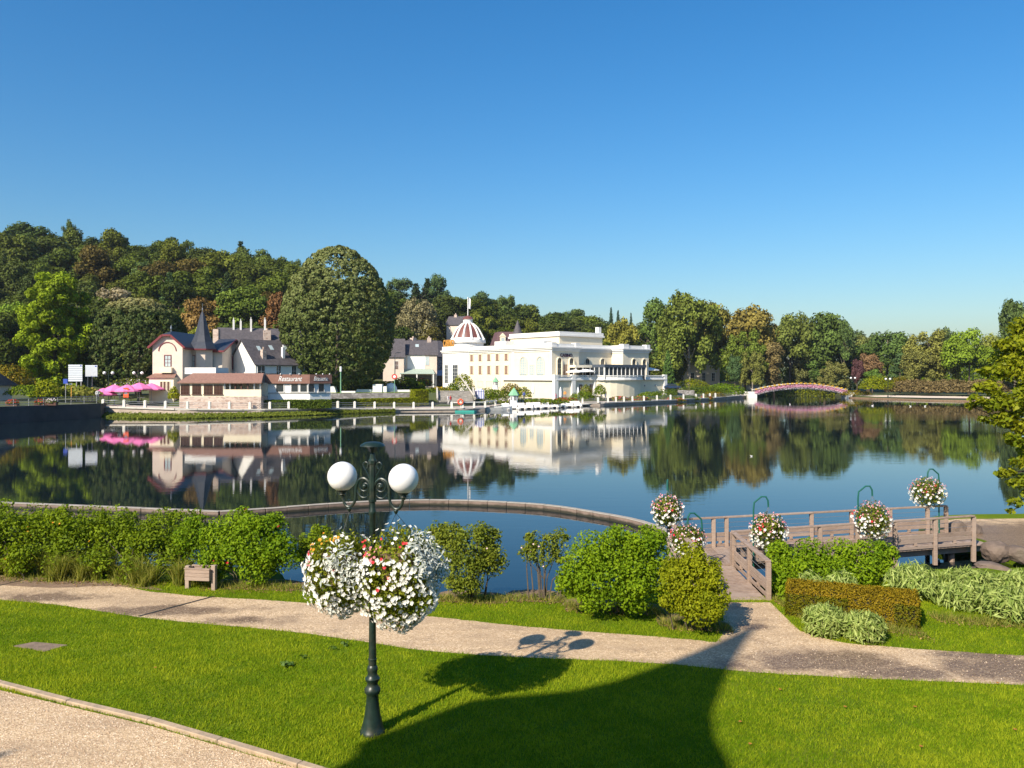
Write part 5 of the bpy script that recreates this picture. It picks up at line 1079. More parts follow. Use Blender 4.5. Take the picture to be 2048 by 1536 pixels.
# variegated bamboo
def bamboo(name, label, cells, n, size, seed, group=None, cat='bamboo', h=(.3, .7)):
    rng = np.random.default_rng(seed); cx, cy = np.mean([c[0] for c in cells]), np.mean([c[1] for c in cells]); t = thing(name, label, cat, (cx, cy, ZG), 0, group)
    C = np.array(cells); i = rng.integers(0, len(C), n); a = rng.uniform(0, 6.28, n); r = np.sqrt(rng.uniform(0, 1, n)) * C[i, 2]
    z = rng.uniform(.0, 1, n) ** .6 * (C[i, 3] * (1 - .35 * (r / C[i, 2]) ** 2)); p = np.c_[C[i, 0] - cx + r * np.cos(a), C[i, 1] - cy + r * np.sin(a), z + .03]
    link_mesh('foliage', leaf_mesh('foliage', p, np.c_[np.cos(a) * .4, np.sin(a) * .4 - .4, np.full(n, .5)], size, .16, .6, rng, up=1.5, mat=M['bamboo'], fold=.06), parent=t)
    b = MB()
    for k in range(14): j = rng.integers(0, n); b.tube([(p[j, 0] * .95, p[j, 1] * .95, -.05), (p[j, 0], p[j, 1], p[j, 2])], [.008, .004], 4)
    b.build('stem', M['hedge3'] if False else M['bark'], t); return t
q1, q2 = G(1650, 1268), G(1728, 1280)
bamboo('bamboo_clump', 'left of two pale variegated bamboo tufts before the clipped hedge', [(q1.x, q1.y, .45, .62)], 1500, .20, 41)
bamboo('bamboo_clump', 'right of two pale variegated bamboo tufts before the clipped hedge', [(q2.x, q2.y, .42, .58)], 1400, .20, 42)
bamboo('bamboo_clump', 'narrow bamboo tuft behind the clipped hedge top', [(G(1690, 1215).x - .8, G(1690, 1215).y + .2, .4, .85), (G(1690, 1215).x, G(1690, 1215).y + .2, .4, .85)], 900, .2, 43)
cells = []
for k in range(46):
    x = rnd.uniform(9.6, 17.5); y = rnd.uniform(18.5, 21.6)
    if (x < 11.2 and y < 19.0) or (x < 10.6 and y > 20.6): continue
    cells.append((x, y, .55, rnd.uniform(.5, .8)))
bamboo('bamboo_bed', 'wide bed of pale variegated bamboo filling the right bank', cells, 21000, .24, 44)
# reeds and sedge before the left bank shrubs
def sedge(label, px0, px1, py, n, hmin, hmax, seed):
    rng = np.random.default_rng(seed); a, b = G(px0, py), G(px1, py); c = (a + b) / 2; t = thing('sedge_clump', label, 'grass clump', c, 0, 'sedge clumps on the left bank')
    cc = rng.uniform(0, 1, 22); ci = rng.integers(0, 22, n); s = cc[ci] + rng.normal(0, .022, n); x = a.x + (b.x - a.x) * s - c.x; y = rng.normal(0, .25, 22)[ci] + .25 + rng.normal(0, .07, n); h = rng.uniform(hmin, hmax, n) * rng.uniform(.45, 1.1, 22)[ci]; ang = rng.uniform(0, 6.28, n); w = rng.uniform(.004, .010, n); lean = rng.normal(0, .42, (n, 2)) * h[:, None]
    V = np.empty((n, 2, 4, 3)); dx, dy = np.cos(ang) * w, np.sin(ang) * w; mx, my, mz = x + lean[:, 0] * .4, y + lean[:, 1] * .4, h * .65; tx, ty, tz = x + lean[:, 0], y + lean[:, 1], h * rng.uniform(.8, 1, n)
    V[:, 0, 0] = np.c_[x - dx, y - dy, np.zeros(n)]; V[:, 0, 1] = np.c_[x + dx, y + dy, np.zeros(n)]; V[:, 0, 2] = np.c_[mx + dx * .8, my + dy * .8, mz]; V[:, 0, 3] = np.c_[mx - dx * .8, my - dy * .8, mz]
    V[:, 1, 0] = V[:, 0, 3]; V[:, 1, 1] = V[:, 0, 2]; V[:, 1, 2] = np.c_[tx + dx * .1, ty + dy * .1, tz]; V[:, 1, 3] = np.c_[tx - dx * .1, ty - dy * .1, tz]
    link_mesh('blades', quads_mesh('blades', V.reshape(-1, 3), n * 2, np.repeat(rng.uniform(0, 1, n), 2), M['reed']), parent=t)
sedge('tall yellowing sedge clump at the left end of the bank', -40, 110, 1152, 2600, .25, .8, 51); sedge('dry sedge clump in the middle of the left bank', 110, 250, 1160, 2800, .25, .9, 52); sedge('green sedge clump left of the planter box', 250, 390, 1172, 2600, .25, .95, 53)
dl = MB().poly([(x, y, ZG + .01) for x, y in smooth_line([g2(*q) for q in [(-60, 1148), (120, 1158), (260, 1166), (330, 1182), (220, 1172), (100, 1176), (-60, 1166)]], 3)]).build('dry_soil', M['soil']); tag(dl, 'dry leaf litter strip along the left path edge', 'soil', kind='structure')

# rough growth and litter at the feet of the bank shrubs
def undergrowth():
    rng = np.random.default_rng(77); segs = [(-60, 1158, 330, 1172, 900), (400, 1176, 600, 1180, 900), (600, 1182, 860, 1195, 600), (870, 1202, 1010, 1206, 700), (1010, 1200, 1130, 1204, 420), (1130, 1218, 1330, 1228, 1300), (1320, 1252, 1465, 1262, 900), (1545, 1200, 1600, 1230, 400), (1585, 1232, 1860, 1276, 1100), (1870, 1240, 2060, 1256, 900)]
    V = []; var = []
    for a0, b0, a1, b1, n in segs:
        A, B = G(a0, b0), G(a1, b1); s = rng.uniform(0, 1, n); x = A.x + (B.x - A.x) * s; y = A.y + (B.y - A.y) * s + rng.normal(.12, .16, n); n = n; h = rng.uniform(.04, .15, n) * (1 + .8 * np.sin(s * 23) ** 2); w = rng.uniform(.005, .012, n); ang = rng.uniform(0, 6.28, n); ln = rng.normal(0, .4, (n, 2)) * h[:, None]
        q = np.empty((n, 3, 3)); q[:, 0] = np.c_[x - np.cos(ang) * w, y - np.sin(ang) * w, np.full(n, ZG)]; q[:, 1] = np.c_[x + np.cos(ang) * w, y + np.sin(ang) * w, np.full(n, ZG)]; q[:, 2] = np.c_[x + ln[:, 0], y + ln[:, 1], ZG + h]; V.append(q); var.append(rng.uniform(0, 1, n))
    V = np.concatenate(V); o = link_mesh('undergrowth', quads_mesh('undergrowth', V.reshape(-1, 3), len(V), np.concatenate(var), foliage('rough grass', (.085, .145, .010), (.42, .38, .09), trans=.4), 3)); tag(o, 'rough long grass at the feet of the bank shrubs', 'grass', kind='stuff')
    P_ = []
    for a0, b0, a1, b1, n in segs:
        A, B = G(a0, b0), G(a1, b1); n = n // 2; s = rng.uniform(0, 1, n); P_.append(np.c_[A.x + (B.x - A.x) * s, A.y + (B.y - A.y) * s + rng.normal(.05, .2, n), np.full(n, ZG + .02)])
    P_ = np.concatenate(P_); m = foliage('leaf litter', (.10, .055, .025), (.42, .26, .11), trans=.1); o = link_mesh('leaf_litter', leaf_mesh('leaf_litter', P_, np.tile([0, 0, 1.], (len(P_), 1)), .055, .6, .25, rng, mat=m)); tag(o, 'dead leaves scattered under the bank shrubs', 'leaf litter', kind='stuff')
    for k, (a0, b0, a1, b1, n) in enumerate(segs[1:7]):
        A, B = g2(a0, b0), g2(a1, b1); c = [(A[0], A[1] - .05), ((A[0] + B[0]) / 2, (A[1] + B[1]) / 2 - .1), (B[0], B[1] - .05), (B[0] - .1, B[1] + .8), ((A[0] + B[0]) / 2, (A[1] + B[1]) / 2 + 1.0), (A[0] + .1, A[1] + .8)]
        o = MB().poly([(x, y, ZG + .008 + k * .0015) for x, y in smooth_line(c + c[:1], 4, .05, random.Random(k))[:-1]]).build('bed_soil', M['soil']); tag(o, 'bare soil under the bank shrubs', 'soil', kind='structure')
undergrowth()

# ------------------------------------------------------------------ wooden footbridge with ramp
fb = thing('wooden_footbridge', 'weathered timber footbridge with ramp and post rails over the inlet', 'footbridge', (0, 0, 0))
def Fy(x): return 23.6 + .306 * (x - 6.46)
def By(x): return 25.5 + .27 * (x - 4.95)
ZD = .62; ZR = 1.56
y = 20.25                                             # ramp planks
while y < 23.4:
    zr_ = .53 + (ZD - .53) * (y - 20.25) / 3.2; MB().box(5.02, 6.44, y, y + .135, zr_ - .04, zr_ + rnd.uniform(-.003, .004)).build('plank', M['wood'], fb); y += .145
x = 5.0
while x < 15.7:                                       # deck planks
    yf = max(23.42, Fy(x)) + .02; MB().add([(x, yf, ZD - .04), (x + .135, yf + .03, ZD - .04), (x + .135, By(x) + .03, ZD - .04), (x, By(x), ZD - .04), (x, yf, ZD), (x + .135, yf + .03, ZD), (x + .135, By(x) + .03, ZD), (x, By(x), ZD)],
        [(0, 3, 2, 1), (4, 5, 6, 7), (0, 1, 5, 4), (1, 2, 6, 5), (2, 3, 7, 6), (3, 0, 4, 7)]).build('plank', M['wood'], fb); x += .145
def rail_run(pts, zf, low=True, top=True, name='rail'):
    """posts at pts; hand rail, two low boards and a kerb rail between; zf(i) floor height"""
    for i, (x_, y_) in enumerate(pts):
        MB().box(x_ - .06, x_ + .06, y_ - .06, y_ + .06, zf(i) - .55, zf(i) + .93).build('post', M['wood'], fb, bevel=.008)
    for i in range(len(pts) - 1):
        a = Vector((*pts[i], zf(i))); b = Vector((*pts[i + 1], zf(i + 1))); u = (b - a).normalized() * .062
        if top: MB().bar(a + Vector((0, 0, .955)), b + Vector((0, 0, .955)), .15, .05).build('handrail', M['wood'], fb, bevel=.006)
        a2, b2 = a + u, b - u
        for z_, h_ in ((.40, .13), (.255, .13), (.06, .10)): MB().bar(a2 + Vector((0, 0, z_)), b2 + Vector((0, 0, z_)), .035, h_).build('rail_board', M['wood'], fb, bevel=.004)
        m_ = (a + b) / 2; MB().box(m_.x - .05, m_.x + .05, m_.y - .03, m_.y + .03, m_.z + .11, m_.z + .20).build('spacer', M['wood'], fb)
        for z_ in (.62, .78): MB().tube([a2 + Vector((0, 0, z_)), b2 + Vector((0, 0, z_))], .006, 5).build('wire', M['greymetal'], fb)
def px_on(px, f):
    x_ = 8.
    for _ in range(30): x_ = (px - 1024) / F * f(x_)
    return x_
bx_ = [5.0] + [px_on(p, By) for p in (1427, 1453, 1540, 1623, 1703, 1780, 1855, 1892)]
rail_run([(x_, By(x_)) for x_ in bx_], lambda i: ZD)
fx_ = [6.5] + [px_on(p, Fy) for p in (1560, 1640, 1715, 1790, 1870, 1947)]
rail_run([(x_, Fy(x_)) for x_ in fx_], lambda i: ZD)
rail_run([(6.5, 20.28), (6.5, 21.9), (6.5, 23.45)], lambda i: .52 + .05 * i)
rail_run([(4.98, 20.3), (4.98, 21.9), (4.98, 23.6), (4.98, 25.3)], lambda i: .52 + .033 * i)
for yy in (.35, 1.6): MB().bar((5.0, Fy(5.0) + yy, ZD - .17), (15.6, Fy(15.6) + yy, ZD - .17), .14, .24).build('joist', M['wood'], fb)
for x_ in (6.6, 9.4, 12.2, 14.6): MB().tube([(x_, Fy(x_) + .5, -1), (x_, Fy(x_) + .5, ZD - .2)], .1, 8).build('pile', M['wood'], fb)
# gooseneck poles and their baskets
def goose(label, x, y, ztop, dirx, diry, L=.42):
    t = thing('basket_pole', label, 'pole', (x, y, .0), 0, 'green basket poles'); d = Vector((dirx, diry, 0)).normalized()
    pts = [Vector((0, 0, .3)), Vector((0, 0, ztop - .38)), Vector((0, 0, ztop - .18)) + d * .02, d * L * .55 + Vector((0, 0, ztop)), d * L * .85 + Vector((0, 0, ztop)), d * L + Vector((0, 0, ztop - .12)), d * L * 1.02 + Vector((0, 0, ztop - .30))]
    MB().tube(pts, .026, 8).build('tube', M['polegreen'], t, smooth=True); MB().lathe([(.04, .35), (.04, .5)], 8).build('bracket', M['polegreen'], t); return t
def small_basket(label, c, r, rz, seed, hook):
    rng = np.random.default_rng(seed); t = thing('flower_basket', label, 'flower basket', c, 0, 'flower baskets along the footbridge'); n = 2600
    d = rng.normal(0, 1, (n, 3)); d /= np.linalg.norm(d, axis=1, keepdims=True); lump = 1 + .12 * np.sin(4 * np.arctan2(d[:, 1], d[:, 0]) + 2 * d[:, 2]); S = np.array([r, r, rz])
    link_mesh('foliage', leaf_mesh('foliage', d * S * (lump * rng.uniform(.6, 1.02, n))[:, None], d, .07, .5, .7, rng, mat=M['rose']), parent=t)
    MB().lathe([(.05, -rz * .4), (r * .5, 0), (r * .55, rz * .4), (.02, rz * .42)], 12).build('bowl', M['soil'], t)
    w = MB(); h = Vector(hook) - Vector(c)
    for a in (0, 2.1, 4.2): w.tube([h, (r * .5 * math.cos(a), r * .5 * math.sin(a), rz * .4)], .006, 4)
    w.build('wire', M['greymetal'], t)
    for colr, k, z0_, z1_ in (('white', 110, -.95, .3), ('pale', 110, -.2, .98), ('pink', 60, .1, .98), ('red', 7, .1, .6)):
        for i in range(k):
            a = rng.uniform(0, 6.28); z_ = rng.uniform(z0_, z1_); q = math.sqrt(1 - z_ * z_); dd = Vector((q * math.cos(a), q * math.sin(a), z_)); p = Vector((dd.x * r, dd.y * r, dd.z * rz)) * rng.uniform(1., 1.14)
            o = link_mesh('bloom', BL[colr], parent=t, loc=p, rot=(dd + Vector(rng.normal(0, .4, 3)) + Vector((-.1, -.3, .1))).to_track_quat('Z', 'Y').to_euler()); s_ = rng.uniform(1.0, 1.6); o.scale = (s_,) * 3
    return t
for lab, px, D, top, dx, dy, bpx, bpy_, r, rz, seed in [
    ('at the near left corner of the footbridge', 1336, 25.4, 958, -.25, -1, 1326, 1018, .46, .50, 61), ('beside the ramp, mostly hidden by shrubs', 1404, 23.2, 1026, -1, -.1, 1366, 1078, .50, .42, 62),
    ('above the front rail nearest the ramp', 1507, 23.75, 993, 1, -.1, 1535, 1062, .50, .52, 63), ('above the front rail in the middle of the bridge', 1716, 24.9, 972, 1, -.1, 1740, 1040, .52, .55, 64), ('above the back rail at the far bridge end', 1878, 28.2, 938, -1, -.1, 1850, 984, .56, .50, 65)]:
    base = P(px, 1000, D); zt = ZP(top, D); goose('green gooseneck pole holding the basket ' + lab, base.x, base.y, zt, dx, dy); b_ = P(bpx, bpy_, D); hk = Vector((base.x, base.y, zt - .3)) + Vector((dx, dy, 0)).normalized() * .43
    small_basket('pink and white flower basket hanging ' + lab, (hk.x, hk.y, b_.z), r, rz, seed, hk)
# rocks on the right bank
def rock(label, px, py, sx, sy, sz, seed, z=ZG):
    rng = np.random.default_rng(seed); bm = bmesh.new(); bmesh.ops.create_icosphere(bm, subdivisions=3, radius=1)
    dirs = rng.normal(0, 1, (9, 3)); dirs /= np.linalg.norm(dirs, axis=1, keepdims=True); off = rng.uniform(.62, .95, 9)
    for v in bm.verts:
        p = np.array(v.co)
        for d_, o_ in zip(dirs, off):
            k = p @ d_
            if k > o_: p = p - d_ * (k - o_) * .85
        p = p * (1 + .03 * rng.normal()); v.co = Vector(p * np.array([sx, sy, sz]))
    me = bpy.data.meshes.new('rock'); bm.to_mesh(me); bm.free(); o = link_mesh('rock', me, M['rock'], loc=G(px, py, z) + Vector((0, 0, sz * .35)), rot=(0, 0, rng.uniform(0, 6))); tag(o, label, 'rock', 'rocks on the right bank')
M['rock'] = plain('boulder', (.15, .11, .085), .9, .3, 3., bump=.6, dirt=(.12, .10, .07))
rock('tawny boulder just behind the far bridge post', 1912, 1066, .38, .35, .36, 1); rock('dark low boulder beside the tawny one', 1942, 1066, .42, .35, .28, 2); rock('large brown boulder right of the bridge end', 1992, 1112, .5, .4, .36, 3); rock('broad boulder at the right picture edge', 2040, 1116, .5, .4, .3, 4); rock('flat stone at the foot of the bank', 1990, 1138, .6, .4, .14, 5, .45)
def dark_foot_wall():
    m = NT('basin wall block'); p = m.pos(); n = m.noise(p, 3, 4, .6); z = m.n('SeparateXYZ', {0: p}).outputs[2]; c = m.ramp(n, [(.3, (.15, .105, .08)), (.7, (.25, .185, .15))])
    w = m.ramp(m.math('ADD', z, m.math('MULTIPLY', n, .10)), [(.11, (1, 1, 1)), (.20, (0, 0, 0))])   # foot coloured dark to stand in for the darker reflection
    m.set(Base_Color=m.mix(w, c, (.030, .028, .016)), Roughness=.85); m.bump(n, .4, .02); return m.m
# low retaining wall curving through the water
lw = thing('basin_wall', 'low segmented stone wall curving through the lake', 'wall', (0, 0, 0)); m_wall = dark_foot_wall()
def polyl(pts, step):
    out = [Vector(pts[0])]; acc = 0
    for a, b in zip(pts[:-1], pts[1:]):
        a = Vector(a); b = Vector(b); L = (b - a).length; t = step - acc
        while t < L: out.append(a.lerp(b, t / L)); t += step
        acc = L - (t - step)
    if acc > .25 * step: out.append(Vector(pts[-1]))
    return out
zt = .25; dense = smooth_line([g2(px, py, zt) for px, py in [(440, 1022), (520, 1017), (600, 1011), (700, 1004), (780, 1000.5), (850, 999), (920, 1000), (1000, 1003), (1100, 1010), (1200, 1025), (1260, 1036), (1310, 1050), (1345, 1066), (1370, 1085)]], 8)
left = [g2(-420, 988, zt), g2(0, 1004, zt), g2(440, 1022, zt)]
for line, step in ((left, 1.0), (dense, .95)):
    pts = polyl([(x, y, 0) for x, y in line], step)
    for a, b in zip(pts[:-1], pts[1:]):
        u = (b - a).normalized() * .012; dz = rnd.uniform(-.012, .012)
        MB().bar(a + u + Vector((0, 0, -.15)), b - u + Vector((0, 0, -.15)), .26, .74 + dz).build('wall_block', m_wall, lw, bevel=.012); MB().bar(a + u + Vector((0, 0, .235 + dz / 2)), b - u + Vector((0, 0, .235 + dz / 2)), .29, .035).build('coping_block', M['coping'], lw, bevel=.01)
# ------------------------------------------------------------------ far shore: quay, promenade, railings
def QW(px):
    D = float(np.interp(px, [q[0] for q in QP], [q[1] for q in QP])); z = float(np.interp(px, [q[0] for q in QP], [q[2] for q in QP])); return Vector((XP(px, D), D, z))
M['paving'] = plain('promenade paving', (.50, .42, .36), .9, .1, .5, dirt=(.40, .33, .27), space='pos')
pxs = [200 + 10 * k for k in range(130)]
qm = MB(); pm_ = MB()
for a, b in zip(pxs[:-1], pxs[1:]):
    A, B = QW(a), QW(b); n = Vector((0, .5, 0))
    qm.add([(A.x, A.y, -.6), (B.x, B.y, -.6), (B.x, B.y, B.z - .16), (A.x, A.y, A.z - .16)], [(0, 1, 2, 3)])
    w = 8.0; pm_.quad(A + Vector((0, .2, .012)), B + Vector((0, .2, .012)), Vector((B.x * (1 + w / B.y), B.y + w, B.z + .012)), Vector((A.x * (1 + w / A.y), A.y + w, A.z + .012)))
o = qm.build('quay_wall', plain('quay wall stone', (.40, .33, .27), .9, .2, .8, dirt=(.20, .15, .11), space='pos')); tag(o, 'low stone quay wall along the far shore', 'quay', kind='structure')
o = pm_.build('promenade', M['paving']); tag(o, 'pale paved promenade along the far shore', 'promenade', kind='structure')
cp = thing('quay_coping', 'pale coping stones along the far quay edge', 'coping', (0, 0, 0)); m_cp = M['concrete']
pts = polyl([tuple(QW(px)) for px in pxs], 3.2)
for a, b in zip(pts[:-1], pts[1:]): u = (b - a).normalized() * .015; MB().bar(a + u + Vector((0, .1, -.06)), b - u + Vector((0, .1, -.06)), .6, .22).build('coping_stone', m_cp, cp)
post_me = MB().box(-.18, .18, -.18, .18, 0, 1.02).add([(-.21, -.21, 1.02), (.21, -.21, 1.02), (.21, .21, 1.02), (-.21, .21, 1.02), (0, 0, 1.14)], [(0, 3, 2, 1), (0, 1, 4), (1, 2, 4), (2, 3, 4), (3, 0, 4)]).mesh('post')
def quay_rail(label, posts, thick=False, ends=(True, True)):
    t = thing('quay_railing', label, 'railing', QW(posts[0]), 0, 'railings along the far quay'); o0 = QW(posts[0])
    pp = []
    for px in posts:
        q = QW(px) - o0 + Vector((0, .2, 0)); pp.append(q); ang = 0; link_mesh('post', post_me, M['post'], t, q, (0, 0, R(rnd.uniform(-3, 3))))
    for a, b in zip(pp[:-1], pp[1:]):
        if thick: MB().bar(a + Vector((0, 0, .97)), b + Vector((0, 0, .97)), .2, .2).build('handrail', M['post'], t)
        for z in (.3, .6, .88) if not thick else (.35, .66): MB().tube([a + Vector((0, 0, z)), b + Vector((0, 0, z))], .03, 4).build('rail', M['greymetal'], t)
    return t
quay_rail('concrete post railing on the quay before the rubble veranda wall', [205, 247, 289, 330, 374, 418, 458, 499, 539, 577, 613, 648, 675])
quay_rail('concrete post railing on the quay before the long low hedge', [675.5, 709, 749, 788, 827, 865, 903])
quay_rail('railing with a thick top rail beside the stairs', [903.5, 925, 948, 970, 991], True)
quay_rail('post railing before the casino garden behind the moored boats', [1060, 1078, 1106, 1136, 1165, 1196])
quay_rail('post railing under the round terrace wall', [1196.6, 1216, 1232, 1248, 1265, 1288, 1314, 1341])
quay_rail('last post railing running to the flower bridge', [1341.6, 1367, 1392, 1407, 1420, 1431, 1466, 1473, 1481, 1490])
# weedy strip at the foot of the quay
def bank_weeds():
    rng = np.random.default_rng(91); n = 9000; px = rng.uniform(188, 790, n) ** 1.0; D = np.array([QW(p).y for p in np.clip(px, 200, 1490)]); w = np.interp(px, [188, 260, 480, 620, 700, 790], [1.5, 6.5, 4.0, 2.5, 1.0, .3]); s = rng.uniform(0, 1, n) ** .8
    y = D - .2 - s * w; x = (px - 1024) / F * y; z = .08 + .55 * (1 - s) * rng.uniform(.3, 1, n)
    m = foliage('bank weeds', (.075, .105, .010), (.200, .230, .030), trans=.3)
    o = link_mesh('bank_weeds', leaf_mesh('bank_weeds', np.c_[x, y, z], np.tile([-.2, -.5, .7], (n, 1)), .42, .5, .5, rng, up=.6, mat=m)); tag(o, 'strip of green weeds at the foot of the far quay', 'weeds', kind='stuff')
    b = MB()
    for k in range(40):
        p0, p1 = 190 + k * 15, 205 + k * 15; A, B = QW(max(200, p0)), QW(max(200, p1)); w0, w1 = [float(np.interp(p, [188, 260, 480, 620, 700, 790], [1.3, 6.2, 3.8, 2.3, .9, .2])) for p in (p0, p1)]
        A.x = XP(p0, A.y); b.quad((XP(p0, A.y - w0), A.y - w0, -.05), (XP(p1, B.y - w1), B.y - w1, -.05), (B.x, B.y - .02, .35), (A.x, A.y - .02, .35))
    o = b.build('mud_bank', M['soil']); tag(o, 'narrow earth bank below the far quay wall', 'bank', kind='structure')
bank_weeds()
# dark dam wall at the left with railing and flower troughs
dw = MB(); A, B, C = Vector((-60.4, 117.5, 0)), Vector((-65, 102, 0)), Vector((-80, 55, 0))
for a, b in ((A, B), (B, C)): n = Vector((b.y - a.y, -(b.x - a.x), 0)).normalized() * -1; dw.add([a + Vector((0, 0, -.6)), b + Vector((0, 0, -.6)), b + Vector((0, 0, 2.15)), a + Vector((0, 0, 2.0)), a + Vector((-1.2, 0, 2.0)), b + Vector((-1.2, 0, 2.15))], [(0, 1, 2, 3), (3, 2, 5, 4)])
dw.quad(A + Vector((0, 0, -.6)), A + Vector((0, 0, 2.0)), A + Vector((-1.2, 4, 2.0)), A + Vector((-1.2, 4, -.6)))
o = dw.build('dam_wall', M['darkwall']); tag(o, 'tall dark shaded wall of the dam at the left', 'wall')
dr_ = thing('dam_railing', 'thin grey railing on top of the dark dam wall', 'railing', A + Vector((-.6, 0, 2.05)))
dd = [A.lerp(B, k / 7) - A for k in range(8)] + [B.lerp(C, k / 10) - A for k in range(1, 4)]
for q in dd: MB().bar(q, q + Vector((0, 0, 1.05)), .06, .06).build('post', M['greymetal'], dr_)
for z in (.35, .7, 1.05): MB().tube([q + Vector((0, 0, z)) for q in (dd[0], dd[7], dd[-1])], .03, 5).build('rail', M['greymetal'], dr_)
def flowers_mesh(name, pts, size, cols, rng):
    pass
M['redmix'] = foliage('red bedding flowers', (.30, .02, .02), (.70, .10, .08), trans=.1); M['yellowmix'] = foliage('yellow bedding flowers', (.55, .30, .01), (.85, .55, .03), trans=.1); M['pinkmix'] = foliage('pink bedding flowers', (.42, .10, .22), (.82, .52, .64), trans=.1); M['whitemix'] = foliage('white lilac bedding flowers', (.45, .32, .42), (.85, .8, .82), trans=.1)
def mound(parent, name, c, rx, ry, rz, n, size, mat, seed, jitter=.6):
    rng = np.random.default_rng(seed); d = rng.normal(0, 1, (n, 3)); d[:, 2] = np.abs(d[:, 2]); d /= np.linalg.norm(d, axis=1, keepdims=True)
    return link_mesh(name, leaf_mesh(name, d * np.array([rx, ry, rz]) * rng.uniform(.7, 1.03, n)[:, None] + np.array(c), d, size, .7, jitter, rng, mat=mat), parent=parent)
for px, py, lab in ((22, 803, 'flower trough of red blooms at the left end of the dam rail'), (78, 803, 'darker flower trough in the middle of the dam rail'), (100, 801, 'pale flower trough right of the darker one')):
    D = 107 if px < 50 else 109; t = thing('flower_trough', lab, 'flower trough', P(px, py + 6, D) + Vector((.2, 0, 0)), 0, 'flower troughs on the dam rail')
    MB().box(-.75, .75, -.3, .3, -.25, .2).build('trough', M['darkwood'], t); mound(t, 'foliage', (0, 0, .1), .9, .5, .5, 260, .22, M['rose'], px); mound(t, 'blooms', (0, 0, .2), .9, .55, .55, 160, .16, M['redmix'] if px != 100 else M['whitemix'], px + 1)
# road sign boards
def sign_board(lab, px0, px1, py0, py1, n, D, pole_px, pole_y):
    x0, x1 = XP(px0, D), XP(px1, D); z1, z0_ = ZP(py0, D), ZP(py1, D); t = thing('direction_sign', lab, 'road sign', (XP(pole_px, D), D, land_z(px0, D)))
    ox, oz = t.location.x, t.location.z; h = (z1 - z0_) / n
    for k in range(n): MB().box(x0 - ox, x1 - ox, -.06, .0, z0_ - oz + k * h + .03, z0_ - oz + (k + 1) * h - .03).build('sign_panel', M['sign'], t)
    MB().box(x0 - ox + .1, x1 - ox - .1, .0, .04, z0_ - oz + .05, z1 - oz - .05).build('back_frame', M['darkmetal'], t)
    for dx in (-.35, .35) if n > 5 else (0,): MB().bar((dx, .1, 0), (dx, .1, z1 - oz - .1), .12, .12).build('pole', M['greymetal'], t)
    if n > 5: MB().box(x1 - ox - .35, x1 - ox - .12, -.075, -.06, z1 - oz - .3, z1 - oz - .1).build('blue_square', M['signblue'], t)
sign_board('larger white direction board with nine stacked panels by the plane tree', 137, 165, 729, 763, 9, 124, 157, 790); sign_board('smaller white direction board with six stacked panels', 171, 195, 730, 754, 6, 126, 179, 790)
t = thing('parking_sign', 'small square blue road sign on a thin post', 'road sign', (XP(131, 120), 120, land_z(131, 120))); MB().box(-.32, .32, -.04, 0, 2.9, 3.6).build('sign_plate', M['signblue'], t); MB().bar((0, .04, 0), (0, .04, 3.6), .07, .07).build('pole', M['greymetal'], t)
t = thing('name_sign', 'small cream rectangular sign right of the blue road sign', 'road sign', (XP(139, 120.5), 120.5, land_z(139, 120))); MB().box(-.4, .4, -.04, 0, 2.7, 3.0).build('sign_plate', M['ivory'], t); MB().bar((.25, .04, 0), (.25, .04, 3.0), .07, .07).build('pole', M['gold'], t)
# twin-globe lamps
def twin_lamp(lab, px, py, D, base_z=None, sc=1.0):
    zb_ = land_z(px, D) if base_z is None else base_z; zt_ = ZP(py, D); t = thing('twin_lamp', lab, 'street lamp', (XP(px, D), D, zb_), R(10), 'distant twin-globe lamps'); H = zt_ - zb_
    MB().lathe([(.2, 0), (.12, .5), (.07, .7), (.06, H + .3)], 8).build('column', M['lampgreen'], t)
    for s_ in (-1, 1): MB().tube([(0, 0, H - .3), (s_ * .35, 0, H - .45), (s_ * .6, 0, H - .3)], .04, 5).build('arm', M['lampgreen'], t); MB().ball((s_ * .62, 0, H), .27, 12, 8).build('globe', M['globe'], t, smooth=True)
twin_lamp('twin-globe lamp among shade left of the parasols', 217, 746, 131); twin_lamp('twin-globe lamp above the pink parasols', 276, 746, 132); twin_lamp('twin-globe lamp on the lawn of the right shore', 1776, 758, 205); twin_lamp('single stemmed lamp by the right bridge head', 1706, 756, 216)
# pink parasols, tables, guests
def parasol(lab, px, py, D, r, h, mat, cat='parasol', group='pink parasols', n=8, sag=.3):
    zb_ = max(land_z(px, D), ZP(py, D) - 3.2); top = ZP(py, D); t = thing('parasol', lab, cat, (XP(px, D), D, zb_), R(rnd.uniform(0, 40)), group); H = top - zb_
    MB().lathe([(.04, 0), (.04, H)], 6).build('pole', M['greymetal'], t); MB().lathe([(.3, 0), (.28, .08)], 10).build('foot', M['concrete'], t)
    b = MB(); k = 4
    for i in range(n):
        a0, a1 = 2 * math.pi * i / n, 2 * math.pi * (i + 1) / n
        for j in range(k):
            def pt(a, s): return (r * s * math.cos(a), r * s * math.sin(a), H - h * (s ** 1.25))
            s0, s1 = j / k, (j + 1) / k; b.add([pt(a0, s0), pt(a1, s0), pt(a1, s1), pt(a0, s1)], [(0, 1, 2, 3)] if j else [(1, 2, 3)])
        b.add([pt(a0, 1), pt(a1, 1), (r * math.cos(a1), r * math.sin(a1), H - h - .18), (r * math.cos(a0), r * math.sin(a0), H - h - .18)], [(0, 1, 2, 3)])
    b.build('canopy', mat, t); return t
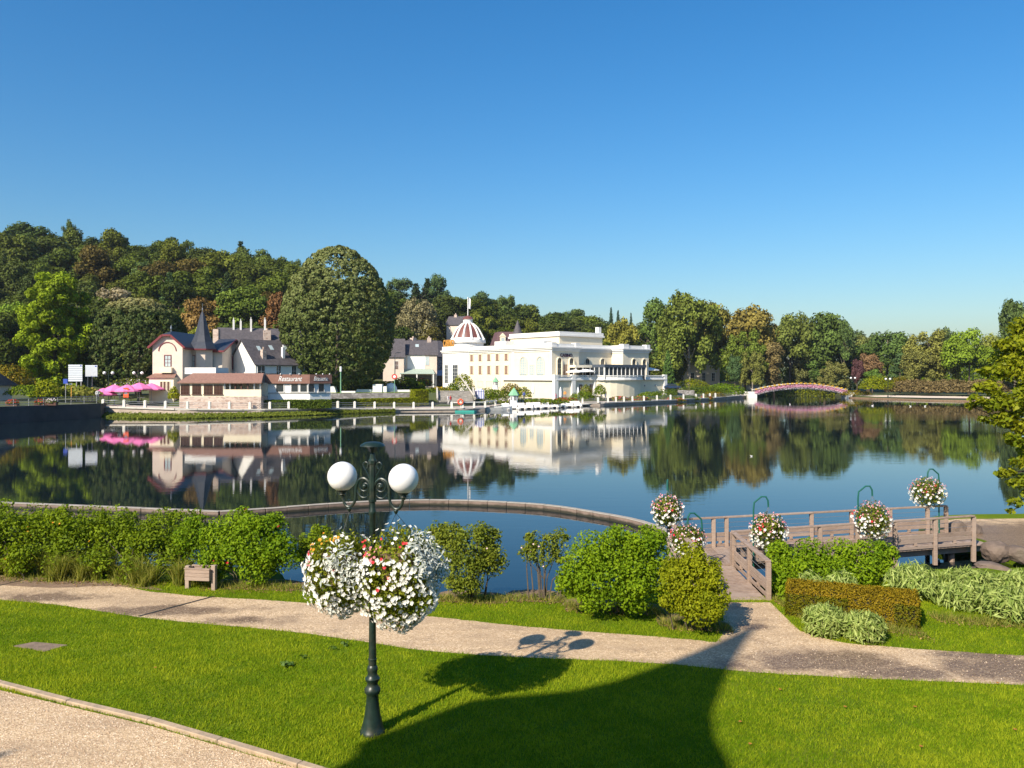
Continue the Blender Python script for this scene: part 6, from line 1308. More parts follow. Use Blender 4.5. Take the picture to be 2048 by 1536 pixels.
for px, py, D, lab in ((207, 776, 126, 'leftmost pink parasol over the cafe terrace'), (229, 769, 127, 'second pink parasol from the left'), (255, 769, 126, 'third pink parasol from the left, widest in view'), (279, 765, 127.5, 'fourth pink parasol from the left'), (303, 766, 129.5, 'pink parasol touching the villa bay')): parasol(lab, px, py, D, 2.0, .95, M['pink'])
def table(lab, px, py, D, mat):
    t = thing('cafe_table', lab, 'table', (XP(px, D), D, ZP(py, D) - .74), 0, 'cafe terrace tables'); MB().lathe([(.5, .7), (.5, .74)], 14).build('table_top', mat, t); MB().lathe([(.25, 0), (.05, .05), (.04, .7)], 8).build('pedestal', M['darkmetal'], t)
for px, py, D, lab, m_ in ((216, 801, 124, 'small pink clothed table at the promenade edge', M['pinkrender']), (228, 800, 124.5, 'light blue clothed cafe table', M['sign']), (283, 795, 127, 'cafe table left of the villa bay', M['whitecloth']), (262, 797, 127.5, 'cafe table under the third parasol', M['darkwood'])): table(lab, px, py, D, m_)
t = thing('menu_board', 'orange framed menu board under the parasols', 'menu board', (XP(252, 124.5), 124.5, ZP(800, 124.5))); MB().box(-.4, .4, -.04, .04, .4, 1.9).build('board', M['orange'], t); MB().box(-.22, .22, -.05, -.041, .9, 1.6).build('sheet', M['whitecloth'], t); MB().box(-.38, -.3, -.03, .03, 0, .4).build('leg', M['darkwood'], t); MB().box(.3, .38, -.03, .03, 0, .4).build('leg', M['darkwood'], t)
def person(lab, loc, rz, top, legs, hair, pose='walk', h=1.72):
    """one continuous skinned body coloured by height: legs, top, skin, hair"""
    me = bpy.data.meshes.new('person'); st = .18 if pose == 'walk' else .06
    v = [(0, 0, .95), (0, .0, 1.2), (0, 0, 1.42), (0, .02, 1.52), (0, .03, 1.63), (-.1, 0, .9), (-.11, -st * .6, .5), (-.11, -st + .05, .08), (-.11, -st - .1, .03), (.1, 0, .9), (.11, st * .3, .5), (.11, st + .06, .08), (.11, st - .08, .03),
         (-.2, 0, 1.4), (-.27, .03, 1.13), (-.26, -.1, .9), (.2, 0, 1.4), (.27, -.03, 1.13), (.26, .0 if pose == 'walk' else -.2, .9 if pose == 'walk' else 1.05), (0, .03, 1.72)]
    e = [(0, 1), (1, 2), (2, 3), (3, 4), (4, 19), (0, 5), (5, 6), (6, 7), (7, 8), (0, 9), (9, 10), (10, 11), (11, 12), (2, 13), (13, 14), (14, 15), (2, 16), (16, 17), (17, 18)]
    rr = [.14, .15, .13, .055, .10, .1, .07, .05, .04, .1, .07, .05, .04, .065, .05, .04, .065, .05, .04, .08]
    me.from_pydata([(x, y, z * h / 1.76) for x, y, z in v], e, []); o = link_mesh('person', me, None, None, loc, (0, 0, rz)); sk = o.modifiers.new('skin', 'SKIN'); o.modifiers.new('sub', 'SUBSURF').levels = 1; o.modifiers['sub'].render_levels = 1
    for i, r in enumerate(rr): me.skin_vertices[0].data[i].radius = (r, r * (.75 if i < 3 else 1))
    me.skin_vertices[0].data[0].use_root = True
    m = NT('clothes'); z = m.n('SeparateXYZ', {0: m.obj()}).outputs[2]; f = m.math('DIVIDE', z, h)
    m.set(Base_Color=m.ramp(f, [(0, (.03, .025, .02)), (.04, legs), (.53, top), (.845, (.45, .27, .19)), (.94, hair)], 'CONSTANT'), Roughness=.8); me.materials.append(m.m); tag(o, lab, 'person'); return o
q = QW(897); person('person in white top strolling on the promenade by the stairs', P(896.5, 809, 139.5), R(70), (.78, .76, .74), (.55, .52, .5), (.12, .08, .05)); person('person in red top and dark trousers beside the one in white', P(901.5, 809.4, 139), R(70), (.62, .03, .03), (.03, .03, .05), (.06, .04, .03))
person('person in white shirt standing under the pink parasols', P(240, 801, 125), R(20), (.78, .78, .80), (.05, .05, .07), (.7, .7, .68), 'stand'); person('person in dark jacket standing under the pink parasols', P(222, 800, 126), R(0), (.04, .04, .06), (.03, .03, .04), (.05, .04, .03), 'stand'); person('person in pale blouse by the end of the dam railing', P(195, 801, 122), R(40), (.7, .68, .66), (.25, .25, .3), (.08, .05, .03), 'stand')
person('person in white shirt below the round terrace', P(1203, 800, 172), R(0), (.78, .76, .74), (.30, .32, .5), (.08, .05, .03), 'stand'); person('person in white shirt with blue trousers nearest the round terrace corner', P(1211, 800, 172.5), R(0), (.78, .76, .74), (.22, .24, .45), (.10, .07, .04), 'stand')
t = thing('lifebuoy_stand', 'orange lifebuoy on its stand at the quay rail', 'lifebuoy', QW(921) + Vector((0, .1, 0))); MB().bar((0, 0, 0), (0, 0, 1.5), .1, .1).build('post', M['post'], t)
MB().tube([(.42 * math.cos(a), -.12, 1.1 + .42 * math.sin(a)) for a in [2 * math.pi * k / 20 for k in range(21)]], .12, 8).build('ring', M['orange'], t, smooth=True)
# hedges on the promenade
M['box'] = foliage('clipped box leaves', (.045, .085, .008), (.150, .205, .014), trans=.25)
hedge_box('promenade_hedge', 'dark green clipped hedge at the foot of the white brasserie', (XP(524, 122.8), 122.8, 0), (XP(662, 125.2), 125.2, 0), 1.2, 1.25, 5200, .22, M['box'], ground=1.0, seed=71, rag=.05)
hedge_box('promenade_hedge', 'long yellow green clipped hedge along the stone terrace wall', (XP(665, 130.5), 130.5, 0), (XP(836, 140), 140, 0), 1.1, 1.35, 7500, .22, M['gold_leaf'], ground=.8, seed=72, rag=.05)
hedge_box('block_hedge', 'tall square clipped hedge block beside the stairs', (XP(831, 142), 142, 0), (XP(857, 143.5), 143.5, 0), 2.2, 2.7, 3600, .2, M['gold_leaf'], ground=.8, seed=73, rag=.05)
# stone terrace wall with the miniature golf course on top
o = MB().bar((XP(658, 140), 140, 1.7), (XP(838, 146), 146, 1.7), .5, 2.6).build('terrace_wall', M['greyrubble']); tag(o, 'grey rubble terrace wall below the white garden ornaments', 'wall')
o = MB().poly([(XP(655, 140.3), 140.3, 2.98), (XP(838, 146.3), 146.3, 2.98), (XP(850, 158), 158, 3.05), (XP(660, 158), 158, 3.05)]).build('golf_lawn', lawn_m); tag(o, 'strip of lawn on the stone terrace', 'lawn', kind='structure')
def golf(lab, px, D, w, l, h, shape):
    b = MB()
    if shape == 'block': b.box(-w / 2, w / 2, -l / 2, l / 2, 0, h)
    elif shape == 'ramp': b.extr([(-w / 2, -l / 2, 0), (w / 2, -l / 2, 0), (w / 2 * .5, -l / 2, h), (-w / 2 * .9, -l / 2, h)], (0, l, 0))
    else: b.lathe([(w / 2, 0), (w / 2.2, h * .5), (w / 3.4, h * .9), (.02, h)], 14)
    o = b.build('golf_obstacle', M['white'], loc=(XP(px, D), D, 2.99)); tag(o, lab, 'obstacle', 'white miniature golf pieces')
golf('white slanted block left end of the garden terrace', 666, 147, 1.5, 1.6, 1.2, 'ramp'); golf('long low white ramp piece on the terrace', 735, 149, 4.2, 1.2, .55, 'ramp'); golf('largest white cube in the middle of the terrace', 756, 149, 1.7, 1.6, 1.5, 'block'); golf('small white block right of the largest cube', 769, 149, .9, 1, 1.1, 'block'); golf('white humped piece behind the mast on the terrace', 782, 152, 2.4, 2, 1.7, 'dome'); golf('flat white slab at the right end of the terrace', 815, 152, 4.0, 1.6, .4, 'block'); golf('low white kerb piece at the left of the terrace', 697, 145, 2.6, .8, .3, 'block')
hedge_box('shade_hedge', 'dark hedge behind the garden terrace under the clipped lime', (XP(668, 159), 159, 0), (XP(850, 162), 162, 0), 1.4, 1.9, 4200, .3, M['hedge1'], ground=2.9, seed=74, rag=.07)
# masts
t = thing('lamp_mast', 'pale green mast with white cylinder lantern right of the brasserie', 'lamp mast', (XP(681.5, 141), 141, 2.9)); MB().lathe([(.12, 0), (.09, ZP(744, 141) - 2.9)], 8).build('mast', M['mastgreen'], t); MB().lathe([(.2, ZP(743, 141) - 2.9), (.2, ZP(733, 141) - 2.9)], 10).build('lantern', M['globe'], t)
t = thing('banner_mast', 'thin green mast with red and white round sign on the terrace', 'sign mast', (XP(789, 147), 147, 2.9)); MB().lathe([(.07, 0), (.06, ZP(745, 147) - 2.9)], 8).build('mast', M['mastgreen'], t); MB().tube([(0, -.05, 3.0), (0, -.12, 3.0)], .5, 14).build('sign_disc', M['red'], t); MB().tube([(0, -.121, 3.0), (0, -.13, 3.0)], .26, 14).build('disc_centre', M['whitecloth'], t)
t = thing('street_light', 'tall grey street light with curved head before the cottage', 'street light', (XP(790, 160), 160, 3.0)); H = ZP(706, 160) - 3; MB().tube([(0, 0, 0), (0, 0, H - .5), (.15, 0, H), (.8, 0, H + .1)], [.1, .07, .06, .05], 8).build('pole', M['greymetal'], t); MB().box(.7, 1.2, -.12, .12, H + .02, H + .14).build('head', M['greymetal'], t)
# stairs up to the casino
st = thing('garden_stairs', 'broad stone garden stairs rising beside the casino', 'stairs', P(912, 801, 146), R(6))
for k in range(9): MB().box(-3.3, 3.1, k * .55 + .06, k * .55 + .66, -.3, -.06 + k * .21).build('riser', M['greyrubble'], st); MB().box(-3.4, 3.2, k * .55 - .02, k * .55 + .5, -.06 + k * .21, .0 + k * .21).build('tread', M['stone'], st)  # darker risers put the step shadow into the colour
for s_ in (-1, 1): MB().bar((s_ * 3.4, -.2, .3), (s_ * 3.4, 4.9, 2.1), .3, .5).build('cheek_wall', M['stone'], st)
u = MB(); u.bar((3.3, 0, .9), (1.0, 9.5, 4.6), .12, .25); u.build('handrail', M['concrete'], st)
M['redreed'] = foliage('reddish reeds', (.10, .075, .030), (.27, .20, .085), trans=.25)
# garden in front of the casino
def garden(name, lab, px, py, D, rx, ry, rz, mat, n=700, size=.3, seed=1, cat='shrub', blooms=None, group=None):
    zb_ = ZP(py, D); t = thing(name, lab, cat, (XP(px, D), D, zb_), 0, group); mound(t, 'foliage', (0, 0, 0), rx, ry, rz, n, size, mat, seed)
    if blooms: mound(t, 'blooms', (0, 0, .06), rx, ry, rz, int(n * .4), size * .8, blooms, seed + 1)
    return t
for i, (px, py, D, rx, ry, rz, m_, bl, lab) in enumerate([
    (926, 779, 165, 2.4, 2., 3.2, 'gold_leaf', None, 'rounded yellow green shrub against the casino wall'), (905, 790, 160, 1.6, 1.2, 2.4, 'hedge1', None, 'dark shrub in the corner left of the casino'), (940, 792, 155, 2.0, 1.2, 1.6, 'box', None, 'green bank planting right of the stairs'),
    (975, 797, 154, 2.8, 1.4, 2.0, 'hedge1', None, 'dark green hedge row before the casino windows'), (1000, 797, 155, 2.6, 1.4, 1.9, 'rose', None, 'olive hedge before the casino windows'), (1022, 792, 158, 2.2, 1.4, 2.6, 'yew', None, 'russet shrub under the arched windows'), (1046, 794, 158, 1.8, 1.3, 2.0, 'gold_leaf', None, 'bright green shrub right of the russet one'),
    (1010, 806, 148.5, 5.0, .7, .9, 'rose', 'whitemix', 'pale bedding along the quay left of the kiosk'), (1075, 806, 150, 6.5, .8, .8, 'hedge1', None, 'low dark hedge along the quay right of the kiosk'), (1090, 808, 151.5, 3.2, .6, .55, 'rose', 'redmix', 'red bedding strip behind the moored boats'), (1130, 803, 157, 2.6, .8, .8, 'rose', 'redmix', 'orange red bedding before the terrace pier'),
    (1165, 798, 162, 2.6, 1.0, 1.6, 'hedge1', None, 'dark shrub beneath the casino doors'), (1186, 800, 163, 2.6, .8, 1.0, 'rose', 'whitemix', 'lilac bedding by the promenade corner'), (1172, 790, 168, 1.4, 1., 2.2, 'hedge3', None, 'palm-like olive shrub at the terrace wall'), (1200, 789, 170, 1.4, 1., 2.2, 'hedge1', None, 'leafy shrub left of the round wall'),
    (1238, 801, 172, 2.4, .8, .9, 'hedge3', 'redmix', 'reddish bedding below the round wall'), (1275, 801, 174, 3.0, .8, .9, 'rose', 'redmix', 'rusty bedding right of the round wall'), (1300, 798, 180, 3.4, 1.2, 1.7, 'hedge1', None, 'dark shrubs at the terrace end'), (1330, 796, 186, 3.0, 1.4, 2.0, 'box', None, 'green shrub mass beyond the terrace end'),
    (1345, 802, 183, 3.2, .7, .8, 'rose', 'redmix', 'bright red flower bed on the right quay'), (1375, 800, 190, 3.0, .8, 1.1, 'box', None, 'clipped green bed on the right quay'), (1412, 799, 196, 2.0, .8, .9, 'rose', 'redmix', 'small red bed near the quay end'), (1426, 795, 204, 3.4, 1.2, 1.6, 'yew', None, 'russet bush above the quay end'),
    (1400, 788, 206, 7.0, 2.0, 2.2, 'box', None, 'long green hedge under the giant tree'), (1450, 788, 210, 6.0, 2.0, 2.8, 'hedge2', None, 'bright green hedge left of the bridge head'), (1385, 775, 222, 5, 2., 2.4, 'gold_leaf', None, 'yellow green bank before the manor'),
    (880, 783, 158, 2.6, .7, .9, 'rose', 'yellowmix', 'yellow flower bed above the stairs'), (860, 790, 152, 3.4, 1.0, 1.2, 'box', None, 'green bed left of the stairs'), (833, 770, 164, 3.6, .8, 1.4, 'rose', 'redmix', 'flowering planter row before the cottage'), (810, 768, 160, 2.4, .9, 1.5, 'rose', None, 'olive shrub before the side house'),
    (1755, 778, 212, 5.0, 2.2, 3.6, 'gold_leaf', None, 'round golden shrub on the right shore lawn'), (1712, 790, 214, 4.5, 1., 1.3, 'yew', None, 'low brown hedge at the right bridge head'), (1800, 775, 214, 3.0, 1.6, 3.0, 'yew', None, 'reddish shrub beside the right shore lamp'),
    (1830, 783, 212, 8., 3., 3.2, 'redreed', None, 'reddish reed bed left half on the right shore'), (1900, 784, 206, 9., 3., 3.2, 'redreed', None, 'reddish reed bed right half on the right shore'), (1975, 783, 200, 8., 3., 3.0, 'redreed', None, 'reed bed behind the autumn tree'),
    (60, 790, 122, 4.0, 1.2, 1.6, 'hedge1', None, 'dark shrub bed behind the dam rail'), (95, 792, 121, 2.0, 1.2, 2.6, 'gold_leaf', None, 'spiky yellow green shrub at the road bend'), (150, 790, 124, 4.2, 1.6, 1.4, 'reed', None, 'dry grassy mound under the direction boards'), (347, 797, 125.5, .9, .7, 1.8, 'gold_leaf', None, 'green bush between bay and veranda'), (20, 770, 128, 4, 2, 3.4, 'yew', None, 'brown shrubbery at the left edge'), (270, 778, 133, 5, 1., 1.8, 'rose', 'whitemix', 'pale flower bed behind the parasols')]):
    garden('garden_shrub', lab, px, py, D, rx, ry, rz, M[m_], int(260 + 120 * rx * rz), .30 if 'reed' not in m_ else .5, 200 + i, blooms=M[bl] if bl else None, cat='flower bed' if bl else 'shrub')
# kiosks, tents, parasols on the casino side
def kiosk(lab, px, py0, py1, D, group=None):
    zb_, zt_ = ZP(py1, D), ZP(py0, D); H = zt_ - zb_; r = H * .19; t = thing('kiosk', lab, 'kiosk', (XP(px, D), D, zb_), R(15), group)
    MB().lathe([(r * 1.35, 0), (r * 1.2, H * .12), (r * 1.02, H * .16), (r * 1.02, H * .60), (r * 1.12, H * .62)], 6).build('body', M['white'], t); MB().lathe([(r * 1.5, H * .62), (r * .9, H * .8), (.03, H)], 6).build('roof', M['greenroof'], t)
    for k in range(6): a = R(60 * k + 30); n = Vector((math.cos(a), math.sin(a), 0)); wpart(t, 'window', n * (r * 1.02 * math.cos(R(30)) + .004) + Vector((0, 0, H * .40)), n.cross(Vector((0, 0, 1))), n, r * .55, H * .17, M['white'], M['glass'], bars=(2, 1), fw=.04)
kiosk('white six-sided kiosk with pale green roof on the boat landing', 1028, 775, 816, 146.5); kiosk('smaller green-roofed kiosk half hidden in the casino garden', 991, 754, 779, 166)
def tent(lab, px, D, w, h, c1):
    zb_ = ZP(797, D); t = thing('striped_tent', lab, 'tent', (XP(px, D), D, zb_), 0, 'striped beach tents'); m = NT('striped canvas'); x = m.n('SeparateXYZ', {0: m.obj()}).outputs[0]; f = m.math('GREATER_THAN', m.math('FRACT', m.math('MULTIPLY', x, 3.2)), .5); m.set(Base_Color=m.mix(f, (.78, .77, .75), c1), Roughness=.85)
    MB().box(-w / 2, w / 2, -.6, .6, 0, h * .72).build('walls', m.m, t); MB().add([(-w / 2 - .1, -.7, h * .72), (w / 2 + .1, -.7, h * .72), (w / 2 + .1, .7, h * .72), (-w / 2 - .1, .7, h * .72), (0, 0, h)], [(0, 1, 4), (1, 2, 4), (2, 3, 4), (3, 0, 4)]).build('roof', m.m, t)
tent('pale striped beach tent by the stairs', 954, 151, 1.1, 1.9, (.45, .30, .32)); tent('blue and white striped beach tent by the stairs', 961, 150.4, 1.4, 1.9, (.06, .10, .38))
def closed_parasol(lab, px, py0, py1, D):
    zb_ = ZP(py1, D); H = ZP(py0, D) - zb_; t = thing('closed_parasol', lab, 'parasol', (XP(px, D), D, zb_), 0, 'closed white parasols'); MB().lathe([(.04, 0), (.04, H * .35)], 6).build('pole', M['greymetal'], t); MB().lathe([(.2, H * .08), (.3, H * .25), (.26, H * .6), (.1, H * .96), (.02, H)], 10).build('cover', M['whitecloth'], t)
closed_parasol('left tall closed white parasol before the casino', 1121, 774, 797, 160); closed_parasol('right tall closed white parasol before the casino', 1156, 774, 797, 162); closed_parasol('short closed parasol among the garden shrubs', 1066, 769, 790, 160)
parasol('left open white parasol on the casino terrace', 1150, 739, 181, 2.2, .5, M['whitecloth'], group='open white parasols'); parasol('right open white parasol beside the glazed veranda', 1172, 738, 183, 2.2, .5, M['whitecloth'], group='open white parasols'); parasol('open white parasol at the far terrace end', 1300, 735, 203, 2.4, .6, M['whitecloth'], group='open white parasols')
for k, px in enumerate((1012, 1019, 1026, 1053, 1060, 1068)):
    D = 153.5; t = thing('garden_table', 'small dark garden table with chairs in the row before the casino hedges', 'table', (XP(px, D), D, .95), R(20 * k), 'garden tables before the casino'); MB().lathe([(.45, .70), (.45, .74)], 12).build('table_top', M['whitecloth'] if k % 2 else M['darkmetal'], t); MB().lathe([(.22, 0), (.04, .05), (.04, .7)], 8).build('pedestal', M['darkmetal'], t)
    for s_ in (-1, 1): c = MB(); c.box(s_ * .75 - .2, s_ * .75 + .2, -.2, .2, .42, .46); c.box(s_ * .93 - .02, s_ * .93 + .02, -.2, .2, .46, .9); [c.box(s_ * .75 + a * .17 - .02, s_ * .75 + a * .17 + .02, b * .17 - .02, b * .17 + .02, 0, .42) for a in (-1, 1) for b in (-1, 1)]; o = c.build('garden_chair', M['darkmetal'] if k % 2 else M['whitecloth'], None, loc=t.location + Vector((0, .0, 0))); tag(o, 'small garden chair at a table before the casino hedges', 'chair', 'garden chairs before the casino')
person('person in orange top by the left closed parasol', P(1130, 798, 159), R(0), (.75, .30, .05), (.25, .22, .2), (.1, .07, .04), 'stand'); person('person in blue top seated side of the garden terrace', P(1048, 800, 153), R(30), (.10, .14, .40), (.08, .08, .1), (.1, .07, .04), 'stand'); person('person in pink top on the promenade under the terrace pier', P(1112, 803, 158), R(60), (.70, .30, .35), (.2, .2, .25), (.05, .04, .03), 'walk')
# boats
def pedalo_parts():
    t = thing('pedal_boat', '', 'pedal boat', (0, 0, 0), 0, 'white pedal boats moored in a row')
    for s_ in (-1, 1): MB().extr([(s_ * .55 - .22, -1.5, .1), (s_ * .55 + .22, -1.5, .1), (s_ * .55 + .18, -1.7, .42), (s_ * .55 - .18, -1.7, .42)], (0, 3.0, 0)).build('pontoon', M['white'], t, bevel=.04)
    MB().box(-.75, .75, -1.0, 1.2, .40, .52).build('deck', M['white'], t); MB().extr([(-.7, -1.0, .52), (-.7, -.35, .52), (-.7, -.5, .82)], (1.4, 0, 0)).build('bow_cowl', M['white'], t)
    MB().box(-.68, .68, .2, .75, .52, .80).build('seat', M['darkmetal'], t); MB().extr([(-.68, .75, .7), (-.68, .9, .7), (-.68, 1.1, 1.25), (-.68, .98, 1.25)], (1.36, 0, 0)).build('backrest', M['white'], t); return t
pb0 = pedalo_parts(); pos = [(p_, 821.3 - (p_ - 978) * .0416) for p_ in (1043, 1059, 1075, 1091, 1107, 1123, 1139, 1154, 1011)]
ordn = ['left end of the row, next to the kiosk', 'second from the kiosk', 'third from the kiosk', 'fourth from the kiosk', 'fifth from the kiosk', 'sixth from the kiosk', 'seventh from the kiosk', 'right end of the row', 'left of the kiosk']
for i, (px, py) in enumerate(pos):
    o = pb0 if i == 0 else copy_tree(pb0); o.location = G(px, py, 0.0) + Vector((0, 0, -.12)); o.rotation_euler = (0, 0, R(rnd.uniform(-6, 10))); o['label'] = 'white pedal boat, ' + ordn[i]
t = thing('landing_stage', 'white wooden landing stage the pedal boats lie along', 'jetty', G(978, 820, 0)); a = G(978, 820, 0); b2 = G(1175, 811.8, 0)
b3 = (b2 - a) * 1.0
nb_ = 24
for k in range(nb_): p0, p1 = b3 * (k / nb_), b3 * ((k + .94) / nb_); MB().bar(p0 + Vector((0, .9, .32)), p1 + Vector((0, .9, .32)), 1.3, .09).build('plank', M['white'], t)
for k in range(7): p0 = b3 * (k / 6); MB().tube([p0 + Vector((0, 1.2, -.8)), p0 + Vector((0, 1.2, .27))], .09, 6).build('pile', M['wood'], t)
t = thing('motor_boat', 'white open motor boat moored left of the kiosk', 'boat', G(998, 820.5, 0), R(-78)); hull = MB(); S = 10
for k in range(S + 1):
    u_ = k / S; y_ = -2.4 + 4.8 * u_; w = .95 * math.sin(math.pi * min(1, .5 + .5 * (1 - u_)) ) ** .6 if u_ > .55 else .95; w = max(.03, .95 * (1 - max(0, (u_ - .5) / .5) ** 2.2)); zt_ = .55 + .2 * u_ * u_; hull.v += [(-w, y_, zt_), (-w * .7, y_, .0), (0, y_, -.12), (w * .7, y_, .0), (w, y_, zt_)]
for k in range(S):
    for j in range(4): a_ = k * 5 + j; hull.f.append((a_, a_ + 1, a_ + 6, a_ + 5))
hull.f += [(0, 1, 2, 3, 4)]; hull.build('hull', M['white'], t, smooth=True); MB().box(-.8, .8, -2.2, .6, .30, .34).build('floor', M['greymetal'], t); MB().box(-.75, .75, -1.5, -1.0, .34, .7).build('seat', M['darkmetal'], t); MB().extr([(-.7, .55, .55), (-.7, .75, .55), (-.7, .45, 1.0)], (1.4, 0, 0)).build('windscreen', M['glasslite'], t)
t = thing('rowing_boat', 'turquoise flat boat lying along the quay', 'boat', G(931, 824, 0) + Vector((0, -.6, 0)), R(2)); hull = MB(); hull.prism([(-1.7, -.55), (1.5, -.5), (1.9, 0), (1.5, .5), (-1.7, .55)], -.1, .28); hull.build('hull', M['turq'], t); MB().prism([(-1.55, -.42), (1.4, -.38), (1.7, 0), (1.4, .38), (-1.55, .42)], .282, .30).build('inside', plain('dark teal boards', (.03, .16, .14), .7), t); MB().box(-.5, -.2, -.5, .5, .30, .34).build('thwart', M['turq'], t)
# flower bridge
fbg = thing('flower_bridge', 'arched white footbridge covered with pink and yellow flowers', 'bridge', (0, 0, 0)); BD = 216.; xa, xb = XP(1506, BD), XP(1692, BD); n = 26; zs_ = [.75 + 2.55 * math.sin(math.pi * (k / n)) ** 1.0 * 1.0 for k in range(n + 1)]
def bz(t_): return 1.0 + 1.75 * (1 - (2 * t_ - 1) ** 2)
dk = MB()
for k in range(n):
    t0, t1 = k / n, (k + 1) / n; a = Vector((xa + (xb - xa) * t0, BD, bz(t0))); b = Vector((xa + (xb - xa) * t1, BD, bz(t1)))
    dk.add([a + Vector((0, -1.2, -.30)), b + Vector((0, -1.2, -.30)), b + Vector((0, 1.2, -.30)), a + Vector((0, 1.2, -.30)), a + Vector((0, -1.2, .02)), b + Vector((0, -1.2, .02)), b + Vector((0, 1.2, .02)), a + Vector((0, 1.2, .02))], [(0, 3, 2, 1), (4, 5, 6, 7), (0, 1, 5, 4), (2, 3, 7, 6)])
dk.build('arched_deck', M['concrete'], fbg)
for s_ in (-1, 1): MB().tube([(xa + (xb - xa) * k / n, BD + s_ * 1.15, bz(k / n) + 1.15) for k in range(n + 1)], .06, 5).build('handrail', M['white'], fbg)
for x_ in (xa - .6, xb + .6): MB().box(x_ - 1.2, x_ + 1.2, BD - 1.6, BD + 1.6, -.8, 1.7).build('abutment', M['white'], fbg)
for k in range(21):
    t_ = (k + .5) / 21; c = (xa + (xb - xa) * t_, BD - 1.45, bz(t_) + .3); rngs = 300 + k * 3
    mound(fbg, 'pink_blooms', (c[0], c[1], c[2] - .15), .85, .5, .85, 190, .24, M['pinkmix'], rngs); mound(fbg, 'white_blooms', (c[0] + .3, c[1] - .05, c[2] - .45), .6, .4, .5, 50, .22, M['whitemix'], rngs + 1)
    mound(fbg, 'yellow_blooms', (c[0], c[1] + .2, c[2] + .75), .48, .35, .4, 50, .22, M['yellowmix'], rngs + 2)
# right shore: pale path and edge
def shore_strip(name, lab, cat, pairs, mat, z, back, kind='structure'):
    b = MB()
    for (p0, D0, D1), (p1, E0, E1) in zip(pairs[:-1], pairs[1:]): b.quad((XP(p0, D0), D0, z), (XP(p1, E0), E0, z), (XP(p1, E1), E1, z + back), (XP(p0, D1), D1, z + back))
    o = b.build(name, mat); tag(o, lab, cat, kind=kind)
shore_strip('shore_path', 'pale path along the right shore', 'path', [(1700, 214.5, 217), (1780, 207, 211), (1860, 199, 204), (1940, 195, 200), (2060, 187, 192), (2300, 168, 172)], plain('pale sandy path', (.62, .52, .42), .9, .08, .3, space='pos'), .5, .35)
o = MB()
for (p0, D0), (p1, D1_) in zip([(1694, 215.2), (1780, 202.8), (1860, 191.8), (1940, 186.8), (2048, 176.8)], [(1780, 202.8), (1860, 191.8), (1940, 186.8), (2048, 176.8), (2400, 149.6)]): o.bar((XP(p0, D0), D0, 0), (XP(p1, D1_), D1_, 0), .4, .62)
o = o.build('shore_edge', M['soil']); tag(o, 'low earth and timber edge of the right shore', 'bank', kind='structure')
# ivy-dark bank and reeds under the bridge
garden('reed_margin', 'green water plants under the arched bridge', 1598, 799, 236, 14, 2, 3.0, M['hedge3'], 1800, .5, 401)
for i, (px, lab) in enumerate(((1345, 'shady thicket left of the manor'), (1455, 'shady thicket right of the manor'), (1535, 'shady thicket behind the bridge head'), (1625, 'shady thicket behind the bridge'), (1710, 'shady thicket behind the copper tree'), (1800, 'shady thicket behind the cedar'), (1890, 'shady thicket behind the olive trees'), (1980, 'shady thicket behind the vivid tree'))): garden('thicket', lab, px, 778, 262 + 3 * (i % 2), 9.5, 3, 13, M['hedge1'], 2200, .8, 420 + i)
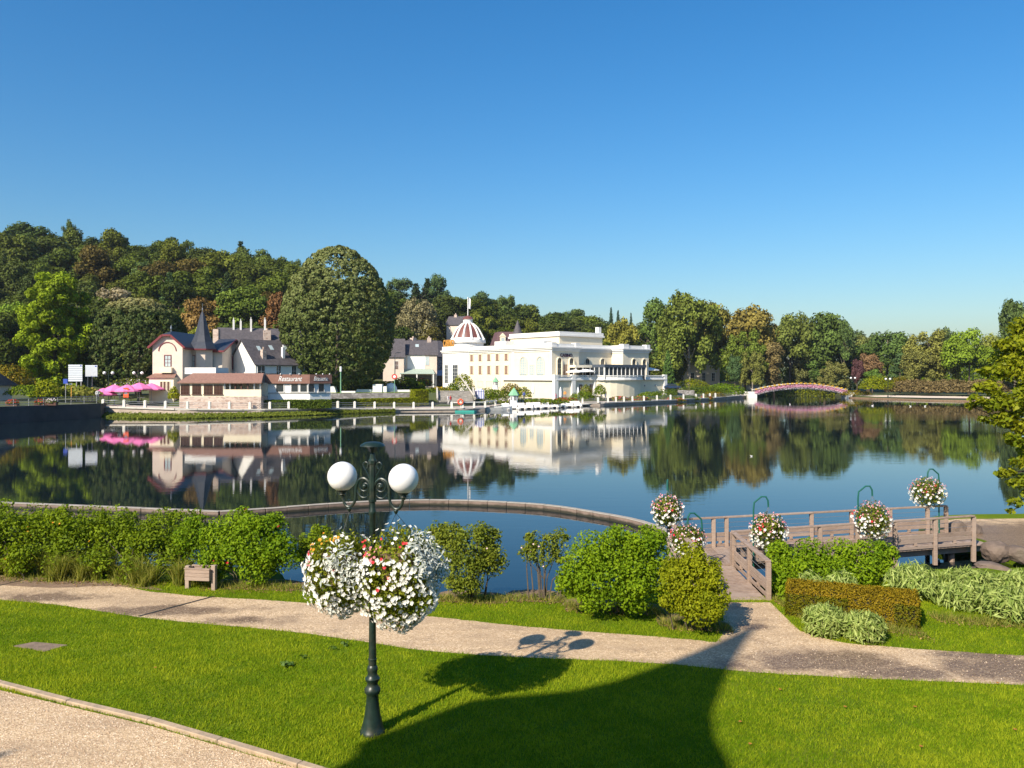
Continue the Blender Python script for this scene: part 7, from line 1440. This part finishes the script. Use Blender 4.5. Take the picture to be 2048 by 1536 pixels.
# parked car under the trees
car = thing('parked_car', 'dark blue car parked beyond the terrace end', 'car', P(1343, 779, 200), R(8)); b = MB()
prof_ = [(-2.1, .3), (2.1, .3), (2.15, .75), (1.2, .9), (.6, 1.42), (-1.0, 1.45), (-1.7, .95), (-2.15, .85)]
b.extr([(x_, -.85, z_) for x_, z_ in prof_], (0, 1.7, 0)); b.build('body', M['bluecar'], car, bevel=.06); MB().extr([(x_, -.87, z_) for x_, z_ in [(1.05, .92), (.55, 1.35), (-.95, 1.38), (-1.5, .95)]], (0, 1.74, 0)).build('window', M['glass'], car)
for x_ in (-1.35, 1.35):
    for s_ in (-1, 1): MB().tube([(x_, s_ * .78, .32), (x_, s_ * .92, .32)], .32, 14).build('wheel', M['rubber'], car)
for y_ in (-.6, .6): MB().box(2.1, 2.17, y_ - .18, y_ + .18, .58, .72).build('headlight', M['whitecloth'], car)
o = MB().bar((XP(1356, 203), 203, 1.6), (XP(1388, 204), 204, 1.5), .4, 1.6).build('low_wall', M['greyrubble']); tag(o, 'low rubble wall beside the parked car', 'wall')
# water birds
def bird(lab, px, py, s=1.0):
    t = thing('water_bird', lab, 'bird', G(px, py, 0), R(rnd.uniform(0, 360)), 'white water birds'); b = MB(); pts = [(-.30, 0, .10), (-.2, 0, .12), (0, 0, .10), (.18, 0, .12), (.24, 0, .22), (.26, 0, .33), (.33, 0, .34), (.40, 0, .32)]; b.tube([Vector(p) * s for p in pts], [r * s for r in (.02, .10, .14, .09, .045, .05, .045, .012)], 8); b.build('body', M['white'], t, smooth=True)
bird('white water bird near the right shore', 1850, 813, .7); bird('white bird floating left of the other right shore birds', 1745, 812, .7); bird('white bird floating in the middle of the open water', 1503, 913, .3); bird('small white bird between the two right shore birds', 1821, 813, .6); bird('white bird off the flower bridge', 1580, 809, .6)

# ------------------------------------------------------------------ light morning haze over the lake
hz_m = bpy.data.materials.new('morning haze'); hz_m.use_nodes = True; ht = hz_m.node_tree; ht.nodes.remove(ht.nodes['Principled BSDF'])
pv = ht.nodes.new('ShaderNodeVolumePrincipled'); pv.inputs['Color'].default_value = (.80, .88, 1, 1); pv.inputs['Density'].default_value = .0001; pv.inputs['Anisotropy'].default_value = .2
ht.links.new(pv.outputs[0], ht.nodes['Material Output'].inputs['Volume'])
hz_o = MB().box(-420, 420, -60, 560, -3, 75).build('haze', hz_m); tag(hz_o, 'thin bluish morning haze over lake and hills', 'haze', kind='stuff')
